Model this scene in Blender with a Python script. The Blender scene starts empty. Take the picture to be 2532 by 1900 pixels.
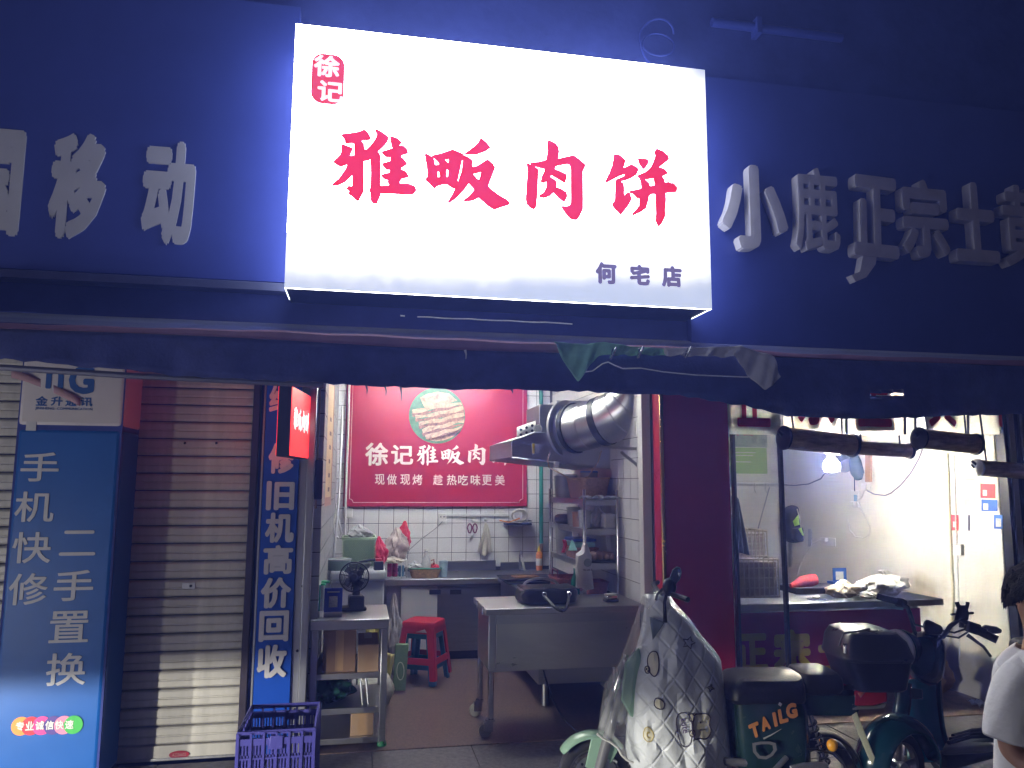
import bpy, bmesh, math, random
from mathutils import Vector, Matrix, Euler
from math import sin, cos, pi, radians as R
rnd = random.Random(7)
sc = bpy.context.scene
COL = sc.collection

# ------------------------------------------------------------------ camera, sky, light, exposure
PITCH, YAW, ROLL, FPX = R(7.4), R(11), R(.25), 1901.0
CAMLOC = Vector((0, -4.95, 1.6))
cam = bpy.data.cameras.new('camera')
cam.sensor_fit = 'HORIZONTAL'; cam.sensor_width = 36; cam.lens = 36 * FPX / 2532
cam.clip_start = .05; cam.clip_end = 300
camo = bpy.data.objects.new('camera', cam); COL.objects.link(camo)
F_ = Vector((sin(YAW) * cos(PITCH), cos(YAW) * cos(PITCH), sin(PITCH)))
R_ = Vector((cos(YAW), -sin(YAW), 0)); U_ = R_.cross(F_)
R2 = R_ * cos(ROLL) + U_ * sin(ROLL); U2 = -R_ * sin(ROLL) + U_ * cos(ROLL)
camo.matrix_world = Matrix(((R2.x, U2.x, -F_.x, CAMLOC.x), (R2.y, U2.y, -F_.y, CAMLOC.y), (R2.z, U2.z, -F_.z, CAMLOC.z), (0, 0, 0, 1)))
sc.camera = camo

w = bpy.data.worlds.new('World'); sc.world = w; w.use_nodes = True
nt = w.node_tree; bg = nt.nodes['Background']
sky = nt.nodes.new('ShaderNodeTexSky'); sky.sky_type = 'NISHITA'; sky.sun_disc = False
sky.sun_elevation = R(-1.5); sky.sun_rotation = R(200)
nt.links.new(sky.outputs[0], bg.inputs[0]); bg.inputs[1].default_value = .15

def headlamp(name, loc, power):
    """low beam of a car waiting to the left of the photographer: dark above the horizontal cut-off"""
    l = bpy.data.lights.new(name, 'POINT'); l.energy = power; l.color = (1, .97, .84); l.shadow_soft_size = .03
    l.use_nodes = True; t = l.node_tree; e = t.nodes['Emission']
    g = t.nodes.new('ShaderNodeNewGeometry'); s = t.nodes.new('ShaderNodeSeparateXYZ')
    m = t.nodes.new('ShaderNodeMapRange'); m.interpolation_type = 'SMOOTHSTEP'
    m.inputs['From Min'].default_value = -.035; m.inputs['From Max'].default_value = .015
    m.inputs['To Min'].default_value = 1; m.inputs['To Max'].default_value = .085
    t.links.new(g.outputs['Normal'], s.inputs[0]); t.links.new(s.outputs['Z'], m.inputs['Value'])
    t.links.new(m.outputs[0], e.inputs['Strength'])
    o = bpy.data.objects.new(name, l); COL.objects.link(o); o.location = loc
    return o
headlamp('car_low_beam', (-3.3, -3.6, .56), 720)
headlamp('car_low_beam', (-4.7, -3.2, .56), 860)

sc.view_settings.view_transform = 'Standard'; sc.view_settings.look = 'None'
sc.view_settings.exposure = 0; sc.view_settings.gamma = 1
sc.cycles.use_denoising = True; sc.cycles.max_bounces = 5; sc.cycles.use_light_tree = False; sc.cycles.use_adaptive_sampling = True; sc.cycles.adaptive_threshold = .03; sc.cycles.transparent_max_bounces = 12
sc.cycles.volume_bounces = 0; sc.cycles.sample_clamp_indirect = 4

# ------------------------------------------------------------------ helpers
def A(px, py, Y):
    """point of the photograph (2532 x 1900) at depth Y"""
    r = F_ * FPX + R2 * (px - 1266) - U2 * (py - 950)
    return CAMLOC + r * ((Y - CAMLOC.y) / r.y)
def AX(px, py, X):
    r = F_ * FPX + R2 * (px - 1266) - U2 * (py - 950)
    return CAMLOC + r * ((X - CAMLOC.x) / r.x)
def G(px, py, Z=0):
    r = F_ * FPX + R2 * (px - 1266) - U2 * (py - 950)
    return CAMLOC + r * ((Z - CAMLOC.z) / r.z)
V = Vector

def mat(name, col, rough=.6, metal=0, var=.18, scale=5, bump=0, bscale=None, emit=0, ecol=None, trans=0, alpha=1, spec=.5, coat=0, stretch=None, dirt=0, dcol=(.05, .04, .03), rvar=.1, ior=1.45, sheen=0):
    m = bpy.data.materials.new(name); m.use_nodes = True
    t = m.node_tree; n = t.nodes; b = n['Principled BSDF']; L = t.links.new
    b.inputs['Roughness'].default_value = rough; b.inputs['Metallic'].default_value = metal
    b.inputs['Specular IOR Level'].default_value = spec; b.inputs['Coat Weight'].default_value = coat
    b.inputs['Transmission Weight'].default_value = trans; b.inputs['Alpha'].default_value = alpha
    b.inputs['IOR'].default_value = ior; b.inputs['Sheen Weight'].default_value = sheen
    if emit:
        b.inputs['Emission Color'].default_value = (*(ecol or col), 1); b.inputs['Emission Strength'].default_value = emit
    tc = n.new('ShaderNodeTexCoord'); mp = n.new('ShaderNodeMapping')
    L(tc.outputs['Object'], mp.inputs[0])
    if stretch: mp.inputs['Scale'].default_value = stretch
    nz = n.new('ShaderNodeTexNoise'); nz.inputs['Scale'].default_value = scale; nz.inputs['Detail'].default_value = 6
    nz.inputs['Roughness'].default_value = .62
    L(mp.outputs[0], nz.inputs['Vector'])
    r = n.new('ShaderNodeValToRGB'); e = r.color_ramp.elements
    e[0].position = .3; e[1].position = .7
    e[0].color = (*[c * (1 - var) for c in col], 1); e[1].color = (*[min(1, c * (1 + var)) for c in col], 1)
    L(nz.outputs[0], r.inputs[0]); out = r.outputs[0]
    if dirt:
        n2 = n.new('ShaderNodeTexNoise'); n2.inputs['Scale'].default_value = scale * .45; n2.inputs['Detail'].default_value = 9
        n2.inputs['Roughness'].default_value = .7
        L(tc.outputs['Object'], n2.inputs['Vector'])
        mr = n.new('ShaderNodeMapRange'); mr.inputs[1].default_value = .5; mr.inputs[2].default_value = .72; mr.inputs[4].default_value = dirt
        L(n2.outputs[0], mr.inputs[0])
        mx = n.new('ShaderNodeMix'); mx.data_type = 'RGBA'
        L(mr.outputs[0], mx.inputs[0]); L(out, mx.inputs[6]); mx.inputs[7].default_value = (*dcol, 1); out = mx.outputs[2]
    L(out, b.inputs['Base Color'])
    if rvar:
        q = n.new('ShaderNodeMapRange'); q.inputs[3].default_value = max(.02, rough - rvar); q.inputs[4].default_value = min(1, rough + rvar)
        L(nz.outputs[0], q.inputs[0]); L(q.outputs[0], b.inputs['Roughness'])
    if bump:
        nb = n.new('ShaderNodeTexNoise'); nb.inputs['Scale'].default_value = bscale or scale * 6; nb.inputs['Detail'].default_value = 5
        L(mp.outputs[0], nb.inputs['Vector'])
        bp = n.new('ShaderNodeBump'); bp.inputs['Strength'].default_value = bump; bp.inputs['Distance'].default_value = .01
        L(nb.outputs[0], bp.inputs['Height']); L(bp.outputs[0], b.inputs['Normal'])
    return m

def translucent(m, f=.5):
    """lets light through from behind"""
    t = m.node_tree; n = t.nodes; b = n['Principled BSDF']; o = n['Material Output']
    tr = n.new('ShaderNodeBsdfTranslucent'); mx = n.new('ShaderNodeMixShader'); mx.inputs[0].default_value = f
    if b.inputs['Base Color'].links: t.links.new(b.inputs['Base Color'].links[0].from_socket, tr.inputs[0])
    t.links.new(b.outputs[0], mx.inputs[1]); t.links.new(tr.outputs[0], mx.inputs[2]); t.links.new(mx.outputs[0], o.inputs['Surface'])
    return m

class B:
    """collects geometry for ONE mesh"""
    def __init__(s): s.v = []; s.f = []
    def raw(s, vs, fs):
        k = len(s.v); s.v += [V(p) for p in vs]; s.f += [tuple(i + k for i in f) for f in fs]; return s
    def box(s, x0, x1, y0, y1, z0, z1):
        return s.raw([(x, y, z) for x in (x0, x1) for y in (y0, y1) for z in (z0, z1)],
                     [(0, 1, 3, 2), (4, 6, 7, 5), (0, 4, 5, 1), (2, 3, 7, 6), (0, 2, 6, 4), (1, 5, 7, 3)])
    def obx(s, c, size, rot=(0, 0, 0)):
        m = Matrix.Translation(c) @ Euler(rot).to_matrix().to_4x4()
        a, b, d = [q / 2 for q in size]
        k = len(s.v); s.box(-a, a, -b, b, -d, d)
        for i in range(k, len(s.v)): s.v[i] = m @ s.v[i]
        return s
    def loft(s, rings, closed=True, cap=True, loop=False):
        k = len(s.v); n = len(rings[0])
        for r in rings: s.v += [V(p) for p in r]
        m = len(rings)
        for j in range(m if loop else m - 1):
            for i in range(n if closed else n - 1):
                i2 = (i + 1) % n; j2 = (j + 1) % m
                s.f.append((k + j * n + i, k + j * n + i2, k + j2 * n + i2, k + j2 * n + i))
        if cap and closed and not loop:
            s.f.append(tuple(k + i for i in reversed(range(n)))); s.f.append(tuple(k + (m - 1) * n + i for i in range(n)))
        return s
    def tube(s, path, r, n=8, cap=True, loop=False):
        P = [V(p) for p in path]; m = len(P); rings = []
        rr = r if isinstance(r, (list, tuple)) else [r] * m
        ref = None
        for i in range(m):
            if loop: d = P[(i + 1) % m] - P[i - 1]
            else: d = P[min(i + 1, m - 1)] - P[max(i - 1, 0)]
            d.normalize()
            if ref is None:
                ref = d.orthogonal().normalized()
            ref = (ref - d * ref.dot(d))
            if ref.length < 1e-5: ref = d.orthogonal()
            ref.normalize(); o = d.cross(ref)
            rings.append([P[i] + (ref * cos(2 * pi * q / n) + o * sin(2 * pi * q / n)) * rr[i] for q in range(n)])
        return s.loft(rings, True, cap, loop)
    def cyl(s, p0, p1, r, r2=None, n=20): return s.tube([p0, p1], [r, r if r2 is None else r2], n)
    def lathe(s, prof, c=(0, 0, 0), axis=(0, 0, 1), n=24, cap=True):
        q = V((0, 0, 1)).rotation_difference(V(axis)).to_matrix(); c = V(c)
        return s.loft([[c + q @ V((r * cos(2 * pi * i / n), r * sin(2 * pi * i / n), z)) for i in range(n)] for r, z in prof], True, cap)
    def grid(s, fn, nu, nv):
        k = len(s.v)
        for j in range(nv + 1):
            for i in range(nu + 1): s.v.append(V(fn(i / nu, j / nv)))
        for j in range(nv):
            for i in range(nu):
                a = k + j * (nu + 1) + i; s.f.append((a, a + 1, a + nu + 2, a + nu + 1))
        return s
    def ball(s, c, r, n=12, m=8):
        rx = r if isinstance(r, (list, tuple)) else (r, r, r); c = V(c)
        return s.loft([[c + V((rx[0] * sin(pi * j / m) * cos(2 * pi * i / n), rx[1] * sin(pi * j / m) * sin(2 * pi * i / n), -rx[2] * cos(pi * j / m))) for i in range(n)] for j in [.12] + list(range(1, m)) + [m - .12]])
    def prism(s, poly, fn, d):
        """2-D outline, fn(u, v, t) -> point, t from 0 to d"""
        n = len(poly); k = len(s.v)
        for t in (0, d): s.v += [V(fn(u, v, t)) for u, v in poly]
        s.f += [tuple(k + i for i in range(n)), tuple(k + n + i for i in reversed(range(n)))]
        s.f += [(k + i, k + n + i, k + n + (i + 1) % n, k + (i + 1) % n) for i in range(n)]
        return s

def obj(name, b, m, parent=None, bevel=0, smooth=True, seg=2, solid=0, sub=0, wob=0):
    me = bpy.data.meshes.new(name)
    if isinstance(b, B):
        if wob:
            for p in b.v: p += V((rnd.uniform(-wob, wob), rnd.uniform(-wob, wob), rnd.uniform(-wob, wob)))
        org = V((0, 0, 0)); pp_ = parent
        while pp_: org += pp_.location; pp_ = pp_.parent
        me.from_pydata([p - org for p in b.v], [], b.f)
        bm = bmesh.new(); bm.from_mesh(me); bmesh.ops.recalc_face_normals(bm, faces=bm.faces); bm.to_mesh(me); bm.free()
    else: me = b
    if smooth:
        me.shade_smooth(); me.set_sharp_from_angle(angle=R(38))
    if m: me.materials.append(m)
    o = bpy.data.objects.new(name, me); COL.objects.link(o)
    if parent: o.parent = parent
    if solid:
        q = o.modifiers.new('solid', 'SOLIDIFY'); q.thickness = solid; q.offset = 0
    if sub:
        q = o.modifiers.new('sub', 'SUBSURF'); q.levels = q.render_levels = sub
    if bevel:
        q = o.modifiers.new('bevel', 'BEVEL'); q.width = bevel; q.segments = seg; q.limit_method = 'ANGLE'; q.angle_limit = R(40)
    return o
def tag(o, label, cat, group=None):
    o['label'] = label; o['category'] = cat
    if group: o['group'] = group
    return o
def thing(name, label, cat, loc=(0, 0, 0), group=None):
    o = bpy.data.objects.new(name, None); COL.objects.link(o); o.location = V(loc); o.empty_display_size = .1
    return tag(o, label, cat, group)
def struct(name, b, m, **k):
    o = obj(name, b, m, **k); o['kind'] = 'structure'; return o
def top(name, label, cat, b, m, group=None, **k): return tag(obj(name, b, m, **k), label, cat, group)
def copies(name, data, m, locs, parent, rots=None):
    """alike pieces that share one mesh"""
    me = bpy.data.meshes.new(name); me.from_pydata([V(p) for p in data.v], [], data.f); me.materials.append(m)
    bm = bmesh.new(); bm.from_mesh(me); bmesh.ops.recalc_face_normals(bm, faces=bm.faces); bm.to_mesh(me); bm.free()
    for i, l in enumerate(locs):
        o = bpy.data.objects.new(name, me); COL.objects.link(o); o.parent = parent
        o.location = V(l) - (parent.location if parent else V((0, 0, 0)))
        if rots: o.rotation_euler = rots[i]

# lettering: outlines of characters as solid meshes normalised to a unit square, depth 0..1
GL = {}
def glyph(ch, wt=0, loops=None):
    key = (ch, wt)
    if key in GL: return GL[key]
    if loops is None:
        c = bpy.data.curves.new('t', 'FONT'); c.body = ch; c.size = 1; c.resolution_u = 3
    else:
        c = bpy.data.curves.new('t', 'CURVE'); c.dimensions = '2D'; c.fill_mode = 'BOTH'
        for l in loops:
            sp = c.splines.new('POLY'); sp.points.add(len(l) // 2 - 1); sp.use_cyclic_u = True
            for i in range(len(l) // 2): sp.points[i].co = (l[2 * i], l[2 * i + 1], 0, 1)
    c.extrude = .5
    o = bpy.data.objects.new('t', c); me = bpy.data.meshes.new_from_object(o)
    vs = [v.co.copy() for v in me.vertices]; fs = [tuple(p.vertices) for p in me.polygons]
    bpy.data.objects.remove(o); bpy.data.curves.remove(c); bpy.data.meshes.remove(me)
    x0 = min(v.x for v in vs); x1 = max(v.x for v in vs); y0 = min(v.y for v in vs); y1 = max(v.y for v in vs)
    vs = [V(((v.x - x0) / (x1 - x0), (v.y - y0) / (y1 - y0), v.z + .5)) for v in vs]
    GL[key] = (vs, fs, (x1 - x0) / (y1 - y0)); return GL[key]
def put(b, ch, p00, ux, uz, nrm, d, wt=0):
    """glyph into the parallelogram p00 + u*ux + v*uz, standing proud by d along nrm"""
    vs, fs, asp = glyph(ch); ux, uz, nrm = V(ux), V(uz), V(nrm)
    sh = [(0, 0)]
    if wt > 0:                                   # heavy weight: the outline grown by shifted copies, each a hair lower than the last
        q = wt; qx = q / max(1, asp); sh += [(qx * cos(i * pi / 4), q * sin(i * pi / 4)) for i in range(8)]
        ux, uz, p00 = ux / (1 + 2 * qx), uz / (1 + 2 * q), V(p00) + ux * qx / (1 + 2 * qx) + uz * q / (1 + 2 * q)
    for i, (a, c) in enumerate(sh):
        b.raw([V(p00) + ux * (v.x + a) + uz * (v.y + c) + nrm * (v.z * d * (1 - (.02 if d < .004 else .004) * i)) for v in vs], fs)
    return b
def film(b):
    """keeps only the street-facing sheet of lettering cut from film"""
    o = B(); o.v = b.v; flat = [f for f in b.f if max(b.v[i].y for i in f) - min(b.v[i].y for i in f) < 1e-6]
    back = max(b.v[f[0]].y for f in flat); o.f = [f for f in flat if b.v[f[0]].y < back - 1e-5]
    return o
def put_px(b, ch, x0, y0, x1, y1, Y, d, wt=0):
    """glyph filling a box of the photograph on the facade-parallel plane Y"""
    xm, ym = (x0 + x1) / 2, (y0 + y1) / 2
    l, r_, t, q = A(x0, ym, Y), A(x1, ym, Y), A(xm, y0, Y), A(xm, y1, Y)
    return put(b, ch, (l.x, Y, q.z), (r_.x - l.x, 0, 0), (0, 0, t.z - q.z), (0, -1, 0), d, wt)
def line_text(b, s, x0, y0, x1, y1, Y, d, wt=0):
    """a whole line as printed in one run"""
    return put_px(b, s, x0, y0, x1, y1, Y, d, wt)
BRUSH={
 'ya':[[311,1029,388,1046,424,1058,452,1074,468,1064,485,1040,492,1018,453,1011,428,1004,438,988,448,980,453,938,473,935,499,964,526,1005,540,1037,543,1054,528,1087,573,1066,609,1039,603,1012,576,975,536,932,555,917,558,900,564,691,631,700,635,709,620,729,633,748,598,749,577,771,613,784,631,790,636,821,608,818,581,850,623,867,635,872,636,911,602,906,575,932,617,950,661,968,641,977,636,1011,629,1045,668,1036,697,1012,685,998,669,979,714,985,735,964,742,944,699,926,688,894,704,903,725,880,736,866,701,839,695,821,726,811,750,779,703,762,691,739,692,716,753,723,794,709,801,684,783,661,746,656,665,656,568,651,561,618,546,579,530,576,515,593,512,648,504,654,511,691,512,784,508,835,502,912,495,912,496,890,486,872,450,865,456,652,426,585,389,617,369,627,376,650,356,661,364,675,393,673,392,774,373,752,339,711,296,686,259,677,303,720,340,783,365,844,339,828,306,814,284,826,266,838,290,863,313,899,316,930,313,959,359,946,378,940,359,891,361,882,399,886,397,980,374,985,338,975,334,1000]],
 'fan':[[847,945,881,929,900,909,907,866,948,874,939,895,916,919,893,934,963,958,1030,989,1098,966,1086,912,1070,823,1054,743,1042,723,1021,732,1000,747,967,746,919,728,914,710,880,742,853,767,867,784,870,806,861,866],[962,923,1012,929,1006,883,989,899],[922,832,945,834,952,787,925,782],[984,853,1007,852,1006,793,983,788],[1222,1090,1254,1064,1283,1033,1250,1006,1191,978,1115,970,1165,1011,1207,1055],[1160,835,1201,847,1234,863,1217,787,1193,798],[1101,957,1140,941,1163,923,1160,874,1200,887,1270,939,1298,917,1317,892,1299,838,1278,779,1271,752,1295,723,1273,742,1300,724,1348,692,1403,664,1421,647,1415,636,1372,619,1317,595,1285,614,1254,636,1279,617,1245,645,1211,673,1169,648,1110,635,1152,673,1185,719,1168,744,1142,772,1109,722,1060,661,1002,612,1035,672,1075,771,1098,851,1105,913]],
 'rou':[[1531,936,1574,920,1605,901,1602,830,1598,732,1590,637,1578,619,1554,627,1532,649,1525,677,1530,775,1538,883],[1676,1106,1684,1119,1725,1102,1751,1075,1753,1042,1746,985,1806,1005,1864,1023,1914,990,1945,963,1938,946,1925,920,1924,642,1902,595,1882,565,1845,566,1821,585,1776,646,1813,646,1837,660,1847,686,1847,934,1835,962,1814,967,1749,949,1728,940,1723,911,1765,898,1806,880,1810,864,1797,828,1748,851,1700,877,1687,854,1732,829,1736,804,1732,779,1773,770,1808,748,1811,724,1793,688,1764,704,1716,753,1687,722,1651,707,1616,710,1651,736,1671,779,1674,830,1643,813,1628,820,1640,832,1635,850,1647,871,1659,901,1657,916,1602,925,1554,943,1610,951,1651,965,1671,977,1681,1052]],
 'bing':[[2146,1057,2182,1056,2222,1024,2211,986,2197,955,2232,971,2270,993,2304,980,2319,964,2303,931,2264,902,2222,882,2167,867,2204,851,2208,822,2205,746,2241,783,2252,779,2263,742,2240,699,2186,628,2151,659,2128,689,2150,725,2157,871,2188,887,2222,903,2224,924,2214,927,2171,907,2129,882,2077,851,2109,914,2135,984,2144,1035],[2325,1044,2397,1042,2390,1014,2361,976,2334,1010],[2465,1128,2508,1115,2547,1084,2551,1064,2515,1034,2458,986,2488,987,2514,983,2541,957,2491,932,2512,906,2518,872,2546,887,2585,873,2607,850,2599,829,2571,821,2519,813,2520,745,2512,686,2513,635,2488,587,2466,559,2450,593,2455,648,2452,799,2424,799,2394,782,2385,735,2371,688,2328,655,2268,624,2303,662,2329,693,2331,760,2309,758,2284,786,2254,794,2305,807,2348,822,2345,875,2332,903,2320,917,2376,945,2419,983,2442,1032,2460,1085,2448,1101],[2337,900,2384,904,2439,917,2451,854,2399,839,2400,863,2379,882]],
}
for k_, l_ in BRUSH.items(): glyph(k_, 0, l_)
# ------------------------------------------------------------------ materials shared by the setting
m_asph = mat('asphalt', (.05, .05, .055), .85, var=.35, scale=40, bump=.5)
m_slab = mat('granite_slab', (.12, .115, .12), .55, var=.45, scale=30, bump=.15, dirt=.5)
m_kfloor = mat('brown_terrazzo', (.12, .082, .066), .42, var=.55, scale=70, bump=.08, dirt=.45, dcol=(.07, .05, .045))
m_sfloor = mat('worn_shop_floor', (.22, .15, .10), .55, var=.3, scale=18, dirt=.6)
m_tile = mat('white_glazed_tile', (.74, .74, .76), .18, var=.06, scale=2.5, dirt=.12, dcol=(.45, .42, .38))
m_grout = mat('dark_grout', (.06, .06, .07), .9, var=.3, scale=30)
m_plaster = mat('white_plaster', (.74, .72, .67), .85, var=.07, scale=2.2, bump=.25, bscale=50, dirt=.16, dcol=(.5, .46, .38))
m_ceil = mat('ceiling_paint', (.6, .6, .6), .9, var=.08)
m_conc = mat('dark_render', (.035, .05, .22), .85, var=.3, scale=3, bump=.2)  # dark wall, with the blue glare of the sign put into its colour
m_steel = mat('brushed_steel', (.60, .61, .63), .34, 1, var=.05, scale=4, stretch=(1, 1, 14), rvar=.06)
m_steelh = mat('brushed_steel_sheet', (.60, .61, .63), .36, 1, var=.05, scale=3, stretch=(1, 2, 12), rvar=.06, bump=.35, bscale=2.2)
m_alu = mat('aluminium', (.5, .51, .54), .38, .9, var=.12, scale=6, stretch=(8, 8, 1))
m_steeld = mat('dark_steel_sheet', (.30, .31, .34), .36, 1, var=.08, scale=3, stretch=(1, 2, 12), rvar=.06, bump=.3, bscale=2)
m_steelw = mat('wavy_steel_sheet', (.72, .72, .70), .30, 1, var=.04, scale=3, stretch=(1, 1, 3.5), rvar=.1, bump=.6, bscale=2.6)
m_dark = mat('black_metal', (.02, .02, .024), .4, .3, var=.3)
m_black = mat('black_plastic', (.016, .016, .019), .42, var=.3)
m_white = mat('white_plastic', (.72, .72, .70), .4, var=.05)
m_red = mat('red_panel', (.42, .012, .035), .3, var=.1, scale=2)
m_chrome = mat('chrome', (.75, .75, .77), .1, 1, var=.05)
m_gold = mat('gold_trim', (.75, .55, .2), .25, 1, var=.1)

# ------------------------------------------------------------------ ground and shells
struct('ground', B().grid(lambda u, v: (-45 + 90 * u, -45 + 90 * v, -.075), 4, 4), m_asph)
pav = struct('pavement', B().box(-5, 7, -1.75, -.012, -.074, -.022), m_grout)
sl = B().box(-.298, .298, -.286, .286, -.03, 0)
copies('slab', sl, m_slab, [(-3.2 + .602 * i + (.3 if j % 2 else 0), -.302 - .58 * j, 0) for i in range(15) for j in range(3)], pav,
       [(rnd.uniform(-.002, .002), rnd.uniform(-.002, .002), 0) for _ in range(45)])
struct('kitchen_floor', B().box(-.42, 2.1, -.01, 3.0, -.06, .004), m_kfloor)
struct('shop_floor', B().box(2.5, 4.9, -.01, 3.1, -.06, .004), m_sfloor)

KX0, KX1, KY = -.24, 1.93, 2.9
kw = tag(obj('kitchen_back_wall', B().box(-.5, 2.2, KY + .008, KY + .12, 0, 2.8), m_grout), 'white tiled back wall of the kitchen behind the red menu panel', 'wall')
P = .146
tb = B().raw([(-.0705, 0, -.0705), (.0705, 0, -.0705), (.0705, 0, .0705), (-.0705, 0, .0705), (-.0705, .007, -.0705), (.0705, .007, -.0705), (.0705, .007, .0705), (-.0705, .007, .0705)],
             [(0, 1, 2, 3), (0, 4, 5, 1), (1, 5, 6, 2), (2, 6, 7, 3), (3, 7, 4, 0)])
locs = []
for i in range(15):
    for j in range(14):
        x = KX0 + .06 + P * i; z = .84 + P * j
        if -.05 < x < 1.55 and 1.5 < z: continue
        locs.append((x, KY - .001 + rnd.uniform(0, .0012), z))
copies('tile', tb, m_tile, locs, kw, [(rnd.uniform(-.004, .004), 0, rnd.uniform(-.004, .004)) for _ in locs])
kr = tag(obj('kitchen_side_wall', B().box(KX1 + .008, KX1 + .04, .12, KY, 0, 2.8), m_grout), 'white tiled right side wall of the kitchen behind the steel shelf', 'wall')
locs = [(KX1 + rnd.uniform(0, .0012), .22 + P * i, .84 + P * j) for i in range(18) for j in range(14)]
copies('tile', tb, m_tile, locs, kr, [(0, rnd.uniform(-.004, .004), -pi / 2 + rnd.uniform(-.004, .004)) for _ in locs])
# left wall: too foreshortened to pick the tiles apart
m_ltile = mat('tiled_wall', (.72, .72, .74), .2, var=.05)
t = m_ltile.node_tree; br = t.nodes.new('ShaderNodeTexBrick'); tcx = t.nodes.new('ShaderNodeTexCoord'); sw = t.nodes.new('ShaderNodeSeparateXYZ'); cb = t.nodes.new('ShaderNodeCombineXYZ')
t.links.new(tcx.outputs['Object'], sw.inputs[0]); t.links.new(sw.outputs['Y'], cb.inputs[0]); t.links.new(sw.outputs['Z'], cb.inputs[1]); t.links.new(cb.outputs[0], br.inputs['Vector'])
br.offset = 0; br.inputs['Scale'].default_value = 1; br.inputs['Brick Width'].default_value = P; br.inputs['Row Height'].default_value = P; br.inputs['Mortar Size'].default_value = .0025
br.inputs['Color1'].default_value = br.inputs['Color2'].default_value = (.72, .72, .74, 1); br.inputs['Mortar'].default_value = (.07, .07, .08, 1)
t.links.new(br.outputs['Color'], t.nodes['Principled BSDF'].inputs['Base Color'])
kl = tag(obj('kitchen_left_wall', B().box(KX0 - .16, KX0, .12, KY, 0, 2.8), m_ltile), 'white tiled left wall of the kitchen carrying the beige menu board', 'wall')
struct('kitchen_ceiling', B().box(-.45, 2.2, .12, 3.05, 2.8, 2.9), m_ceil)
tag(obj('shop_back_wall', B().box(2.2, 4.9, 3.04, 3.2, 0, 2.9), m_plaster), 'white back wall of the lit shop behind the glass', 'wall')
# right wall of the second shop, with its grease stain
m_wall2 = mat('white_plaster_stained', (.74, .72, .67), .85, var=.07, scale=2.2, bump=.25, bscale=50, dirt=.2, dcol=(.5, .46, .38))
def stain(m, c, rad, col, amt=.8):
    t = m.node_tree; n = t.nodes; L = t.links.new; b = n['Principled BSDF']
    src = b.inputs['Base Color'].links[0].from_socket
    tc = n.new('ShaderNodeTexCoord'); mp = n.new('ShaderNodeMapping'); mp.vector_type = 'POINT'
    mp.inputs['Scale'].default_value = [1 / q for q in rad]; mp.inputs['Location'].default_value = [-q / r_ for q, r_ in zip(c, rad)]
    nz = n.new('ShaderNodeTexNoise'); nz.inputs['Scale'].default_value = 7; nz.inputs['Detail'].default_value = 8
    ln = n.new('ShaderNodeVectorMath'); ln.operation = 'LENGTH'
    L(tc.outputs['Object'], mp.inputs[0]); L(tc.outputs['Object'], nz.inputs['Vector']); L(mp.outputs[0], ln.inputs[0])
    ad = n.new('ShaderNodeMath'); ad.operation = 'MULTIPLY_ADD'; ad.inputs[1].default_value = 1.1; L(nz.outputs[0], ad.inputs[0]); L(ln.outputs['Value'], ad.inputs[2])
    mr = n.new('ShaderNodeMapRange'); mr.inputs[1].default_value = 1.35; mr.inputs[2].default_value = .65; mr.inputs[4].default_value = amt; L(ad.outputs[0], mr.inputs[0])
    mx = n.new('ShaderNodeMix'); mx.data_type = 'RGBA'; L(mr.outputs[0], mx.inputs[0]); L(src, mx.inputs[6]); mx.inputs[7].default_value = (*col, 1)
    L(mx.outputs[2], b.inputs['Base Color'])
SX = 4.63
pt = AX(2275, 1475, SX); stain(m_wall2, pt, (1, .45, .3), (.38, .29, .12), .75)
stain(m_wall2, AX(2330, 1640, SX), (1, .7, .16), (.42, .38, .32), .5)
stain(m_wall2, AX(2150, 1190, SX), (1, .5, .12), (.55, .52, .48), .5)
tag(obj('shop_side_wall', B().raw([(x_, y_, z_) for x_ in (SX, SX + .15) for y_, z_ in ((.0, 0), (3.1, 0), (3.1, 2.9), (.12, 2.9), (.12, 2.43), (0, 2.43))], [(0, 1, 2, 3, 4, 5), (6, 7, 8, 9, 10, 11), (0, 1, 7, 6), (1, 2, 8, 7), (2, 3, 9, 8), (3, 4, 10, 9), (4, 5, 11, 10), (5, 0, 6, 11)]), m_wall2), 'stained white right wall of the lit shop with sockets and posters', 'wall')
struct('shop_ceiling', B().box(2.2, 4.9, .12, 3.2, 2.9, 3.0), m_ceil)
tag(obj('party_wall', B().box(KX1 + .042, 2.56, .12, 3.03, 0, 2.79), m_plaster), 'wall between the tiled kitchen and the lit shop', 'wall')
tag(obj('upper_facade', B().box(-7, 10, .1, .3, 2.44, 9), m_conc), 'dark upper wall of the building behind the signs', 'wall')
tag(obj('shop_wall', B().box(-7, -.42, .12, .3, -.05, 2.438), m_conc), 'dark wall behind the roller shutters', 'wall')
tag(obj('shopfront', B().box(4.79, 10, -.06, .3, -.05, 2.438), mat('grey_front', (.06, .06, .065), .6, var=.2)), 'dark grey shopfront past the lit shop at the right edge', 'wall')

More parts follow.
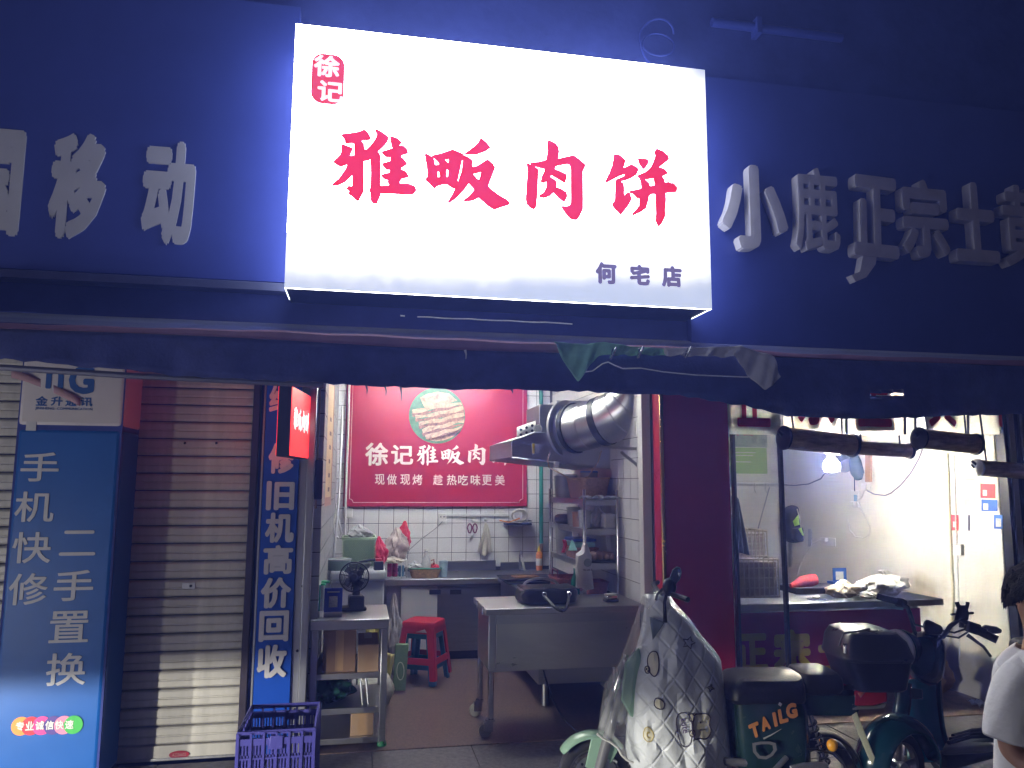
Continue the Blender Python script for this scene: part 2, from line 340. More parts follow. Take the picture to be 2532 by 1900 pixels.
# ------------------------------------------------------------------ the lit main sign
SY = -.32; KS = (4.95 + SY) / 4.83  # box made deep so its added glowing sides reach the facade
SX0, SX1, SZ0, SZ1 = -.5 * KS, 2.34 * KS, 1.6 + 1.2 * KS, 1.6 + 2.956 * KS
sign = thing('light_box_sign', 'large white illuminated shop sign with four red brush characters', 'sign', ((SX0 + SX1) / 2, 0, SZ0))
obj('box', B().box(SX0 + .004, SX1 - .004, SY + .006, .098, SZ0 + .004, SZ1 - .004), m_dark, sign)
m_face = bpy.data.materials.new('lit_sign_film'); m_face.use_nodes = True
t = m_face.node_tree; n = t.nodes; L = t.links.new; b = n['Principled BSDF']
b.inputs['Base Color'].default_value = (.8, .8, .8, 1); b.inputs['Roughness'].default_value = .35
tc = n.new('ShaderNodeTexCoord'); sp = n.new('ShaderNodeSeparateXYZ'); L(tc.outputs['Object'], sp.inputs[0])
def mth(op, a, c=None, d=None):
    q = n.new('ShaderNodeMath'); q.operation = op
    for i, z in enumerate((a, c, d)):
        if z is None: continue
        if isinstance(z, (int, float)): q.inputs[i].default_value = z
        else: L(z, q.inputs[i])
    return q.outputs[0]
def sst(v, lo, hi, a=0, c=1):
    q = n.new('ShaderNodeMapRange'); q.interpolation_type = 'SMOOTHSTEP'; L(v, q.inputs[0])
    for i, z in enumerate((lo, hi, a, c)): q.inputs[i + 1].default_value = z
    return q.outputs[0]
# printed ink-wash hills along the lower edge, right side and corners
nx = n.new('ShaderNodeTexNoise'); nx.noise_dimensions = '1D'; nx.inputs['Scale'].default_value = 2.3; nx.inputs['Detail'].default_value = 3; L(mth('MULTIPLY', sp.outputs['X'], 1 / KS), nx.inputs['W'])
nw = n.new('ShaderNodeTexNoise'); nw.inputs['Scale'].default_value = 9; nw.inputs['Detail'].default_value = 6; L(tc.outputs['Object'], nw.inputs['Vector'])
z = mth('MULTIPLY', sp.outputs['Z'], 1 / KS); x = mth('MULTIPLY', sp.outputs['X'], 1 / KS)
amp = sst(x, -.9, 1.3, .02, .3)
hill = mth('SUBTRACT', mth('MULTIPLY', nx.outputs[0], amp), z)
wash = mth('MULTIPLY', sst(hill, -.16, .04), .5)
ridge = mth('MULTIPLY', sst(hill, -.012, .012), .16)
mist = mth('MULTIPLY', sst(z, .28, 0.0), mth('MULTIPLY', nw.outputs[0], .8))
side = mth('MULTIPLY', sst(x, 1.28, 1.42), sst(nw.outputs[0], .35, .7, 0, .4))
cor = mth('MULTIPLY', sst(x, 1.2, 1.42), sst(z, 1.6, 1.76, 0, .55))
tot = mth('MINIMUM', mth('ADD', mth('ADD', mth('ADD', wash, ridge), mist), mth('ADD', side, cor)), 1)
mx = n.new('ShaderNodeMix'); mx.data_type = 'RGBA'; L(tot, mx.inputs[0]); mx.inputs[6].default_value = (.97, .98, 1, 1); mx.inputs[7].default_value = (.60, .68, .86, 1)
L(mx.outputs[2], b.inputs['Emission Color'])
SIGN_E = 14.0
q = n.new('ShaderNodeMapRange'); q.interpolation_type = 'SMOOTHSTEP'; L(tot, q.inputs[0]); q.inputs[1].default_value = 0; q.inputs[2].default_value = .75; q.inputs[3].default_value = 1.5; q.inputs[4].default_value = .95
L(q.outputs[0], b.inputs['Emission Strength'])
m_face.cycles.emission_sampling = 'NONE'
m_back = bpy.data.materials.new('lit_white_film'); m_back.use_nodes = True; b = m_back.node_tree.nodes['Principled BSDF']
b.inputs['Emission Color'].default_value = (.97, .98, 1, 1); b.inputs['Emission Strength'].default_value = SIGN_E
obj('lit_face', B().box(SX0, SX1, SY, SY + .005, SZ0, SZ1), m_back, sign)
m_edge = bpy.data.materials.new('added_glow_film'); m_edge.use_nodes = True; b = m_edge.node_tree.nodes['Principled BSDF']  # glow of the box sides and top is added to light the facade
b.inputs['Emission Color'].default_value = (.80, .88, 1, 1); b.inputs['Emission Strength'].default_value = 5.5
for e0, e1, f0, f1 in ((SX0, SX0 + .003, SZ0, SZ1), (SX1 - .003, SX1, SZ0, SZ1), (SX0 + .0035, SX1 - .0035, SZ1 - .003, SZ1)):
    obj('added_glow_edge', B().box(e0, e1, SY + .0055, -.004, f0, f1), m_edge, sign)
obj('lower_lip', B().box(SX0 + .0035, SX1 - .0035, SY + .0055, SY + .02, SZ0, SZ0 + .003), m_back, sign)
obj('printed_wash', B().box(SX0, SX1, SY - .0008, SY - .0003, SZ0, SZ0 + .34), m_face, sign)
obj('printed_wash', B().box(SX1 - .26, SX1, SY - .0008, SY - .0003, SZ0 + .34, SZ1), m_face, sign)
def lit(name, col, s, light=False):
    m = mat(name, col, .4, var=.02, emit=s)
    if not light: m.cycles.emission_sampling = 'NONE'
    return m
m_letter = lit('lit_red_film', (.95, .01, .015), .95); m_lilac = lit('lit_grey_film', (.17, .14, .27), .95); m_seal = lit('lit_seal_red', (.86, .055, .07), .98); m_sealw = lit('lit_seal_white', (1, .97, .95), 1.1)
for k, (vs, fs, asp) in [(k, GL[(k, 0)]) for k in BRUSH]:
    xs = [l[i] for l in BRUSH[k] for i in range(0, len(l), 2)]; zs = [l[i] for l in BRUSH[k] for i in range(1, len(l), 2)]
    bb = B(); put(bb, k, (SX0 + KS * min(xs) / 1000, SY - .0012, SZ0 + KS * min(zs) / 1000), (KS * (max(xs) - min(xs)) / 1000, 0, 0), (0, 0, KS * (max(zs) - min(zs)) / 1000), (0, -1, 0), .003, .015)
    obj('character', bb, m_letter, sign, smooth=False)
for ch, x0, y0, x1, y1 in (('何', 1472, 649, 1525, 703), ('宅', 1557, 655, 1607, 706), ('店', 1636, 658, 1686, 711)):
    obj('small_character', put_px(B(), ch, x0, y0, x1, y1, SY - .0012, .002, .06), m_lilac, sign, smooth=False)
def rrect(x0, x1, z0, z1, r, n=7):
    o = []
    for cx, cz, a in ((x1 - r, z1 - r, 0), (x0 + r, z1 - r, 90), (x0 + r, z0 + r, 180), (x1 - r, z0 + r, 270)):
        o += [(cx + r * cos(R(a + 90 * i / n)), cz + r * sin(R(a + 90 * i / n))) for i in range(n + 1)]
    return o
sx0, sx1, sz0, sz1 = -.408 * KS, -.163 * KS, 1.6 + 2.405 * KS, 1.6 + 2.786 * KS
ea = rrect(sx0, sx1, sz0, sz1, .085); ei = rrect(sx0 + .006, sx1 - .006, sz0 + .006, sz1 - .006, .08)
fn = lambda Y: (lambda u, v, t: (u, Y - t, v))
sl_ = obj('seal', B().prism(rrect(sx0 + .018, sx1 - .018, sz0 + .018, sz1 - .018, .07), fn(SY - .0012), .0015), m_seal, sign, smooth=False)
obj('seal_rim', B().loft([[(u, SY - .0018, v) for u, v in ea], [(u, SY - .0018, v) for u, v in ei]], True, False), lit('lit_seal_rim', (.72, .08, .36), .9), sl_, smooth=False)
bb = B(); put_px(bb, '徐', 776, 137, 840, 191, SY - .0032, .001, .035); put_px(bb, '记', 785, 201, 850, 252, SY - .0032, .001, .035)
obj('seal_lettering', bb, m_sealw, sl_, smooth=False)

# ------------------------------------------------------------------ neighbouring fascia boards
m_lboard = mat('blue_fascia_film', (.035, .055, .30), .5, var=.12, scale=1.5, dirt=.2, dcol=(.015, .02, .05)); m_rboard = mat('glare_blue_fascia_film', (.03, .045, .24), .5, var=.2, scale=1.5)  # right film is black; its blue is sign glare put into the colour
m_lgrey = mat('grey_letter_film', (.50, .50, .54), .55, var=.06); m_foam = mat('grey_foam_letter', (.42, .39, .41), .7, var=.12, scale=9)
lb = thing('fascia_sign', 'blue unlit fascia sign with grey block characters at the left', 'sign', (-2.2, 0, 2.86))
obj('board', B().box(-4.6, -.487, .0, .098, 2.862, 4.75), m_lboard, lb, bevel=.004)
obj('edge_trim', B().box(-4.6, -.487, -.02, .098, 2.80, 2.852), mat('dull_blue_trim', (.10, .11, .2), .45, .3), lb, bevel=.004)
for ch, x0, y0, x1, y1 in (('国', -110, 318, 57, 582), ('移', 124, 330, 264, 594), ('动', 352, 350, 482, 608)):
    obj('character', put_px(B(), ch, x0, y0, x1, y1, -.0005, .012, .055), m_lgrey, lb, smooth=False)
rb = thing('fascia_sign', 'dark unlit fascia sign with raised block characters at the right', 'sign', (3.9, 0, 2.5))
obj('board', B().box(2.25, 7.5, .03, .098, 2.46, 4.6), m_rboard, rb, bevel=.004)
RL = (('小', 1772, 420, 1932, 625), ('鹿', 1950, 426, 2058, 628), ('正', 2083, 448, 2192, 645), ('宗', 2212, 455, 2325, 645), ('土', 2340, 462, 2445, 655), ('黄', 2460, 470, 2575, 668), ('牛', 2595, 478, 2700, 675))
for ch, x0, y0, x1, y1 in RL:
    o = obj('raised_character', put_px(B(), ch, x0, y0, x1, y1, .026, .085, .04 if ch in '小正宗土' else .025), m_foam, rb, smooth=False)
    if ch == '正': o.rotation_euler = (0, R(2), 0)
# the fallen lower stroke of a raised character
p = [A(*q, -.05) for q in ((2140, 640), (2142, 690), (2098, 678))]
obj('loose_stroke', B().prism([(0, 0), (.12, .015), (.10, -.06), (.02, -.16), (-.07, -.2), (-.1, -.15), (-.03, -.12)], lambda u, v, t: (p[0].x - .02 + u, -.05 + t, p[0].z + .02 + v), .07), m_foam, rb, smooth=False)

# dim fittings on the wall above
pipe = thing('wall_conduit', 'faint horizontal conduit on the dark wall above the right sign', 'pipe', A(1900, 70, .08))
obj('duct', B().tube([A(1760, 55, .06), A(2080, 95, .06)], .035, 10), m_lboard, pipe); 
obj('clip', B().box(*[q for q in (A(1870, 60, .05).x - .02, A(1870, 60, .05).x + .02, .0, .1, A(1870, 60, .05).z - .1, A(1870, 60, .05).z + .03)]), m_lboard, pipe)
cc = A(1625, 80, .05)
top('cable_coil', 'faint loop of cable on the dark wall above the lit sign', 'cable', B().tube([cc + V((.13 * cos(a / 10), -.02 * sin(a / 7), .12 * sin(a / 10) - (.0015 * a))) for a in range(0, 110, 3)], .008, 6), m_lboard)
top('signal_cable', 'thin white cable running below the lit sign', 'cable', B().tube([A(1032 + (1415 - 1032) * i / 12, 784 + 17 * i / 12, -.13) + V((0, 0, .002 * sin(i * 2))) for i in range(13)], .004, 6), m_white)
top('cable_end', 'short white cable end sticking out below the lit sign', 'cable', B().tube([A(990, 781, -.13), A(1001, 782, -.13)], .005, 6), m_white)

# ------------------------------------------------------------------ awning over the shop fronts
m_canvas = mat('dark_canvas', (.03, .04, .17), .8, var=.3, scale=8, bump=.3, bscale=60, sheen=.2)  # blue tone is glare from the sign put into the dark canvas
m_maroon = mat('maroon_canvas_lightened', (.16, .08, .13), .8, var=.2, scale=6, bump=.2)  # hem's paler purple is light on the fold put into the colour
def poly(pts, x):
    for (a, b_), (c, d) in zip(pts, pts[1:]):
        if x <= c: return b_ + (d - b_) * (x - a) / (c - a)
    return pts[-1][1]
AB = [(-400, 862), (0, 892), (500, 932), (790, 951), (1200, 965), (1625, 975), (1720, 985), (1850, 1012), (1960, 1031), (2175, 1037), (2532, 1023), (2900, 1010)]
AT = [(-400, 795), (0, 812), (405, 826), (650, 838), (948, 856), (1145, 866), (1400, 873), (1800, 876), (2000, 886), (2532, 905), (2900, 915)]
AU = [(-400, 780), (0, 800), (405, 812), (650, 817), (1000, 832), (1400, 850), (1800, 862), (2000, 876), (2532, 893), (2900, 905)]
aw = thing('awning', 'dark canvas awning sagging across the shop fronts under the signs', 'awning', (1, -.8, 2.35))
N = 132
SLITS = [(2158, 2222), (2228, 2248), (2256, 2282)]
bb = B(); k = {}
def aw_pt(i, j):
    px = -400 + 3300 * i / N; a, c = poly(AT, px), poly(AB, px)
    f = j / 6; q = A(px, a + (c - a) * f, -.8)
    q.y += .035 * sin(q.x * 5.1) * f + .02 * sin(q.x * 13 + 1.2) * f - .02 * f + .012 * sin(q.x * 31) * f * f
    if j == 6: q.z += .004 * sin(q.x * 47) + rnd.uniform(-.003, .003)
    return q
for j in range(7):
    for i in range(N + 1): k[i, j] = len(bb.v); bb.v.append(aw_pt(i, j))
for j in range(6):
    for i in range(N):
        if j == 3 and any(s0 - 13 < -400 + 3300 * (i + .5) / N < s1 + 13 for s0, s1 in SLITS[:1]):
            # a torn slit: keep most of the cell, leave a thin gap
            p0, p1, p2, p3 = [bb.v[k[a]] for a in ((i, j), (i + 1, j), (i, j + 1), (i + 1, j + 1))]
            m0 = p0.lerp(p2, .35); m1 = p1.lerp(p3, .42); n0 = p0.lerp(p2, .62); n1 = p1.lerp(p3, .66)
            bb.raw([p0, p1, m1, m0], [(0, 1, 2, 3)]); bb.raw([n0, n1, p3, p2], [(0, 1, 2, 3)])
            continue
        bb.f.append((k[i, j], k[i + 1, j], k[i + 1, j + 1], k[i, j + 1]))
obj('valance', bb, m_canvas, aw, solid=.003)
bb = B().grid(lambda u, v: A(-400 + 3300 * u, poly(AT, -400 + 3300 * u) * (1 - v) + poly(AU, -400 + 3300 * u) * v + 1.5 * sin(u * 90) * v, -.803 + .03 * v), 60, 4)
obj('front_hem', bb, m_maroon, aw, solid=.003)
bb = B().grid(lambda u, v: (-2.6 + 8.2 * u, -.76 + .84 * v, 2.39 + .22 * v - .05 * sin(pi * v)), 30, 6)
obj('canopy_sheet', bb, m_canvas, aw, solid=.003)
obj('hem_rod', B().tube([A(-300 + 3100 * i / 30, poly(AT, -300 + 3100 * i / 30) + 2, -.79) for i in range(31)], .012, 8), m_dark, aw)
for px, ln in ((905, 22), (952, 26), (990, 38), (1150, 22), (1265, 10)):
    y0 = poly(AB, px) - 3 if px != 1150 else 866
    p0 = A(px, y0, -.815); p1 = A(px + 2, y0 + ln, -.815)
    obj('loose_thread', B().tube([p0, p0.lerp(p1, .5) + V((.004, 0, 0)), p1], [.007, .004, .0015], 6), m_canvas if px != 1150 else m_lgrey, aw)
rod = top('awning_rail', 'grey horizontal rail under the awning above the shuttered front', 'rail', B().tube([A(-60, 905, -.72), A(330, 930, -.72), A(800, 953, -.72)], .016, 8), mat('painted_rail', (.12, .12, .16), .5, .3))
# plastic sheets pegged over the hem
def sheet(name, label, tops, bots, m, Y=-.845, amp=.012, fr=34):
    n_ = len(tops) - 1
    def fn_(u, v):
        i = min(int(u * n_), n_ - 1); f = u * n_ - i
        a = V((*tops[i], 0)).lerp(V((*tops[i + 1], 0)), f); c = V((*bots[i], 0)).lerp(V((*bots[i + 1], 0)), f)
        q = a.lerp(c, v); w_ = A(q.x, q.y, Y); w_.y += amp * (sin(w_.x * fr + v * 2) + .6 * sin(w_.x * fr * 2.3 + v * 5)) * (.3 + .9 * v) - .01
        w_.z += .004 * sin(w_.x * fr * 1.7) * v
        return w_
    return top(name, label, 'plastic sheet', B().grid(fn_, 56, 14), m, solid=.0015)
m_gsheet = mat('green_printed_sheet', (.25, .55, .42), .3, var=.35, scale=7, bump=.2); m_wsheet = mat('milky_plastic_sheet', (.62, .64, .70), .3, var=.15, scale=7, bump=.25)
sheet('plastic_sheet', 'green plastic sheet with a drooping corner pegged over the awning hem', [(1368, 846), (1400, 849), (1450, 852), (1490, 846), (1560, 858), (1650, 864)], [(1374, 852), (1405, 915), (1428, 944), (1478, 880), (1560, 879), (1655, 880)], m_gsheet)
sheet('plastic_sheet', 'milky white plastic sheet hanging to a point over the awning hem', [(1640, 862), (1740, 860), (1812, 857), (1830, 856), (1870, 870), (1903, 878), (1912, 884)], [(1645, 881), (1740, 882), (1815, 884), (1845, 925), (1889, 967), (1912, 950), (1930, 933)], m_wsheet, Y=-.86)
top('sagging_cord', 'pale cord sagging along the awning below the pegged sheets', 'cord', B().tube([A(px, py, -.85) for px, py in ((1433, 922), (1465, 918), (1490, 900), (1504, 896), (1520, 904), (1540, 912), (1585, 911), (1640, 920), (1720, 928), (1850, 933))], .0035, 6), m_wsheet)
for i, (px, py) in enumerate(((1515, 874), (1582, 872), (1700, 872))):
    pg = thing('spring_clamp', ('silver clamp on the green sheet nearest its drooping corner', 'silver clamp in the middle of the green sheet', 'silver clamp on the milky white sheet')[i], 'clamp', A(px, py, -.9), 'clamps on the awning hem')
    c0 = A(px, py, -.9)
    for s in (-1, 1): obj('jaw', B().tube([c0 + V((.012, .03 * s, .03)), c0 + V((0, .022 * s, 0)), c0 + V((-.012, .004 * s, -.03))], .006, 6), m_chrome, pg)
    obj('pivot', B().cyl(c0 + V((0, -.03, 0)), c0 + V((0, .03, 0)), .006, n=8), m_chrome, pg)
# ------------------------------------------------------------------ left front: shutters, pillar, strip sign
m_shut = mat('grey_beige_shutter_paint', (.46, .44, .40), .45, .2, var=.14, scale=5, stretch=(3, 1, .6), dirt=.55, dcol=(.20, .18, .15))
def shutter(label, x0, x1, Y, z1, plate=False):
    s = thing('roller_shutter', label, 'shutter', ((x0 + x1) / 2, Y, 0))
    pit = .1045
    prof = [(0, .0), (-.008, .004), (-.013, .012), (-.013, .040), (-.009, .045), (-.009, .049), (-.013, .054), (-.013, .084), (-.008, .094), (.004, .0985), (.008, .1), (.008, .0)]
    hl = (x1 - x0) / 2
    bb = B().loft([[(-hl, y, z) for y, z in prof], [(hl, y, z) for y, z in prof]])
    me = bpy.data.meshes.new('slat'); me.from_pydata(bb.v, [], bb.f); me.materials.append(m_shut)
    bm = bmesh.new(); bm.from_mesh(me); bmesh.ops.recalc_face_normals(bm, faces=bm.faces); bm.to_mesh(me); bm.free()
    for i in range(int((z1 - .09) / pit)):
        o = bpy.data.objects.new('slat', me); COL.objects.link(o); o.parent = s; o.location = (rnd.uniform(-.002, .002), rnd.uniform(-.003, .003), .09 + pit * i)
        o.rotation_euler = (rnd.uniform(-.02, .02), 0, rnd.uniform(-.001, .001))
    obj('bottom_bar', B().box(x0, x1, Y - .02, Y + .012, .006, .088), m_shut, s, bevel=.005)
    obj('bottom_lip', B().box(x0, x1, Y - .034, Y - .021, .008, .022), m_alu, s, bevel=.002)
    for xx in (x0 - .022, x1 + .022):
        obj('guide_rail', B().box(xx - .02, xx + .02, Y - .03, Y + .04, .0, z1), mat('dark_guide_rail', (.05, .04, .055), .45, .5), s, bevel=.003)
    if plate:
        c = A(443, 1866, Y - .024)
        o = obj('number_plate', B().lathe([(1, 0), (1, .003)], (0, 0, 0), n=28).__class__().loft([[(c.x + .055 * cos(a * pi / 14), c.y - t_, c.z + .021 * sin(a * pi / 14)) for a in range(28)] for t_ in (0, .003)]), mat('red_plate', (.32, .02, .03), .4), s)
        obj('plate_digits', put(B(), 'A2336602', (c.x - .038, c.y - .0032, c.z - .009), (.076, 0, 0), (0, 0, .018), (0, -1, 0), .001, .0), mat('worn_digits', (.45, .25, .25), .5), o, smooth=False)
        c = A(470, 1449, Y - .015)
        lk = obj('lock_plate', B().box(c.x - .045, c.x + .03, c.y - .004, c.y + .004, c.z - .018, c.z + .018), m_alu, s, bevel=.002)
        obj('keyhole', B().cyl((c.x + .005, c.y - .008, c.z), (c.x + .005, c.y, c.z), .008, n=12), m_dark, lk)
        for px in (457, 535):
            q = A(px, 1096, Y - .014); obj('rivet', B().lathe([(.008, 0), (.006, .006), (.001, .009)], q, (0, -1, 0), 10), m_dark, s)
    return s
shutter('roller shutter of grey slats between the blue pillar and the strip sign', -1.375, -.672, .05, 2.42, True)
shutter('roller shutter of grey slats left of the blue pillar at the photo edge', -4.0, -1.93, .05, 2.42)

# pillar wrapped in blue film
m_pblue = mat('blue_pillar_film', (.005, .10, .40), .38, var=.10, scale=2, bump=.05, bscale=8, dirt=.12, dcol=(.05, .16, .35))
m_pwhite = mat('white_pillar_film', (.62, .58, .58), .42, var=.06, scale=3, dirt=.2, dcol=(.4, .36, .36))
m_txt = mat('silver_letter_film', (.58, .58, .60), .5, var=.05)
pil = thing('shop_pillar', 'pillar wrapped in blue film with silver characters and a white top', 'pillar', (-1.6, -.15, 0))
PX0, PX1, PY = A(45, 1000, -.3).x, A(308, 1000, -.3).x, -.3
zs = A(180, 1058, PY).z
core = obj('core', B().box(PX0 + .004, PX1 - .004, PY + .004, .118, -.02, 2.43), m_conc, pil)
o = obj('blue_wrap', B().box(PX0, PX1, PY, .05, .0, zs), m_pblue, pil, bevel=.03, seg=4)
obj('white_wrap', B().box(PX0 - .002, PX1 + .002, PY - .002, .049, zs, 2.42), m_pwhite, pil, bevel=.03, seg=4)
obj('panel_seam', B().box(PX0 + .05, PX0 + .10, PY - .004, PY - .001, zs - .02, zs + .03), m_txt, pil)
for ch, x0, y0, x1, y1 in (('手', 52, 1119, 146, 1191), ('机', 37, 1216, 134, 1291), ('快', 31, 1316, 127, 1393), ('修', 22, 1418, 118, 1496), ('手', 134, 1410, 231, 1486),
                           ('置', 123, 1511, 220, 1589), ('换', 115, 1615, 213, 1695)):
    obj('character', put_px(B(), ch, x0, y0, x1, y1, PY - .001, .004, .012), m_txt, pil, smooth=False)
bb = B()
for x0, y0, x1, y1 in ((160, 1313, 234, 1320), (146, 1367, 236, 1374)):
    l, r_ = A(x0, (y0 + y1) / 2, PY), A(x1, (y0 + y1) / 2, PY); bb.prism(rrect(l.x, r_.x, l.z - .009, l.z + .009, .0085, 3), fn(PY - .001), .004)
obj('character', bb, m_txt, pil, smooth=False)
m_logo = mat('blue_logo_film', (.02, .09, .30), .45, var=.1); 
obj('logo_letter', put_px(B(), 'n', 114, 910, 158, 962, PY - .003, .002, .06), m_logo, pil, smooth=False)
obj('logo_letter', put_px(B(), 'G', 170, 905, 234, 975, PY - .003, .002, .06), m_logo, pil, smooth=False)
for ch, x0, y0, x1, y1 in (('金', 88, 980, 118, 1004), ('升', 126, 981, 155, 1004), ('通', 162, 984, 190, 1005), ('讯', 199, 983, 229, 1005)):
    obj('logo_character', put_px(B(), ch, x0, y0, x1, y1, PY - .003, .002, .03), m_logo, pil, smooth=False)
obj('logo_line', put_px(B(), 'JINSHENG  COMMUNICATION', 87, 1008, 229, 1016, PY - .003, .0015, .01), m_logo, pil, smooth=False)
# paper scrap across the logo
obj('peeling_tape', B().grid(lambda u, v: A(28 + 170 * u, 925 + 70 * u ** 1.3 + (v - .5) * 20, PY - .008 - .01 * sin(u * 9)), 14, 2), mat('faded_pink_tape', (.42, .25, .26), .6), pil, solid=.001)
cs = [(1, .30, .05), (.78, .03, .05), (.85, .06, .30), (.09, .05, .28), (.82, .25, .40), (.05, .45, .08)]
for i, (px, cl) in enumerate(zip((52, 77, 104, 132, 158, 182), cs)):
    q = A(px, 1796 - i * .8, PY); rr = .047
    d = obj('colour_dot', B().lathe([(rr, 0), (rr, .0012)], (q.x, PY - .0008 - i * .0006, q.z), (0, -1, 0), 28), mat('dot_film', cl, .45, var=.03), pil)
    put_px(bb2 := B(), '专业诚信快速'[i], 39 + i * 24.4, 1785 - i * .8, 60 + i * 24.4, 1807 - i * .8, PY - .0058, .0012, .03)
    obj('dot_character', bb2, m_white, d, smooth=False)

# vertical strip sign, frame posts
m_sblue = mat('royal_blue_film', (.008, .07, .45), .32, var=.08, scale=2)
st = thing('strip_sign', 'narrow vertical blue sign with bold silver characters by the kitchen', 'sign', (-.53, 0, 0))
X0, X1 = A(624, 1740, -.03).x, A(716, 1740, -.03).x
obj('panel', B().box(X0, X1, -.03, .1, .02, 2.42), m_sblue, st, bevel=.003)
obj('edge_strip', B().box(X0 - .012, X0 - .002, -.034, .03, .02, 2.42), m_alu, st)
for ch, x0, y0, x1, y1 in (('机', 668, 870, 722, 940), ('维', 666, 952, 720, 1024), ('修', 664, 1096, 728, 1172), ('旧', 659, 1190, 728, 1262), ('机', 656, 1268, 727, 1342), ('高', 651, 1348, 724, 1420), ('价', 645, 1428, 720, 1504), ('回', 641, 1510, 714, 1586), ('收', 636, 1594, 709, 1676)):
    obj('character', put_px(B(), ch, x0, y0, x1, y1, -.031, .012, .045), mat('silver_acrylic_letter', (.60, .58, .60), .4, var=.05), st, smooth=False)
fr = thing('aluminium_post', 'aluminium door post right of the narrow blue strip sign', 'post', (-.35, 0, 0))
X2 = A(757, 1700, -.02).x
obj('flange', B().box(X1 + .002, X1 + .045, -.012, .1, .01, 2.44), m_alu, fr, bevel=.003)
obj('channel', B().box(X1 + .047, X2, -.03, .1, .01, 2.44), m_alu, fr, bevel=.004)
for px, py in ((735, 1610), (728, 1755), (748, 1450)):
    q = A(px, py, -.014); obj('bolt', B().lathe([(.009, 0), (.007, .008), (.001, .01)], (q.x, -.012, q.z), (0, -1, 0), 10), m_dark, fr)

# projecting red light box
pj = thing('projecting_sign', 'small glowing red light box sticking out above the strip sign', 'sign', A(740, 1040, -.3))
p0, p1 = A(718, 1040, -.55), A(767, 1040, 0); p0.z = p1.z = 0
zt, zb = A(720, 953, -.55).z, A(718, 1129, -.55).z
ax_ = (p1 - p0).normalized(); nr = V((ax_.y, -ax_.x, 0)); L_ = (p1 - p0).length
def pjbox(a0, a1, n0, n1, z0, z1):
    return B().raw([p0 + ax_ * a + nr * n_ + V((0, 0, z)) for a in (a0, a1) for n_ in (n0, n1) for z in (z0, z1)], [(0, 1, 3, 2), (4, 6, 7, 5), (0, 4, 5, 1), (2, 3, 7, 6), (0, 2, 6, 4), (1, 5, 7, 3)])
obj('case', pjbox(0, L_, -.07, 0, zb, zt), m_black, pj, bevel=.003)
m_rlit = lit('lit_red_face', (.95, .035, .03), 1.7, True)
for n0, n1 in ((.0005, .003), (-.073, -.0705)): obj('lit_face', pjbox(.006, L_ - .006, n0, n1, zb + .006, zt - .006), m_rlit, pj)
m_wlit = lit('lit_white_film', (1, .95, .93), 1.5)
for i, k in enumerate(('ya', 'fan', 'rou', 'bing')):
    a0 = .07 + i * (L_ - .12) / 4; bb = B()
    put(bb, k, p0 + ax_ * a0 + nr * .0035 + V((0, 0, zb + .155 - i * .001)), ax_ * ((L_ - .12) / 4 * .92), (0, 0, .13), nr, .001)
    obj('character', bb, m_wlit, pj, smooth=False)
obj('bracket', B().box(p1.x - .06, p1.x - .02, -.02, .1, zb + .1, zb + .13), m_dark, pj)

# red column between the two shops
cx0, cx1 = A(1640, 1300, -.12).x, A(1812, 1400, -.12).x
rc = thing('red_column', 'glossy dark red clad column between the kitchen and the lit shop', 'column', ((cx0 + cx1) / 2, 0, 0))
m_rcol = mat('glossy_red_cladding', (.30, .008, .035), .22, var=.12, scale=1.2)
obj('cladding', B().box(cx0, cx1, -.12, .118, .0, 2.43), m_rcol, rc, bevel=.004)
obj('side_cladding', B().box(cx0 - .005, cx0 - .0005, -.11, .10, .0, 2.43), mat('red_cladding_lit_side', (.50, .012, .03), .3, var=.08), rc)  # brighter copy of the cladding: kitchen light on this side put into the colour
obj('corner_trim', B().box(cx0 - .012, cx0 + .012, -.132, -.111, 0, 2.43), m_gold, rc, bevel=.004)
jb = thing('door_jamb', 'white door jamb and dark sliding track beside the red column', 'door frame', (cx0 - .1, .1, 0))
xj = A(1583, 1300, .12).x
obj('white_jamb', B().box(xj, xj + .07, .06, .14, 0, 2.44), m_white, jb, bevel=.003)
obj('track', B().box(xj + .072, cx0 - .008, .02, .12, 0, 2.44), m_dark, jb, bevel=.003)
for dx in (.09, .115): obj('track_rib', B().box(xj + dx, xj + dx + .006, .008, .021, 0, 2.44), m_alu, jb)

# ------------------------------------------------------------------ lamps the place has
m_tubelamp = mat('lit_tube', (1, 1, 1), .4, var=0, emit=215, ecol=(1, 1, .90))
for i, (x_, y_) in enumerate(((.75, .9), (.75, 2.0))):
    l = thing('ceiling_tube_lamp', ('lit white tube lamp under the kitchen ceiling near the front', 'lit white tube lamp under the kitchen ceiling near the back wall')[i], 'lamp', (x_, y_, 2.72), 'kitchen tube lamps')
    obj('tube', B().cyl((x_ - .6, y_, 2.68), (x_ + .6, y_, 2.68), .016, n=12), m_tubelamp, l)
    obj('fitting', B().box(x_ - .62, x_ + .62, y_ - .03, y_ + .03, 2.72, 2.798), m_white, l, bevel=.004)
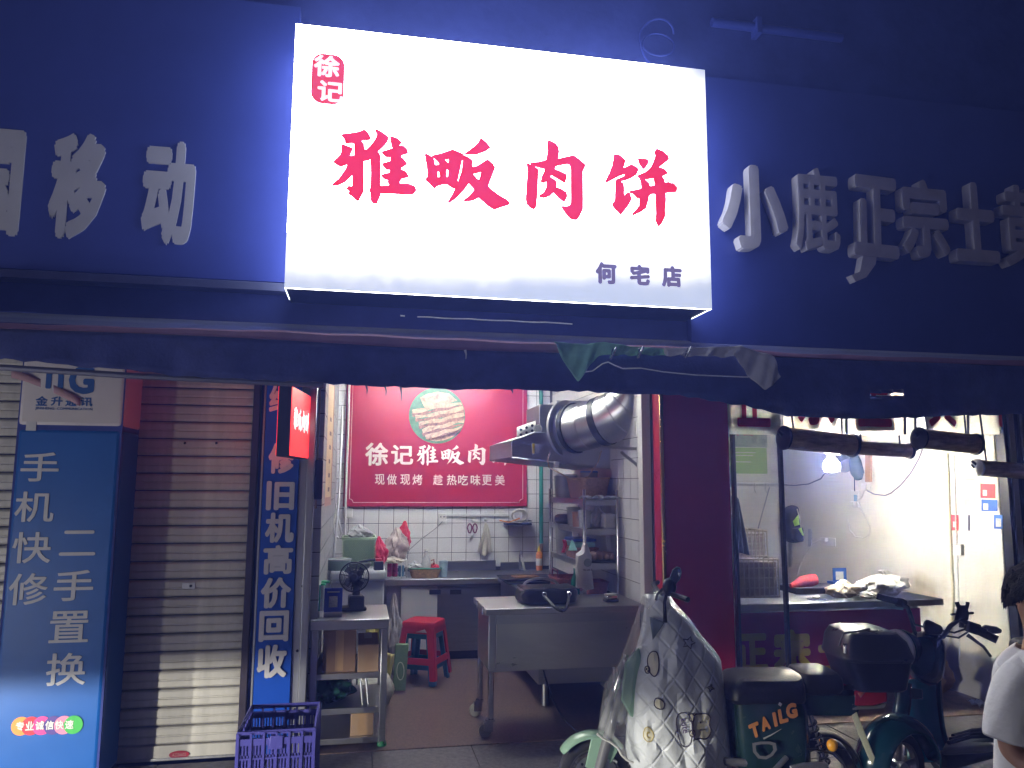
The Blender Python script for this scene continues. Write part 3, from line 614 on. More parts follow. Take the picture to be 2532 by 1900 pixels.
# ------------------------------------------------------------------ kitchen: red menu panel on the back wall
PYB = KY - .03
m_panel = mat('red_panel_print', (.36, .012, .035), .38, var=.06, scale=1.5)
mp_ = thing('menu_sign', 'big red panel with a round food picture on the kitchen back wall', 'panel', (.75, PYB, 1.38))
pxa, pxb, pza = A(848, 1250, PYB).x, A(1303, 1250, PYB).x, A(1000, 1253, PYB).z
obj('board', B().box(pxa, pxb, PYB, KY - .002, pza, 2.7), m_panel, mp_, bevel=.003)
m_pw = mat('white_print', (.72, .66, .68), .5, var=.03)
x0, x1, z0, z1, r_ = pxa + .06, pxb - .045, pza + .04, 2.66, .035
bl = [(x0 + r_ * sin(R(a)), z0 + r_ * cos(R(a))) for a in range(0, 91, 15)] + [(x1 - r_ * cos(R(a)), z0 + r_ * sin(R(a))) for a in range(0, 91, 15)] + [(x1, z1), (x0, z1)]
obj('border_line', B().tube([(u, PYB - .0015, v) for u, v in bl], .0032, 4, loop=True), m_pw, mp_)
for k, x0, y0, x1, y1 in (('徐', 903, 1095, 960, 1152), ('记', 967, 1101, 1022, 1149), ('ya', 1030, 1100, 1084, 1152), ('fan', 1090, 1101, 1148, 1150), ('rou', 1157, 1098, 1202, 1150), ('bing', 1210, 1098, 1262, 1152)):
    obj('character', put_px(B(), k, x0, y0, x1, y1, PYB - .001, .002, .0 if len(k) > 1 else .03), m_pw, mp_, smooth=False)
bb = B()
for ch, x0 in zip('现做现烤趁热吃味更美', (927, 957, 990, 1020, 1071, 1105, 1133, 1164, 1192, 1224)): put_px(bb, ch, x0, 1173 + (x0 - 927) * .006, x0 + 24, 1199 + (x0 - 927) * .006, PYB - .001, .0015, .01)
obj('slogan', bb, m_pw, mp_, smooth=False)
cc = A(1081, 1028, PYB); rr = A(1150, 1028, PYB).x - cc.x
pc = obj('food_picture', B().lathe([(rr, 0), (rr, .002)], (cc.x, PYB - .0005, cc.z), (0, -1, 0), 40), mat('plate_green_print', (.10, .22, .14), .5, var=.3, scale=12), mp_)
m_bread = mat('flatbread_print', (.50, .36, .27), .6, var=.4, scale=30, dirt=.8, dcol=(.16, .08, .05)); m_fill = mat('filling_print', (.26, .14, .10), .6, var=.6, scale=40)
def clip(poly_):
    o = []
    for u, v in poly_:
        d = math.hypot(u, v); f = min(1, .985 / d) if d else 1; o.append((u * f, v * f))
    return o
for i in range(6):
    c0 = .35 - i * .24; lay = [(-.9 + .12 * i, c0 - .28), (.95, c0 + .12), (.98, c0), (-.86 + .12 * i, c0 - .42)]
    for j, (mm, dv) in enumerate(((m_fill, 0), (m_bread, .13))):
        pl_ = []
        for a, b_ in zip(lay, lay[1:] + lay[:1]): pl_ += [(a[0] + (b_[0] - a[0]) * q / 6, a[1] + (b_[1] - a[1]) * q / 6 + dv + .035 * sin(q * 2.3 + i * 1.7) + .02 * sin(q * 5 + i)) for q in range(6)]
        obj('flatbread_layer', B().prism(clip(pl_), lambda u, v, t, k=i * 2 + j: (cc.x + u * rr, PYB - .003 - .0006 * k - t, cc.z + v * rr * .93), .0005), mm, pc, smooth=False)
pl_ = clip([(-.62, .62), (-.4, .75), (0, .85), (.4, .8), (.7, .55), (.3, .42), (-.1, .3), (-.38, .15), (-.5, .35)])
obj('flatbread_layer', B().prism(pl_, lambda u, v, t: (cc.x + u * rr, PYB - .0112 - t, cc.z + v * rr), .0005), m_bread, pc, smooth=False)

# beige menu board on the left wall
mb = thing('menu_board', 'beige price board in perspective on the kitchen left wall', 'board', A(805, 1100, .5))
q0, q1 = A(788, 1100, .1), A(823, 1100, .95)
zt0, zb0 = 2.32, A(790, 1258, .1).z
dv_ = V((q1.x - q0.x, q1.y - q0.y, 0)); ln = dv_.length; dv_.normalize(); nv = V((dv_.y, -dv_.x, 0))
def mbb(a0, a1, n0, n1, z0, z1): return B().raw([V((q0.x, q0.y, 0)) + dv_ * a + nv * n_ + V((0, 0, z)) for a in (a0, a1) for n_ in (n0, n1) for z in (z0, z1)], [(0, 1, 3, 2), (4, 6, 7, 5), (0, 4, 5, 1), (2, 3, 7, 6), (0, 2, 6, 4), (1, 5, 7, 3)])
obj('board', mbb(0, ln, -.012, 0, zb0, zt0), mat('beige_board', (.62, .43, .25), .5, var=.08), mb, bevel=.002)
obj('border', mbb(0, ln, 0, .0015, zb0, zb0 + .06), mat('brown_print', (.35, .16, .10), .5), mb)
obj('border', mbb(ln - .03, ln, 0, .0016, zb0 + .06, zt0), mat('brown_print', (.35, .16, .10), .5), mb)
bb = B()
for i in range(7):
    for j in range(3):
        p_ = V((q0.x, q0.y, 0)) + dv_ * (.1 + .25 * j) + nv * .001 + V((0, 0, zt0 - .28 - i * .1)); w_ = .06 + .08 * rnd.random()
        bb.raw([p_, p_ + dv_ * w_, p_ + dv_ * w_ + V((0, 0, .03)), p_ + V((0, 0, .03))], [(0, 1, 2, 3)])
obj('menu_lines', bb, mat('brown_ink', (.16, .09, .06), .6), mb, smooth=False)['kind'] = 'stuff'
top('loudspeaker', 'dark rounded speaker panel hanging below the red light box', 'panel', B().prism(rrect(A(777, 1200, .05).x, A(797, 1200, .05).x, A(780, 1236, .05).z, A(780, 1137, .05).z, .01, 3), lambda u, v, t: (u, .05 + t, v), .03), m_black)

# pipes and fittings on the walls
def pipe_thing(label, path, r, m, n=10, name='pipe', cat='pipe'): return top(name, label, cat, B().tube([V(p) for p in path], r, n), m)
m_pvc = mat('white_pvc', (.66, .66, .66), .35, var=.05); m_green = mat('teal_pipe', (.02, .20, .17), .4, var=.15); m_copper = mat('old_brown_pipe', (.24, .13, .07), .5, .4)
pipe_thing('white pipe rising along the left tiled corner', [(-.14, KY - .06, 2.6), (-.14, KY - .06, .9)], .011, m_pvc)
pipe_thing('grey leaning pole against the left tiled corner', [A(847, 1005, 2.7), A(838, 1240, 2.4), A(822, 1400, 2.2)], .011, m_alu)
pipe_thing('green downpipe beside the red panel', [A(1338, 960, 2.82), A(1338, 1344, 2.82)], .022, m_green)
pipe_thing('rusty lower downpipe beside the sink', [A(1338, 1345, 2.82), A(1337, 1425, 2.82)], .02, m_copper)
pipe_thing('loop of white hose hanging below the left corner', [A(*p, 2.5) for p in ((830, 1245), (835, 1280), (845, 1320), (838, 1332), (826, 1320), (824, 1290), (832, 1262))], .01, m_pvc, name='hose', cat='hose')
def wbox(name, label, cat, x0, y0, x1, y1, Y, d, m, bevel=.004):
    a, b_ = A(x0, y0, Y), A(x1, y1, Y); return top(name, label, cat, B().box(a.x, b_.x, Y, Y + d, b_.z, a.z), m, bevel=bevel)
wbox('junction_box', 'small white box under the left end of the red panel', 'box', 850, 1258, 871, 1281, 2.84, .055, m_white)
sk = thing('wall_socket', 'white wall socket with a plug below the red panel', 'socket', A(1094, 1283, KY))
a, b_ = A(1084, 1270, KY - .012), A(1104, 1296, KY - .012)
obj('plate', B().box(a.x, b_.x, KY - .014, KY - .002, b_.z, a.z), m_white, sk, bevel=.003)
obj('plug', B().cyl(A(1094, 1287, KY - .05), A(1094, 1287, KY - .015), .016, n=12), m_white, sk)
for dx in (-4, 4): q = A(1094 + dx, 1278, KY - .0145); obj('hole', B().box(q.x - .004, q.x + .004, q.y - .001, q.y + .001, q.z - .008, q.z + .008), m_dark, sk)
pipe_thing('grey cord from the socket down to the bottle basket', [A(1094, 1290, KY - .05), A(1080, 1305, KY - .05), A(1040, 1335, KY - .06), A(1012, 1360, KY - .08), A(1005, 1385, KY - .1)], .005, mat('grey_cord', (.3, .29, .3), .5), 6, 'electric_cable', 'cable')
cd = top('cable_duct', 'white cable duct along the tiles right of the socket', 'cable duct', B().box(A(1105, 1278, KY).x, A(1257, 1278, KY).x, KY - .02, KY - .001, A(1150, 1277, KY).z, A(1150, 1271, KY).z), m_pvc, bevel=.002)
# scissors and cloth on hooks
scs = thing('scissors', 'scissors with dark red handles hanging on the tiles', 'scissors', A(1168, 1320, KY - .03))
m_mar = mat('maroon_plastic', (.16, .015, .05), .4)
for s in (-1, 1):
    c0 = A(1168 + s * 6.5, 1307, KY - .03)
    obj('handle', B().tube([c0 + V((.022 * cos(a * pi / 7) * (1 - .2 * (a > 7)), 0, .045 * sin(a * pi / 7))) for a in range(14)], .007, 6, loop=True), m_mar, scs)
    obj('blade', B().raw([A(1166, 1318, KY - .032 + s * .002), A(1172, 1318, KY - .032 + s * .002), A(1164 + s * 2, 1340, KY - .032 + s * .002)], [(0, 1, 2)]), m_steel, scs, solid=.002)
hkm = m_white
for i, (px, lab) in enumerate(((1168, 'white adhesive hook carrying the scissors'), (1201, 'white adhesive hook carrying the cloth'))):
    q = A(px, 1285, KY - .004); top('wall_hook', lab, 'hook', B().lathe([(.02, 0), (.018, .004), (.006, .01), (.005, .024), (.001, .026)], q, (0, -1, 0), 14), hkm, 'tile hooks')
q = A(1201, 1292, KY - .03)
top('hanging_cloth', 'pale cloth hanging from a hook on the tiles', 'cloth', B().grid(lambda u, v: (q.x + (u - .5) * (.015 + .13 * v ** .8) + .008 * sin(v * 5), q.y - .02 * sin(u * 14) * v, q.z - .29 * v - .05 * (1 - abs(2 * u - 1)) * v), 22, 14), mat('cream_cloth', (.62, .60, .52), .9, var=.1, bump=.3), solid=.003)
# corner shelf with coiled hose
cs_ = thing('corner_shelf', 'small dark wall shelf under the red panel corner', 'shelf', A(1285, 1295, KY - .1))
a, b_ = A(1252, 1294, KY - .16), A(1315, 1298, KY - .16)
obj('tray', B().box(a.x, b_.x, KY - .16, KY - .002, b_.z - .005, a.z), m_dark, cs_, bevel=.002)
obj('rim', B().tube([(a.x, KY - .16, a.z + .02), (b_.x, KY - .16, a.z + .02), (b_.x, KY - .01, a.z + .02)], .004, 6), m_dark, cs_)
c0 = A(1284, 1275, KY - .08)
bb = B()
for k in range(3): bb.tube([c0 + V(((.075 - .008 * k) * cos(a * pi / 12), -.03 + .025 * k, (.062 - .006 * k) * sin(a * pi / 12))) for a in range(24)], .011, 6, loop=True)
top('coiled_hose', 'coil of pale hose in clear film on the corner shelf', 'hose', bb, mat('pale_hose', (.6, .58, .55), .35))
top('orange_brush', 'orange handled brush lying on the corner shelf', 'brush', B().tube([A(1235, 1287, KY - .17), A(1258, 1292, KY - .17), A(1285, 1282, KY - .17)], [.008, .006, .009], 6), mat('orange_plastic', (.75, .28, .05), .4))

# ------------------------------------------------------------------ range hood and duct
hood = thing('range_hood', 'stainless range hood with blower box above the right counter', 'range hood', A(1400, 1120, 1.1))
front = [A(*p, .9) for p in ((1265, 1088), (1322, 1068), (1560, 1080), (1560, 1163), (1265, 1131))]
back = [V((p.x, 1.95, p.z)) for p in front]
obj('canopy', B().loft([front, back]), m_steelh, hood, bevel=.004)
obj('grease_rim', B().tube([front[4] + V((0, -.004, -.004)), front[3] + V((0, -.004, -.004))], .008, 6), m_steel, hood)
pb = [A(*p, 1.0) for p in ((1278, 1057), (1325, 1040), (1325, 1072), (1278, 1088))]
obj('punched_plate', B().raw(pb, [(0, 1, 2, 3)]), m_white, hood, solid=.004)
for i in range(6):
    q = pb[0].lerp(pb[1], .2 + .3 * (i % 3)).lerp(pb[3].lerp(pb[2], .2 + .3 * (i % 3)), .3 + .4 * (i // 3)); obj('punched_hole', B().lathe([(.011, 0), (.011, .004)], q + V((0, -.003, 0)), (0, -1, 0), 12), m_dark, hood)
a, b_ = A(1334, 1000, 1.0), A(1374, 1124, 1.0)
obj('fan_box', B().box(a.x, b_.x, 1.0, 1.5, b_.z, a.z), m_steeld, hood, bevel=.004)
a2, b2 = A(1376, 990, .98), A(1480, 1128, .98)
obj('outlet_plate', B().box(a2.x, b2.x, .98, 1.45, b2.z, a2.z), m_steelh, hood, bevel=.004)
q = A(1330, 1061, .98); obj('dial', B().lathe([(.035, 0), (.035, .01), (.026, .012), (.026, .006), (.005, .006)], (q.x, .985, q.z), (0, -1, 0), 20), m_white, hood)
for (x0, y0, x1, y1), mm in (((1316, 1097, 1322, 1122), mat('yellow_label', (.8, .62, .05), .5)), ((1325, 1098, 1333, 1121), m_white)):
    a, b_ = A(x0, y0, .895), A(x1, y1, .895); obj('sticker', B().box(a.x, b_.x, .895, .8985, b_.z, a.z), mm, hood)
lamp_ = A(1376, 1149, .86); obj('switch', B().box(lamp_.x - .02, lamp_.x + .02, .85, .88, lamp_.z - .025, lamp_.z + .02), m_white, hood, bevel=.004)
duct = thing('exhaust_duct', 'shiny round exhaust duct bending up from the range hood', 'duct', A(1560, 1000, .5))
path = [A(1405, 1062, .97), A(1440, 1056, .84), A(1492, 1042, .70), A(1535, 1022, .58), A(1562, 996, .52), A(1574, 962, .49), A(1577, 920, .48), A(1577, 850, .48)]
m_duct = mat('spiral_duct_steel', (.74, .75, .77), .3, 1, var=.1, scale=5, rvar=.08, bump=.04, bscale=8)
def ringat(b_, i, t_, r, w_, n=28):
    p = path[i].lerp(path[i + 1], t_); d = (path[i + 1] - path[i]).normalized()
    return b_.tube([p - d * w_, p - d * w_ * .5, p + d * w_ * .5, p + d * w_], [r * .985, r, r, r * .985], n)
pp = []
for i in range(len(path) - 1):
    for k in range(4): pp.append(path[i].lerp(path[i + 1], k / 4))
for _ in range(2): pp = [pp[0]] + [(pp[i - 1] + pp[i] * 2 + pp[i + 1]) / 4 for i in range(1, len(pp) - 1)] + [pp[-1]]
DR = .188
obj('tube', B().tube(pp, DR, 32), m_duct, duct)
for i in (5, 12, 15, 18, 21):
    d = (pp[i + 1] - pp[i - 1]).normalized(); obj('seam', B().tube([pp[i] - d * .008, pp[i] - d * .003, pp[i] + d * .003, pp[i] + d * .008], [DR, DR + .005, DR + .005, DR], 32), m_duct, duct)
for i, w_, r2, mm in ((0, .012, DR + .045, m_steel), (2, .02, DR + .012, m_dark), (8, .028, DR + .006, m_black)):
    d = (pp[i + 1] - pp[max(0, i - 1)]).normalized(); obj('flange', B().tube([pp[i] - d * w_, pp[i] + d * w_], r2, 32), mm, duct)
br_ = thing('wall_bracket', 'steel angle bracket holding the duct at the right jamb', 'bracket', A(1583, 1140, .3))
for p0_, p1_ in (((1488, 1106), (1584, 1110)), ((1584, 1094), (1585, 1194)), ((1535, 1118), (1586, 1160))):
    obj('bar', B().tube([A(*p0_, .32), A(*p1_, .30)], .014, 4), m_steel, br_)
pipe_thing('tan cord drooping under the range hood', [A(*p, .86) for p in ((1360, 1120), (1354, 1138), (1358, 1157), (1380, 1168), (1405, 1182), (1432, 1188), (1455, 1178), (1478, 1145), (1487, 1115))], .005, mat('tan_cord', (.5, .36, .24), .5), 6, 'electric_cable', 'cable')

# ------------------------------------------------------------------ steel rack on the right counter
RX0, RX1, RY0, RY1 = 1.645, 1.905, .66, 1.72
rk = thing('steel_rack', 'tubular steel rack with three shelves against the right tiles', 'rack', (1.78, 1.2, .76))
RCZ = .762
for x_, y_ in ((RX0, RY0), (RX1, RY0), (RX0, RY1), (RX1, RY1)): obj('post', B().cyl((x_, y_, RCZ), (x_, y_, 1.56), .0135, n=12), m_chrome, rk)
ZS = (1.015, 1.268, 1.485)
for z_ in ZS:
    obj('shelf', B().box(RX0 + .012, RX1 - .012, RY0 + .004, RY1, z_ - .045, z_), m_steel, rk, bevel=.003)
# things on the rack
m_clear = mat('clear_plastic', (.75, .78, .82), .12, var=.03, trans=.0, alpha=.38)
m_cloudy = mat('cloudy_plastic', (.6, .62, .66), .25, var=.1, alpha=.62)
def cont(label, x, y, z, r, h, m, cat='container', r2=None, name='plastic_tub', lid=None):
    t_ = thing(name, label, cat, (x, y, z))
    obj('body', B().lathe([(r * .2, .001), (r * .86, .001), (r * (r2 or 1), h), (r * (r2 or 1) * .94, h), (r * .8, .008)], (x, y, z), n=20), m, t_)
    obj('lid' if lid else 'rim', B().lathe([(r * (r2 or 1) * 1.03, h - .006), (r * (r2 or 1) * 1.03, h + .006), (r * (r2 or 1) * .9, h + .007)], (x, y, z), n=20, cap=bool(lid)), lid or m, t_)
    return t_
def box_(name, label, cat, c, s, m, rz=0, bevel=.006): return top(name, label, cat, B().obx(V(c) + V((0, 0, s[2] / 2)), s, (0, 0, rz)), m, bevel=bevel)
z_ = ZS[1]
cont('cloudy cup at the front left of the middle rack shelf', 1.69, .80, z_, .05, .13, m_cloudy, 'cup')
cont('cloudy cup with orange contents on the middle rack shelf', 1.69, .98, z_, .05, .11, mat('orange_contents', (.45, .25, .18), .4), 'cup')
cont('tall cup with a rim at the far end of the middle rack shelf', 1.70, 1.16, z_, .055, .14, m_cloudy, 'cup')
box_('dark_pouch', 'dark slumped pouch at the far end of the middle rack shelf', 'pouch', (1.71, 1.42, z_), (.14, .2, .08), m_black, .3, .03)
box_('white_tub', 'square white tub at the right of the middle rack shelf', 'container', (1.855, .76, z_), (.09, .14, .11), m_white, .05, .012)
def bag(name, label, c, s, m, seed=1, knot=True, cat='bag', parent=None, n=44, mm=28, sag=.25):
    """crumpled bag: a lumpy closed surface, narrowed to a knot"""
    rg = random.Random(seed); ph = [rg.uniform(0, 6) for _ in range(8)]
    rings = []
    for j in range(mm + 1):
        v = j / mm; prof = (max(.0, sin(pi * min(.98, v * 1.05 + .12))) ** .55) if v < .7 or not knot else max(.12, sin(pi * min(1, .7 * 1.15 + .12)) ** .55 * max(0, 1 - (v - .7) / .3) ** .8 + .1)
        if not knot and v > .97: prof *= .7
        ring = []
        for i in range(n):
            a = 2 * pi * i / n
            w_ = 1 + .13 * sin(3 * a + ph[0] + 3 * v) + .10 * sin(7 * a + ph[1] + 9 * v) + .08 * sin(11 * a - 13 * v + ph[2]) + .08 * sin(17 * v + ph[3] + 2 * a) + .05 * sin(13 * a + 23 * v + ph[6])
            ring.append(V(c) + V((s[0] * prof * w_ * cos(a) + .1 * s[0] * sin(5 * v + ph[4]), s[1] * prof * w_ * sin(a), s[2] * (v - sag * .08 * sin(2 * a + ph[5]) * sin(pi * v)))))
        rings.append(ring)
    return top(name, label, cat, B().loft(rings), m) if parent is None else obj(name, B().loft(rings), m, parent)
bag('plastic_bag', 'clear plastic bag standing on the middle rack shelf', (1.79, .82, z_ + .002), (.06, .07, .17), m_cloudy, 3)
bag('plastic_bag', 'clear bag stuffed behind the post on the middle rack shelf', (1.76, 1.05, z_ + .002), (.05, .08, .13), m_cloudy, 4)
z_ = ZS[2]
cont('big lidded jar at the far end of the top rack shelf', 1.73, 1.52, z_, .10, .19, m_cloudy, 'jar', lid=m_white, name='jar')
def woven(label, c, s, col, name='basket', taper=.82, rows=7, nn=40, rimm=None):
    t_ = thing(name, label, 'basket', c); mm = mat('woven_strip', col, .7, var=.35, scale=60, bump=.5, bscale=160)
    rings = []
    for j in range(rows * 2 + 1):
        v = j / (rows * 2); k = taper + (1 - taper) * v
        o = rrect(-s[0] / 2 * k, s[0] / 2 * k, -s[1] / 2 * k, s[1] / 2 * k, min(s[:2]) * .18 * k, 6)
        rings.append([V(c) + V((u * (1 + .012 * (-1) ** (i + j)), w_ * (1 + .012 * (-1) ** (i + j)), s[2] * v)) for i, (u, w_) in enumerate(o)])
    obj('wall', B().loft(rings, True, False), mm, t_, solid=.006)
    o = rrect(-s[0] / 2 * taper, s[0] / 2 * taper, -s[1] / 2 * taper, s[1] / 2 * taper, min(s[:2]) * .16, 6); obj('base', B().prism(o, lambda u, v, t: (c[0] + u, c[1] + v, c[2] + .002 + t), .004), mm, t_)
    obj('rim', B().tube(rings[-1], .008, 6, loop=True), rimm or mm, t_)
    return t_
woven('wide woven basket on top of the steel rack', (1.78, 1.02, z_), (.22, .5, .16), (.32, .19, .13))
cont('blue lid tub standing in the basket on the rack', 1.78, .98, z_ + .012, .07, .2, m_cloudy, lid=mat('blue_lid', (.05, .18, .5), .4))
top('crumpled_film', 'crumpled clear film at the front edge of the rack top', 'film', B().grid(lambda u, v: (RX0 - .03 + .3 * u, RY0 - .03 + .1 * v, z_ + .018 + .016 * sin(u * 21 + v * 4) * sin(v * 9 + u * 3)), 26, 8), m_clear, solid=.001)
z_ = ZS[0]
cont('frosted pitcher at the far end of the lower rack shelf', 1.71, 1.5, z_, .075, .25, m_cloudy, 'pitcher', name='pitcher')
woven('brown woven tray in the middle of the lower rack shelf', (1.76, 1.16, z_), (.2, .34, .08), (.34, .17, .10))
box_('lunch_box', 'mint lidded lunch box stacked on the brown tray', 'container', (1.75, 1.14, z_ + .09), (.17, .28, .04), mat('mint_plastic', (.32, .62, .55), .35), 0, .012)
box_('blue_tray', 'dark blue tray on top of the mint lunch box', 'tray', (1.75, 1.14, z_ + .135), (.18, .3, .022), mat('navy_plastic', (.02, .05, .28), .4), 0, .006)
et = thing('egg_tray', 'tray of brown eggs at the front of the lower rack shelf', 'egg tray', (1.78, .8, z_))
obj('tray', B().box(RX0 + .02, RX1 - .015, .67, .93, z_ + .001, z_ + .022), m_dark, et, bevel=.004)
eg = B().lathe([(.001, 0), (.012, .003), (.0195, .014), (.0215, .024), (.019, .036), (.011, .047), (.001, .051)], (0, 0, 0), n=12, cap=False)
copies('egg', eg, mat('brown_eggshell', (.55, .34, .24), .5, var=.2), [(RX0 + .045 + .044 * i, .695 + .048 * j, z_ + .022) for i in range(5) for j in range(5)], et)
for o in et.children:
    if o.type == 'MESH' and o.name.startswith('egg'): o.data.shade_smooth()
ck = thing('hanging_clip_toy', 'mint triangular pouch with a red ribbon hanging on the rack', 'pouch', A(1418, 1360, .66))
obj('pouch', B().raw([A(*p, y) for p, y in (((1404, 1362), .66), ((1428, 1362), .66), ((1414, 1331), .655), ((1404, 1362), .60), ((1428, 1362), .60))], [(0, 1, 2), (3, 4, 2), (0, 3, 2), (1, 4, 2), (0, 1, 4, 3)]), mat('mint_fabric', (.25, .58, .50), .6), ck, bevel=.006)
obj('ribbon', B().grid(lambda u, v: A(1390 + 9 * u + 3 * sin(v * 4), 1335 + 32 * v, .64 + .01 * sin(u * 9 + v * 5)), 4, 8), mat('red_ribbon', (.6, .03, .06), .4), ck, solid=.002)
m_bagw = mat('white_bag_film', (.70, .70, .68), .35, var=.08, alpha=.85, bump=.25, bscale=20)
hb = thing('hanging_bag', 'white printed carrier bag hanging from the rack front', 'bag', A(1445, 1400, .6))
ctr = [(1446, 1346, 6), (1446, 1362, 10), (1441, 1372, 18), (1441, 1400, 20), (1445, 1430, 20), (1447, 1455, 21)]
rings = []
for i, (px, py, w_) in enumerate(ctr):
    ring = []
    for k in range(18):
        a = 2 * pi * k / 18; s_ = 1 + .12 * sin(3 * a + i) + .08 * sin(7 * a + 2 * i)
        q = A(px + w_ * cos(a) * s_, py, .60); q.y += .05 * (w_ / 20) * sin(a) * s_; q.z += .008 * sin(4 * a + i); ring.append(q)
    rings.append(ring)
obj('body', B().loft(rings), m_bagw, hb)
obj('print', put_px(B(), 'Tibi with B', 1441, 1407, 1464, 1412, .548, .001, .02), m_dark, hb, smooth=False)
obj('print', B().lathe([(.03, 0), (.03, .001)], A(1453, 1392, .546), (0, -1, 0), 16), mat('grey_print', (.2, .22, .16), .6), hb)
pipe_thing('black cord behind the rack', [A(*p, 1.3) for p in ((1490, 1300), (1492, 1330), (1494, 1385), (1487, 1410), (1486, 1445))], .006, m_black, 6, 'electric_cable', 'cable')
# ------------------------------------------------------------------ kitchen: counters along the back and right walls
bc = thing('steel_counter', 'stainless back counter with two doors below the red panel', 'counter', (.8, 2.5, 0))
CZ = .735
obj('worktop', B().box(.24, KX1 - .01, 2.24, KY - .01, CZ - .05, CZ), m_steelh, bc, bevel=.004)
obj('carcass', B().box(.26, 1.30, 2.30, KY - .02, .10, CZ - .051), m_steeld, bc)
def dpanel(x0, y0, x1, y1, Y, d): a, b_ = A(x0, y0, Y), A(x1, y1, Y); return B().box(a.x, b_.x, Y, Y + d, b_.z, a.z)
obj('door', dpanel(992, 1453, 1079, 1612, 2.272, .025), mat('white_door', (.62, .63, .66), .35, var=.05), bc, bevel=.003)
obj('door', dpanel(1083, 1452, 1242, 1606, 2.27, .027), m_steeld, bc, bevel=.003)
for x0, x1 in ((1062, 1090), (1113, 1141)): obj('handle', dpanel(x0, 1459, x1, 1470, 2.255, .014), m_black, bc, bevel=.003)
obj('toe_kick', B().box(.27, 1.30, 2.33, 2.8, .006, .099), m_black, bc)
obj('backsplash', B().box(A(1107, 1400, KY - .03).x, A(1226, 1400, KY - .03).x, KY - .03, KY - .012, CZ + .001, A(1150, 1387, KY - .03).z), m_steeld, bc, bevel=.003)
obj('sink_splash', B().box(A(1238, 1400, KY - .03).x, A(1330, 1400, KY - .03).x, KY - .03, KY - .012, CZ + .001, A(1280, 1390, KY - .03).z), m_steeld, bc, bevel=.003)
rcn = thing('steel_counter', 'stainless side counter on legs along the right wall', 'counter', (1.6, 1.6, 0))
RZ = .755
obj('worktop', B().box(1.27, KX1 - .012, .63, 2.235, RZ - .045, RZ), m_steelh, rcn, bevel=.004)
obj('cabinet', B().box(1.29, KX1 - .02, .66, 2.2, .17, RZ - .046), m_steel, rcn, bevel=.004)
for x_, y_ in ((1.36, .74), (1.86, .74), (1.36, 2.1)): obj('leg', B().cyl((x_, y_, .005), (x_, y_, .169), .022, n=12), m_steel, rcn)
# tap, bottle, trays
tp = thing('kitchen_tap', 'chrome tap with a white hose at the back sink', 'tap', A(1285, 1435, KY - .1))
obj('spout', B().tube([A(*p, KY - .12) for p in ((1285, 1440), (1285, 1375), (1288, 1362), (1292, 1372))], .012, 10), m_chrome, tp)
obj('hose', B().tube([A(*p, KY - .16) for p in ((1289, 1378), (1294, 1395), (1298, 1415), (1298, 1428))], .011, 8), m_white, tp)
obj('sprayer', B().lathe([(.012, .05), (.03, .02), (.034, 0), (.001, -.002)], A(1296, 1427, KY - .16) , n=16), m_white, tp)
ob = thing('sauce_bottle', 'orange squeeze bottle beside the green downpipe', 'bottle', (0, 0, 0)); c0 = A(1333, 1420, KY - .12); c0.z = CZ; ob.location = c0
obj('body', B().lathe([(.028, .001), (.032, .01), (.032, .16), (.026, .18), (.014, .19)], c0, n=18), mat('orange_bottle', (.85, .28, .06), .35, var=.1), ob)
obj('cap', B().lathe([(.016, .19), (.014, .21), (.005, .24), (.002, .245)], c0, n=14), mat('yellow_cap', (.85, .55, .05), .4), ob)
obj('label', B().lathe([(.0325, .05), (.0325, .12)], c0, n=18, cap=False), m_white, ob)
for i, (lab, Y_, x_, dz) in enumerate((('dark baking tray lying lower on the side counter', 1.72, 1.46, 0), ('dark baking tray stacked with a chopping board on the side counter', 1.74, 1.44, .022))):
    t_ = thing('baking_tray', lab, 'tray', (x_, Y_, RZ + dz))
    o = rrect(x_ - .24, x_ + .24, Y_ - .17, Y_ + .17, .03, 4); o2 = rrect(x_ - .22, x_ + .22, Y_ - .15, Y_ + .15, .02, 4)
    obj('pan', B().loft([[(u, v, RZ + dz + .002) for u, v in o2], [(u, v, RZ + dz + .02) for u, v in o]], True, True), m_dark, t_)
    obj('rim', B().tube([(u, v, RZ + dz + .02) for u, v in o], .004, 6, loop=True), m_dark, t_)
box_('chopping_board', 'brown wooden board lying on the dark trays', 'board', (1.42, 1.72, RZ + .045), (.22, .12, .012), mat('wood', (.40, .22, .10), .6, var=.25, scale=12, stretch=(1, 9, 1)), .1, .004)
rbk = woven('red brown plastic basket under the rack near the cord', (1.66, 1.22, RZ), (.24, .3, .1), (.30, .09, .07))
obj('handle', B().tube([(1.56, 1.12, RZ + .1), (1.56, 1.14, RZ + .16), (1.56, 1.3, RZ + .16), (1.56, 1.32, RZ + .1)], .006, 6), m_mar, rbk)
rbk = woven('smaller red brown basket right of the rack post', (1.80, .92, RZ), (.17, .2, .1), (.28, .08, .07))
obj('handle', B().tube([(1.74, .85, RZ + .1), (1.74, .86, RZ + .15), (1.74, .97, RZ + .15), (1.74, .98, RZ + .1)], .006, 6), m_mar, rbk)
gb = thing('green_bottle', 'dark green bottle behind the hanging white bag', 'bottle', (1.60, .76, RZ))
obj('glass', B().lathe([(.03, .001), (.034, .01), (.034, .13), (.014, .18), (.013, .22)], (1.60, .76, RZ), n=18), mat('green_glass', (.01, .12, .08), .12, var=.1), gb)
obj('cap', B().lathe([(.015, .22), (.015, .24), (.001, .241)], (1.60, .76, RZ), n=14), m_white, gb)

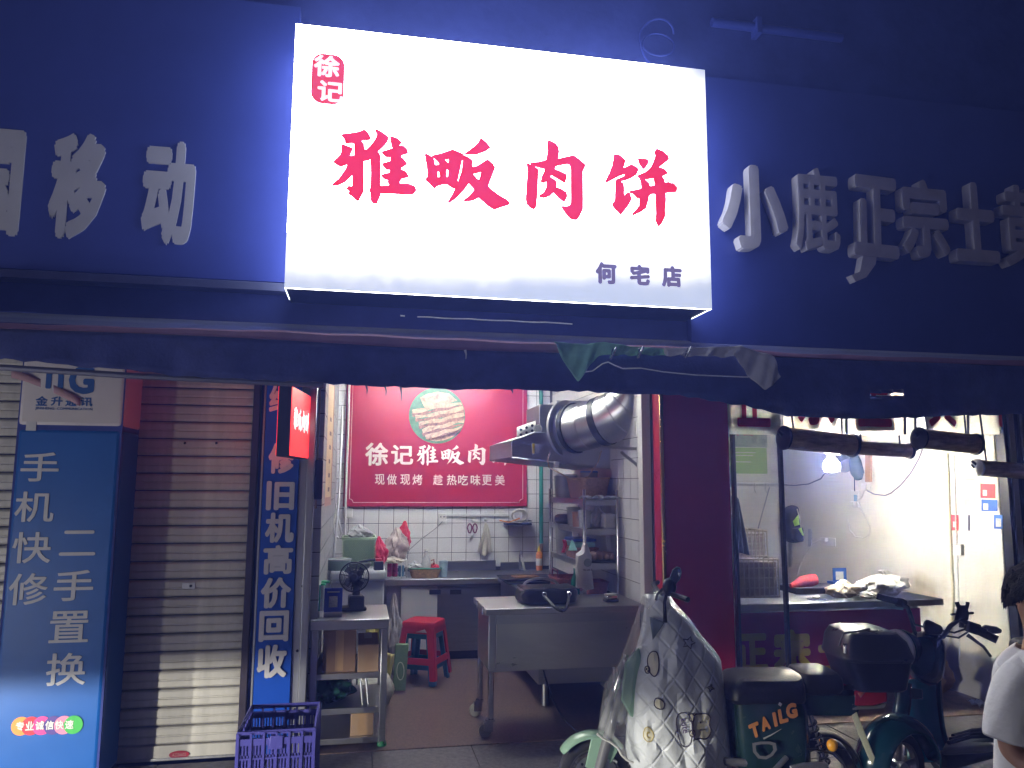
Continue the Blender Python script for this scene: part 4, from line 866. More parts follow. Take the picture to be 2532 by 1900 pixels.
# ------------------------------------------------------------------ wheeled steel cart in front
ct = thing('steel_cart', 'stainless work cart on castors at the front of the kitchen', 'cart', (1.4, .35, 0))
CT = .80; cx0_, cx1_, cy0, cy1 = .835, 2.02, .10, .62
cx1_ = cx0 - .06
obj('top_sheet', B().box(cx0_ - .025, cx1_, cy0 - .03, cy1, CT - .04, CT), m_steelh, ct, bevel=.005)
obj('front_panel', B().box(cx0_ + .05, cx1_ - .03, cy0, cy0 + .012, .405, CT - .041), m_steelw, ct, bevel=.002)
obj('side_panel', B().box(cx0_ + .005, cx0_ + .016, cy0 + .02, cy1 - .03, .405, CT - .041), m_steelh, ct)
obj('corner_post', B().box(cx0_, cx0_ + .048, cy0 - .004, cy0 + .02, .405, CT - .041), m_steel, ct, bevel=.004)
obj('top_rail', B().box(cx0_ + .05, cx1_ - .03, cy0 - .006, cy0 - .001, CT - .10, CT - .042), m_steel, ct)
obj('tray_floor', B().box(cx0_ + .02, cx1_ - .03, cy0 + .014, cy1 - .03, .40, .404), m_steel, ct)
m_rub = mat('grey_castor_rubber', (.42, .42, .38), .5, var=.15)
for x_, y_ in ((cx0_ + .022, cy0 + .02), (cx0_ + .022, cy1 - .05), (cx1_ - .06, cy0 + .02), (cx1_ - .06, cy1 - .05)):
    obj('leg', B().cyl((x_, y_, .115), (x_, y_, .403), .019, n=14), m_chrome, ct)
    w_ = obj('castor', B().cyl((x_ - .035, y_ - .012, .045), (x_ - .035, y_ + .012, .045), .042, n=20), m_rub, ct, bevel=.004)
    obj('fork', B().box(x_ - .045, x_ + .012, y_ - .022, y_ - .015, .04, .10).box(x_ - .045, x_ + .012, y_ + .015, y_ + .022, .04, .10).box(x_ - .03, x_ + .022, y_ - .022, y_ + .022, .1, .114), m_chrome, w_)
for i, py in enumerate((1480, 1503)):
    q = A(1193 + 6 * i, py, cy0 + .3 - .25 * i); obj('edge_clip', B().obx((cx0_ - .03, q.y, CT - .02), (.012, .03, .05)), m_chrome, ct, bevel=.003)
# things on the cart
bgp = thing('black_handbag', 'black shiny bag with two handles lying on the cart', 'bag', (1.28, .3, CT))
m_leat = mat('black_leather', (.014, .014, .018), .3, var=.3, bump=.2, bscale=40)
def wob_box(c, s, m, nm, par, pw=4, amp=.03, seed=2):
    rg = random.Random(seed); ph = rg.uniform(0, 6); rings = []
    for j in range(11):
        v = j / 10; pr = (1 - abs(2 * v - 1) ** pw) ** (1 / pw) if 0 < v < 1 else .55
        rings.append([V(c) + V((s[0] * pr ** .3 * (abs(cos(a)) ** .45) * (1 if cos(a) > 0 else -1) * (1 + amp * sin(5 * a + ph + 4 * v)), s[1] * pr ** .3 * (abs(sin(a)) ** .45) * (1 if sin(a) > 0 else -1) * (1 + amp * sin(3 * a + 6 * v + ph)), s[2] * v * (1 + .5 * amp * sin(2 * a + ph)))) for a in [2 * pi * i / 32 for i in range(32)]])
    return obj(nm, B().loft(rings), m, par)
wob_box((1.27, .32, CT), (.20, .15, .10), m_leat, 'body', bgp)
obj('flap', B().grid(lambda u, v: (1.09 + .37 * u, .18 + .27 * v, CT + .098 + .012 * sin(pi * u) * sin(pi * v) + .004 * sin(u * 15)), 14, 8), m_leat, bgp, solid=.004)
obj('handle', B().tube([(1.22 + .17 * t_ / 12, .17 - .15 * sin(pi * t_ / 12), CT + .06 - .075 * sin(pi * t_ / 12)) for t_ in range(13)], .010, 8), m_leat, bgp)
obj('handle', B().tube([(1.13 + .26 * t_ / 12, .44 + .02 * sin(pi * t_ / 12), CT + .09 + .05 * sin(pi * t_ / 12) ** .5) for t_ in range(13)], .010, 8), m_alu, bgp)
for x_ in (1.22, 1.39): obj('ring', B().tube([(x_ + .014 * cos(a * pi / 5), .165, CT + .07 + .014 * sin(a * pi / 5)) for a in range(10)], .004, 6, loop=True), m_chrome, bgp)
ps = thing('card_reader', 'small chrome edged device standing on the cart', 'device', (1.66, .3, CT))
c0 = A(1510, 1490, .25); c0.z = CT
obj('base', B().obx(c0 + V((0, 0, .01)), (.09, .07, .02), (0, 0, .15)), m_black, ps, bevel=.004)
obj('body', B().obx(c0 + V((0, 0, .034)), (.08, .06, .024), (0, 0, .15)), m_chrome, ps, bevel=.005)
obj('cap', B().obx(c0 + V((0, 0, .051)), (.075, .055, .008), (0, 0, .15)), m_white, ps, bevel=.003)
pipe_thing('black power cable hanging from the cart to the floor', [(1.25, .4, .41), (1.27, .36, .3), (1.31, .3, .16), (1.36, .22, .06), (1.42, .1, .012), (1.55, -.1, .012), (1.7, -.3, .012)], .006, m_black, 6, 'electric_cable', 'cable')

# ------------------------------------------------------------------ left steel table with stands, fan and storage below
lt = thing('steel_table', 'stainless table with lower shelves at the kitchen entrance', 'table', (-.08, .35, 0))
TZ = .762; tx0, tx1, ty0, ty1 = -.40, .20, .05, .64
tx0 = KX0 - .06
tx0 = X2 + .004
obj('top_sheet', B().box(tx0, tx1, ty0, ty1, TZ - .06, TZ), m_steelh, lt, bevel=.005)
for z_ in (.44, .235, .06): obj('shelf', B().box(tx0 + .01, tx1 - .03, ty0 + .02, ty1 - .02, z_ - .035, z_), m_steel, lt, bevel=.003)
for x_ in (tx0 + .03, tx1 - .028):
    for y_ in (ty0 + .025, ty1 - .03): obj('leg', B().box(x_ - .02, x_ + .02, y_ - .02, y_ + .02, .012, TZ - .061), m_steel, lt, bevel=.003)
obj('foot_cap', B().lathe([(.026, 0), (.03, .006), (.022, .03)], (tx1 - .028, ty0 + .025, .0045), n=12), mat('green_foot', (.03, .25, .08), .4), lt)
m_card = mat('brown_cardboard', (.20, .12, .075), .85, var=.15, scale=5); m_card2 = mat('tan_cardboard', (.30, .20, .12), .85, var=.12)
def carton(label, x0, x1, y0, y1, z0, z1, m, tapem):
    t_ = thing('cardboard_box', label, 'box', ((x0 + x1) / 2, (y0 + y1) / 2, z0))
    obj('carton', B().box(x0, x1, y0, y1, z0, z1), m, t_, bevel=.004)
    obj('tape', B().box((x0 + x1) / 2 - .025, (x0 + x1) / 2 + .025, y0 - .0015, y1 + .0015, z0 + .01, z1 + .001), tapem, t_)
    obj('flap', B().box(x0 + .004, x1 - .004, y0 + .002, (y0 + y1) / 2 - .002, z1 + .0005, z1 + .004), m, t_)
m_tape = mat('packing_tape', (.30, .19, .10), .3)
carton('large brown cardboard box on the upper shelf of the steel table', -.20, .0, .10, .55, .441, .69, m_card, m_tape)
carton('tan cardboard box beside the larger one on the table shelf', .012, .14, .08, .5, .441, .60, m_card2, m_tape)
carton('tan cardboard box low under the steel table', -.02, .12, .1, .5, .061, .19, m_card2, m_tape)
bag('rubbish_bag', 'dark green filled bag on the lower shelf of the steel table', (-.16, .3, .237), (.13, .16, .19), mat('green_film', (.012, .06, .03), .25, var=.3, bump=.3, bscale=12), 8)
sk_ = thing('white_sack', 'white plastic sack lying on its side under the table', 'sack', (.06, .7, .1))
obj('body', B().tube([(-.08, .72, .14), (-.04, .73, .15), (.08, .78, .15), (.2, .85, .14), (.26, .88, .13)], [.05, .125, .135, .12, .04], 20), mat('white_sack_weave', (.66, .65, .58), .6, var=.1, bump=.3, bscale=30), sk_, wob=.003)
obj('strap', B().tube([(.02 + .01 * cos(a * pi / 8), .75 + .14 * cos(a * pi / 8), .15 + .14 * sin(a * pi / 8)) for a in range(16)], .006, 6, loop=True), m_black, sk_)
for i, x_ in enumerate((.05, .085)): top('steel_rod', ('steel rod leaning in front of the white sack, left one', 'steel rod leaning in front of the white sack, right one')[i], 'rod', B().cyl((x_, .12, .238), (x_ - .02, .14, .40), .006, n=8), m_chrome)
top('rolled_paper', 'pale rolled mat on the left of the upper table shelf', 'roll', B().cyl((-.26, .10, .462), (-.205, .5, .462), .02, n=14), mat('pale_roll', (.5, .45, .36), .7))
for i, dx in enumerate((0, .03)): top('broom_stick', ('thin stick leaning at the left under the table top, nearer the post', 'thin stick leaning at the left under the table top, beside the other')[i], 'stick', B().cyl((-.27 + dx, .14, .45), (-.285 + dx * .6, .2, .69), .007, n=8), m_card2)
# payment stands
def stand(label, px0, px1, py0, py1, Y, m, txtm):
    c0 = A((px0 + px1) / 2, py1, Y); c0.z = TZ; wd = A(px1, py1, Y).x - A(px0, py1, Y).x; h_ = (A(px0, py0, Y).z - TZ)
    t_ = thing('payment_stand', label, 'stand', c0)
    tl = .16; f = lambda x, z, d=0: (c0.x + x, c0.y + tl * z - d, TZ + .001 + z)
    bb = B().raw([f(-wd / 2, 0), f(wd / 2, 0), f(wd / 2, h_), f(-wd / 2, h_), f(-wd / 2, 0, -.012), f(wd / 2, 0, -.012), f(wd / 2, h_, -.012), f(-wd / 2, h_, -.012)], [(0, 1, 2, 3), (4, 5, 6, 7), (0, 1, 5, 4), (1, 2, 6, 5), (2, 3, 7, 6), (3, 0, 4, 7)])
    obj('board', bb, m, t_, bevel=.002)
    obj('back_foot', B().raw([f(-wd / 2 + .01, h_ * .6, -.013), f(wd / 2 - .01, h_ * .6, -.013), (c0.x + wd / 2 - .01, c0.y + .10, TZ + .001), (c0.x - wd / 2 + .01, c0.y + .10, TZ + .001)], [(0, 1, 2, 3)]), m, t_, solid=.003)
    obj('foot_strip', B().raw([f(-wd / 2, .0, .001), f(wd / 2, .0, .001), f(wd / 2, h_ * .18, .001), f(-wd / 2, h_ * .18, .001)], [(0, 1, 2, 3)]), txtm, t_, solid=.001)
    obj('blank_square', B().raw([f(-wd * .24, h_ * .34, .0015), f(wd * .24, h_ * .34, .0015), f(wd * .24, h_ * .72, .0015), f(-wd * .24, h_ * .72, .0015)], [(0, 1, 2, 3)]), mat('grey_square', (.34, .34, .38), .5, var=.3, scale=90), t_, solid=.001)
    obj('caption_bar', B().raw([f(-wd * .34, h_ * .84, .0015), f(wd * .34, h_ * .84, .0015), f(wd * .34, h_ * .89, .0015), f(-wd * .34, h_ * .89, .0015)], [(0, 1, 2, 3)]), txtm, t_, solid=.001)
stand('blue payment stand on the steel table beside the fan', 800, 845, 1457, 1526, .16, mat('blue_card', (.008, .03, .36), .35, var=.05), mat('grey_caption', (.35, .36, .42), .5))
stand('green payment stand at the left end of the steel table', 748, 790, 1450, 1526, .18, mat('green_card', (.0, .26, .16), .35, var=.05), m_white)
cont('clear tub with a green lid behind the green payment stand', A(790, 1500, .45).x, .45, TZ, .035, .17, m_cloudy, lid=mat('green_lid', (.05, .5, .2), .4))
cont('smaller green lidded tub behind the blue payment stand', A(800, 1500, .52).x, .52, TZ, .035, .175, m_cloudy, lid=mat('green_lid2', (.05, .5, .2), .4))
# fan
fn_ = thing('table_fan', 'black wire cage table fan on the steel table', 'fan', A(880, 1505, .42)); fb = A(880, 1505, .42); fb.z = TZ; fn_.location = fb
fc = A(876, 1427, .40); fa = V((-.12, -1, .05)).normalized(); fu = V((0, 0, 1)); fr_ = fa.cross(fu).normalized(); fu = fr_.cross(fa)
FR = A(912, 1427, .40).x - A(876, 1427, .40).x
obj('base', B().obx(fb + V((0, 0, .05)), (.10, .11, .10), (0, 0, .1)), m_black, fn_, bevel=.012)
obj('foot', B().obx(fb + V((-.03, .01, .012)), (.19, .13, .024), (0, 0, .1)), m_black, fn_, bevel=.008)
obj('neck', B().tube([fb + V((0, 0, .09)), fb + V((0, .01, .15)), fc + fa * -.05 + V((0, 0, -.03))], [.028, .024, .026], 10), m_black, fn_)
obj('motor', B().tube([fc - fa * .10, fc - fa * .09, fc - fa * .03, fc - fa * .015], [.02, .04, .045, .03], 16), m_black, fn_)
cg = obj('cage', B().tube([fc + (fr_ * cos(a * pi / 18) + fu * sin(a * pi / 18)) * FR for a in range(36)], .005, 6, loop=True), m_dark, fn_)
for k in range(1, 9):
    rr = FR * k / 9; off = .028 * (1 - (k / 9) ** 2)
    obj('cage_ring', B().tube([fc + (fr_ * cos(a * pi / 15) + fu * sin(a * pi / 15)) * rr + fa * off for a in range(30)], .0018, 5, loop=True), m_dark, cg)
for k in range(8):
    a = k * pi / 4 + .2; d = fr_ * cos(a) + fu * sin(a)
    obj('cage_spoke', B().tube([fc + d * FR * t_ + fa * .028 * (1 - t_ * t_) for t_ in (.05, .35, .7, 1)], .0022, 5), m_dark, cg)
    obj('cage_spoke', B().tube([fc + d * FR * t_ - fa * .03 * (1 - t_ * t_) for t_ in (.3, .6, 1)], .0022, 5), m_dark, cg)
for k in range(4):
    a = k * pi / 2 + .5; d = fr_ * cos(a) + fu * sin(a); e = fr_ * cos(a + .9) + fu * sin(a + .9)
    obj('blade', B().raw([fc + d * .02, fc + d * FR * .82 + fa * .008, fc + (d + e).normalized() * FR * .86 - fa * .002, fc + e * FR * .6 - fa * .012, fc + e * .02 - fa * .004], [(0, 1, 2, 3, 4)]), mat('grey_blade', (.10, .10, .13), .35, alpha=.6), fn_, solid=.002)
obj('hub', B().lathe([(.03, 0), (.03, .02), (.02, .03), (.001, .032)], fc, fa, 16), m_black, fn_)

# freezer chest behind, with things on top
fz = thing('freezer_chest', 'white chest freezer behind the steel table', 'freezer', (-.05, 1.75, 0))
FZ = .90; fx1 = A(955, 1400, 1.5).x
m_frz = mat('freezer_white', (.56, .58, .64), .3, var=.04)
obj('body', B().box(KX0 + .03, fx1 - .01, 1.5, 2.15, .02, FZ - .085), m_frz, fz, bevel=.015)
obj('lid', B().box(KX0 + .02, fx1, 1.47, 2.16, FZ - .08, FZ), m_frz, fz, bevel=.02, seg=3)
obj('guard_rail', B().tube([(-.1, 1.36, .55), (fx1 - .0, 1.36, .55), (fx1 + .0, 1.36, .2)], .012, 8), m_alu, fz)
gbk = thing('green_basket', 'pale green plastic lattice basket on the freezer', 'basket', (A(890, 1390, 1.95).x, 1.95, FZ))
a, b_ = A(846, 1332, 1.8), A(928, 1388, 1.8); m_pg = mat('pale_green_plastic', (.36, .50, .33), .45, var=.06)
obj('rim', B().tube([(a.x, 1.8, a.z), (b_.x, 1.8, a.z), (b_.x, 2.1, a.z), (a.x, 2.1, a.z)], .009, 6, loop=True), m_pg, gbk)
bb = B()
nX = 20; hh = a.z - FZ - .004
for i in range(nX):
    x_ = a.x + (b_.x - a.x) * i / (nX - 1)
    for s in (-1, 1):
        x2 = min(max(x_ + s * hh * .7, a.x), b_.x); k_ = abs(x2 - x_) / (hh * .7) if hh else 1
        bb.tube([(x_, 1.8, a.z), (x2, 1.8, a.z - hh * k_)], .0035, 4)
obj('front_lattice', bb, m_pg, gbk)
obj('body', B().box(a.x + .01, b_.x - .01, 1.812, 2.09, FZ + .002, a.z - .01), mat('pale_green_inner', (.26, .38, .26), .6, var=.06), gbk, bevel=.01)
bag('plastic_bag', 'clear crumpled bag heaped in the green basket', (A(890, 1320, 1.95).x, 1.95, a.z - .02), (.10, .09, .13), m_cloudy, 12)
bag('plastic_bag', 'bright red plastic bag beside the green basket', (A(938, 1380, 1.95).x, 2.0, FZ), (.065, .09, .24), mat('red_film', (.62, .02, .05), .3, var=.15, bump=.3, bscale=14), 15)
bag('plastic_bag', 'clear bag with yellow and pink goods right of the red bag', (A(982, 1380, 2.3).x, 2.45, .89), (.11, .10, .30), mat('mixed_bag', (.50, .42, .40), .25, var=.35, scale=9, bump=.3, bscale=14), 17)
bag('plastic_bag', 'second red bag behind the clear goods bag', (A(1000, 1330, 2.6).x, 2.68, .98), (.07, .06, .26), mat('red_film2', (.62, .03, .06), .3, var=.15, bump=.3, bscale=14), 19)
bag('plastic_bag', 'pale folded cloth bundle on the wire rack', (A(972, 1395, 2.4).x, 2.34, .875), (.09, .06, .06), mat('cream_bundle', (.62, .58, .5), .8), 21, knot=False)
cont('grey green plastic bowl with a clear lid on the freezer', A(835, 1394, 1.6).x, 1.6, FZ, .10, .085, mat('grey_green_plastic', (.24, .34, .33), .35), 'bowl', 1.08, 'bowl', lid=m_cloudy)
fp = thing('frying_pan', 'small dark pan with a long handle on the freezer', 'pan', (A(888, 1390, 1.62).x, 1.62, FZ)); c0 = fp.location.copy()
obj('pan', B().lathe([(.06, .002), (.085, .012), (.10, .05), (.094, .05), (.078, .016), (.01, .008)], c0, n=24), mat('grey_pan', (.16, .19, .16), .4, .3), fp)
obj('handle', B().tube([c0 + V((.0, -.02, .06)), c0 + V((.08, -.04, .075)), c0 + V((.15, -.05, .08))], [.008, .011, .012], 8), m_black, fp)
sb_ = thing('spice_box', 'black box with a red top at the freezer corner', 'box', (fx1 - .06, 1.55, FZ))
obj('case', B().obx((fx1 - .06, 1.55, FZ + .035), (.075, .07, .07), (0, 0, .1)), m_black, sb_, bevel=.006); obj('lid', B().obx((fx1 - .06, 1.55, FZ + .081), (.05, .05, .02), (0, 0, .1)), mat('red_lid', (.6, .03, .04), .4), sb_, bevel=.004)
# wire rack with cans on the counter's left end
wr = thing('wire_rack', 'white wire rack on the left end of the back counter', 'rack', (A(985, 1430, 2.4).x, 2.4, CZ))
a, b_ = A(957, 1386, 2.32), A(1006, 1432, 2.32)
for z_ in (CZ + .008, a.z): obj('frame', B().tube([(a.x, 2.32, z_), (b_.x, 2.32, z_), (b_.x, 2.5, z_), (a.x, 2.5, z_)], .005, 6, loop=True), m_white, wr)
for x_ in (a.x, b_.x, b_.x - .05):
    for y_ in (2.32, 2.5): obj('wire', B().cyl((x_, y_, CZ + .008), (x_, y_, a.z), .004, n=6), m_white, wr)
m_can = mat('red_can_print', (.55, .03, .07), .3, .4, var=.5, scale=26)
for i, px in enumerate((962, 976)):
    q = A(px, 1430, 2.38); t_ = thing('drink_can', ('red printed drink can on the wire rack, left one', 'red printed drink can on the wire rack, right one')[i], 'can', (q.x, 2.38, CZ + .014))
    obj('body', B().lathe([(.022, 0), (.026, .006), (.026, .11), (.022, .12)], t_.location, n=18), m_can, t_); obj('lid', B().lathe([(.022, .12), (.021, .123), (.001, .121)], t_.location, n=18), m_steel, t_)
cont('small clear tumbler with a blue sachet on the wire rack', A(992, 1430, 2.38).x, 2.38, CZ + .014, .028, .09, mat('blue_sachet', (.16, .32, .5), .3, alpha=.8), 'tumbler')
wbk = woven('woven bread basket with a green cloth rim on the back counter', (A(1050, 1425, 2.42).x, 2.42, CZ), (.29, .2, .085), (.50, .30, .12), rimm=mat('green_cloth', (.06, .2, .11), .8))
bo = thing('clear_bottle', 'clear plastic bottle with a brown handle in the bread basket', 'bottle', (A(1053, 1420, 2.42).x, 2.42, CZ + .01))
c0 = bo.location.copy(); obj('body', B().lathe([(.03, 0), (.045, .01), (.048, .1), (.04, .15), (.018, .19), (.016, .23)], c0, n=20), m_clear, bo); obj('cap', B().lathe([(.018, .23), (.018, .245), (.001, .246)], c0, n=14), m_white, bo)
obj('handle', B().tube([c0 + V((.05, -.02, .08)), c0 + V((.075, -.02, .11)), c0 + V((.07, -.02, .15)), c0 + V((.045, -.02, .14))], .007, 6), mat('brown_handle', (.25, .09, .05), .4), bo)
bag('plastic_bag', 'clear wrapped goods at the left of the bread basket', (A(1025, 1400, 2.42).x, 2.42, CZ + .06), (.07, .06, .09), m_cloudy, 25)
bag('plastic_bag', 'small red packet at the right of the bread basket', (A(1074, 1412, 2.42).x, 2.42, CZ + .06), (.05, .04, .07), mat('red_packet', (.65, .03, .05), .35), 27, knot=False)
cont('pale blue milk carton cup beside the bread basket', A(1096, 1425, 2.4).x, 2.4, CZ, .042, .14, mat('pale_blue', (.42, .58, .68), .4), 'cup')
# yellow cloth, tall clear roll, bottles at the left edge
q = A(925, 1450, 1.36); top('yellow_cloth', 'yellow cloth draped over the rail behind the fan', 'cloth', B().grid(lambda u, v: (q.x - .06 + .15 * u + .02 * v, 1.34 - .02 * sin(u * 11) * (1 - v) - .03 * abs(sin(v * 3)), .57 - .3 * v + .05 * sin(u * 7) * v), 16, 12), mat('yellow_cloth', (.72, .66, .18), .85, var=.12, bump=.2), solid=.004)
q = A(975, 1530, 1.9); bag('film_roll', 'tall roll of crinkled clear film beside the freezer', (q.x, 1.9, .0), (.085, .085, .66), mat('crinkled_film', (.48, .46, .46), .2, var=.3, scale=14, bump=.6, bscale=22, alpha=.8), 31, cat='roll')
q = A(950, 1600, 1.2); top('yellow_bag', 'yellow bag corner sticking out behind the table leg', 'bag', B().grid(lambda u, v: (q.x - .08 + .16 * u - .03 * v * u, 1.2 - .03 * sin(u * 9 + v), .3 - .14 * v + .06 * u * (1 - v) - .05 * u * u), 12, 8), mat('yellow_film', (.75, .68, .22), .5, bump=.2), solid=.004)
bag('rag_bundle', 'clear wrapped bundle at the left edge behind the payment stands', (A(775, 1400, 1.0).x, 1.1, .76), (.06, .07, .3), m_cloudy, 33, cat='bundle')
# stools: a red one nested over a blue one
def stool(label, x, y, z, s, rot, m, blue=False):
    t_ = thing('plastic_stool', label, 'stool', (x, y, z))
    H = .44; Mx = Matrix.Translation((x, y, z)) @ Matrix.Rotation(rot, 4, 'Z')
    tw, bw = .135 * s, .185 * s
    f = lambda u, v, h: Mx @ V((u, v, h))
    def wd(h): return bw + (tw - bw) * h / H
    seat = rrect(-tw, tw, -tw, tw, .035, 4); s2 = rrect(-tw - .008, tw + .008, -tw - .008, tw + .008, .038, 4)
    obj('seat', B().loft([[f(u, v, H - .05) for u, v in s2], [f(u, v, H - .012) for u, v in s2], [f(u, v, H) for u, v in seat], [f(u * .85, v * .85, H - .002) for u, v in seat]]), m, t_)
    for sx_, sy_ in ((1, 1), (1, -1), (-1, -1), (-1, 1)):
        rings = []
        for h in (0, .1, .2, .3, H - .045):
            w_ = wd(h); lw = .048 + .012 * (h / H); th = .016
            L1 = [(sx_ * w_, sy_ * (w_ - lw)), (sx_ * w_, sy_ * (w_ - .012)), (sx_ * (w_ - .012), sy_ * w_), (sx_ * (w_ - lw), sy_ * w_), (sx_ * (w_ - lw), sy_ * (w_ - th)), (sx_ * (w_ - th - .004), sy_ * (w_ - th - .004)), (sx_ * (w_ - th), sy_ * (w_ - lw))]
            rings.append([f(u, v, h) for u, v in L1])
        obj('leg', B().loft(rings), m, t_)
    for k in range(4):
        Mk = Mx @ Matrix.Rotation(k * pi / 2, 4, 'Z')
        for h0, h1, nm in ((.115, .165, 'stretcher'), (H - .09, H - .048, 'apron')):
            w0, w1 = wd(h0), wd(h1)
            obj(nm, B().raw([Mk @ V(p) for p in ((-w0 + .04, -w0 + .001, h0), (w0 - .04, -w0 + .001, h0), (w1 - .04, -w1 + .001, h1), (-w1 + .04, -w1 + .001, h1), (-w0 + .04, -w0 + .013, h0), (w0 - .04, -w0 + .013, h0), (w1 - .04, -w1 + .013, h1), (-w1 + .04, -w1 + .013, h1))], [(0, 1, 2, 3), (4, 5, 6, 7), (0, 1, 5, 4), (1, 2, 6, 5), (2, 3, 7, 6), (3, 0, 4, 7)]), m, t_, bevel=.003)
    return t_
stool('blue plastic stool nested inside the red stool', .545, 1.62, .004, .93, R(-28), mat('blue_stool', (.01, .13, .24), .45, var=.1))
so = stool('red plastic stool standing on the kitchen floor', .545, 1.62, .045, 1.0, R(-28), mat('red_stool', (.42, .015, .03), .4, var=.1))
w_ = R(-28); q = V((.545, 1.62, 0)) + Matrix.Rotation(w_, 3, 'Z') @ V((.04, -.146, .42))
obj('sticker', B().raw([q + Matrix.Rotation(w_, 3, 'Z') @ V(p) for p in ((-.05, -.002, -.012), (.05, -.002, -.012), (.03, .0, .015))], [(0, 1, 2)]), mat('grey_sticker', (.45, .43, .45), .5), so, solid=.001)
pk = thing('drink_carton', 'flat green cardboard sleeve leaning on the stool', 'carton', (.36, 1.35, 0))
a = [A(*p, 1.38) for p in ((978, 1592), (1010, 1592), (1000, 1697), (970, 1697))]
obj('board', B().loft([[V((p.x, 1.34 + .06 * i - .1 * (p.z < .2), max(.006, p.z))) for p in a] for i in (0, 1)]), mat('green_carton', (.12, .20, .11), .7, var=.2), pk, bevel=.003)
obj('print', B().tube([A(992 + 9 * cos(a_ * pi / 8) - 2, 1660 + 22 * sin(a_ * pi / 8), 1.232) for a_ in range(16)], .004, 4, loop=True), mat('pale_print', (.5, .55, .46), .7), pk)
# ------------------------------------------------------------------ lit shop on the right
GY = -.02
gp = thing('glass_partition', 'glass panel between two black poles beside the red column', 'partition', (A(1870, 1300, GY).x, GY, 0))
gx0, gx1 = A(1818, 1300, GY).x, A(1936, 1300, GY).x
m_glass = mat('shop_glass', (.9, .92, .92), .04, var=.0, alpha=.16, rvar=0)
for x_ in (gx0, gx1): obj('pole', B().box(x_ - .011, x_ + .011, GY - .02, GY + .02, 0, 2.44), m_black, gp, bevel=.003)
obj('pane', B().box(gx0 + .012, gx1 - .012, GY - .003, GY + .003, .75, 2.42), m_glass, gp)
m_lred = translucent(mat('red_acrylic', (.85, .035, .06), .35, var=.05), .65); m_lwh = translucent(mat('white_backing_film', (.88, .85, .80), .4, var=.04), .75)
tr = thing('transom_sign', 'row of red characters with white outlines on panels above the shop counter', 'sign', (3.4, -.06, 2.1))
TY = -.07
m_milk = translucent(mat('milky_panel', (.82, .80, .75), .3, alpha=.8), .8)
for ch, x0, x1 in (('正', 1819, 1901), ('宗', 1968, 2059), ('土', 2116, 2199), ('黄', 2290, 2358), ('牛', 2428, 2506)):
    y1 = 1056 if ch != '宗' else 1052
    a, b_ = A(x0 - 34, 930, TY + .012), A(x1 + 34, 1075, TY + .012)
    c_ = obj('character', film(put_px(B(), ch, x0, 905, x1, y1, TY, .012, .03)), m_lred, tr, smooth=False)
    obj('outline', film(put_px(B(), ch, x0 - 9, 895, x1 + 9, y1 + 11, TY + .0135, .013, .075)), m_lwh, c_, smooth=False)
    zp = A(x0, y1 + 18, TY).z; obj('clear_panel', B().raw([(a.x, TY + .018, zp), (b_.x, TY + .018, zp), (b_.x, TY + .018, 2.42), (a.x, TY + .018, 2.42)], [(0, 1, 2, 3)]), m_milk, tr)
for px in (2092, 2236, 2262, 2392): obj('hanger', B().cyl(A(px, 900, -.09), A(px + 2, 1075, -.09), .009, n=8), m_black, tr)
# hanging tubes
m_tubeb = translucent(mat('smoked_tube', (.50, .38, .25), .2, var=.5, scale=5, stretch=(1, 6, 6), coat=.4, dirt=.55, dcol=(.05, .025, .015)), .4)
for i, (lab, p0_, p1_, r_, Y0, Y1) in enumerate((('smoked brown tube with black caps hanging nearest the glass', (1938, 1083), (2108, 1102), 29, -.25, -.2), ('thinner smoked brown tube slung between the two upper ones', (2105, 1107), (2250, 1116), 19, -.05, -.05), ('smoked brown tube with a big black cap right of the thin one', (2272, 1084), (2412, 1099), 27, -.25, -.2), ('lowest smoked brown tube at the right edge of the photo', (2415, 1157), (2560, 1168), 22, -.3, -.3))):
    a, b_ = A(*p0_, Y0), A(*p1_, Y1); rr = r_ / 400; d = (b_ - a).normalized()
    t_ = thing('hanging_tube', lab, 'tube', (a + b_) / 2, 'tubes hanging over the counter')
    obj('body', B().tube([a, b_], rr, 28), m_tubeb, t_)
    for e, s in ((a, -1), (b_, 1)):
        cp = obj('cap', B().tube([e - d * .012 * s, e + d * .004 * s, e + d * .018 * s], [rr + .008, rr + .01, rr * .8], 28), m_black if i < 3 else m_white, t_)
        obj('lug', B().tube([e + d * s * .01 + V((0, -.01, .02)), e + d * s * .05 + V((0, -.02, .04))], .009, 6).tube([e + d * s * .01 + V((0, .01, .0)), e + d * s * .055 + V((0, -.02, .015))], .007, 6), m_black, cp)
    obj('strap', B().tube([a + d * .08 + V((0, 0, rr)), a + d * .08 + V((-.015, .02, .35 if i < 3 else .55))], .007, 6), m_black, t_)
    obj('strap', B().tube([b_ - d * .08 + V((0, 0, rr)), b_ - d * .08 + V((.015, .02, .35 if i < 3 else .55))], .007, 6), m_black, t_)
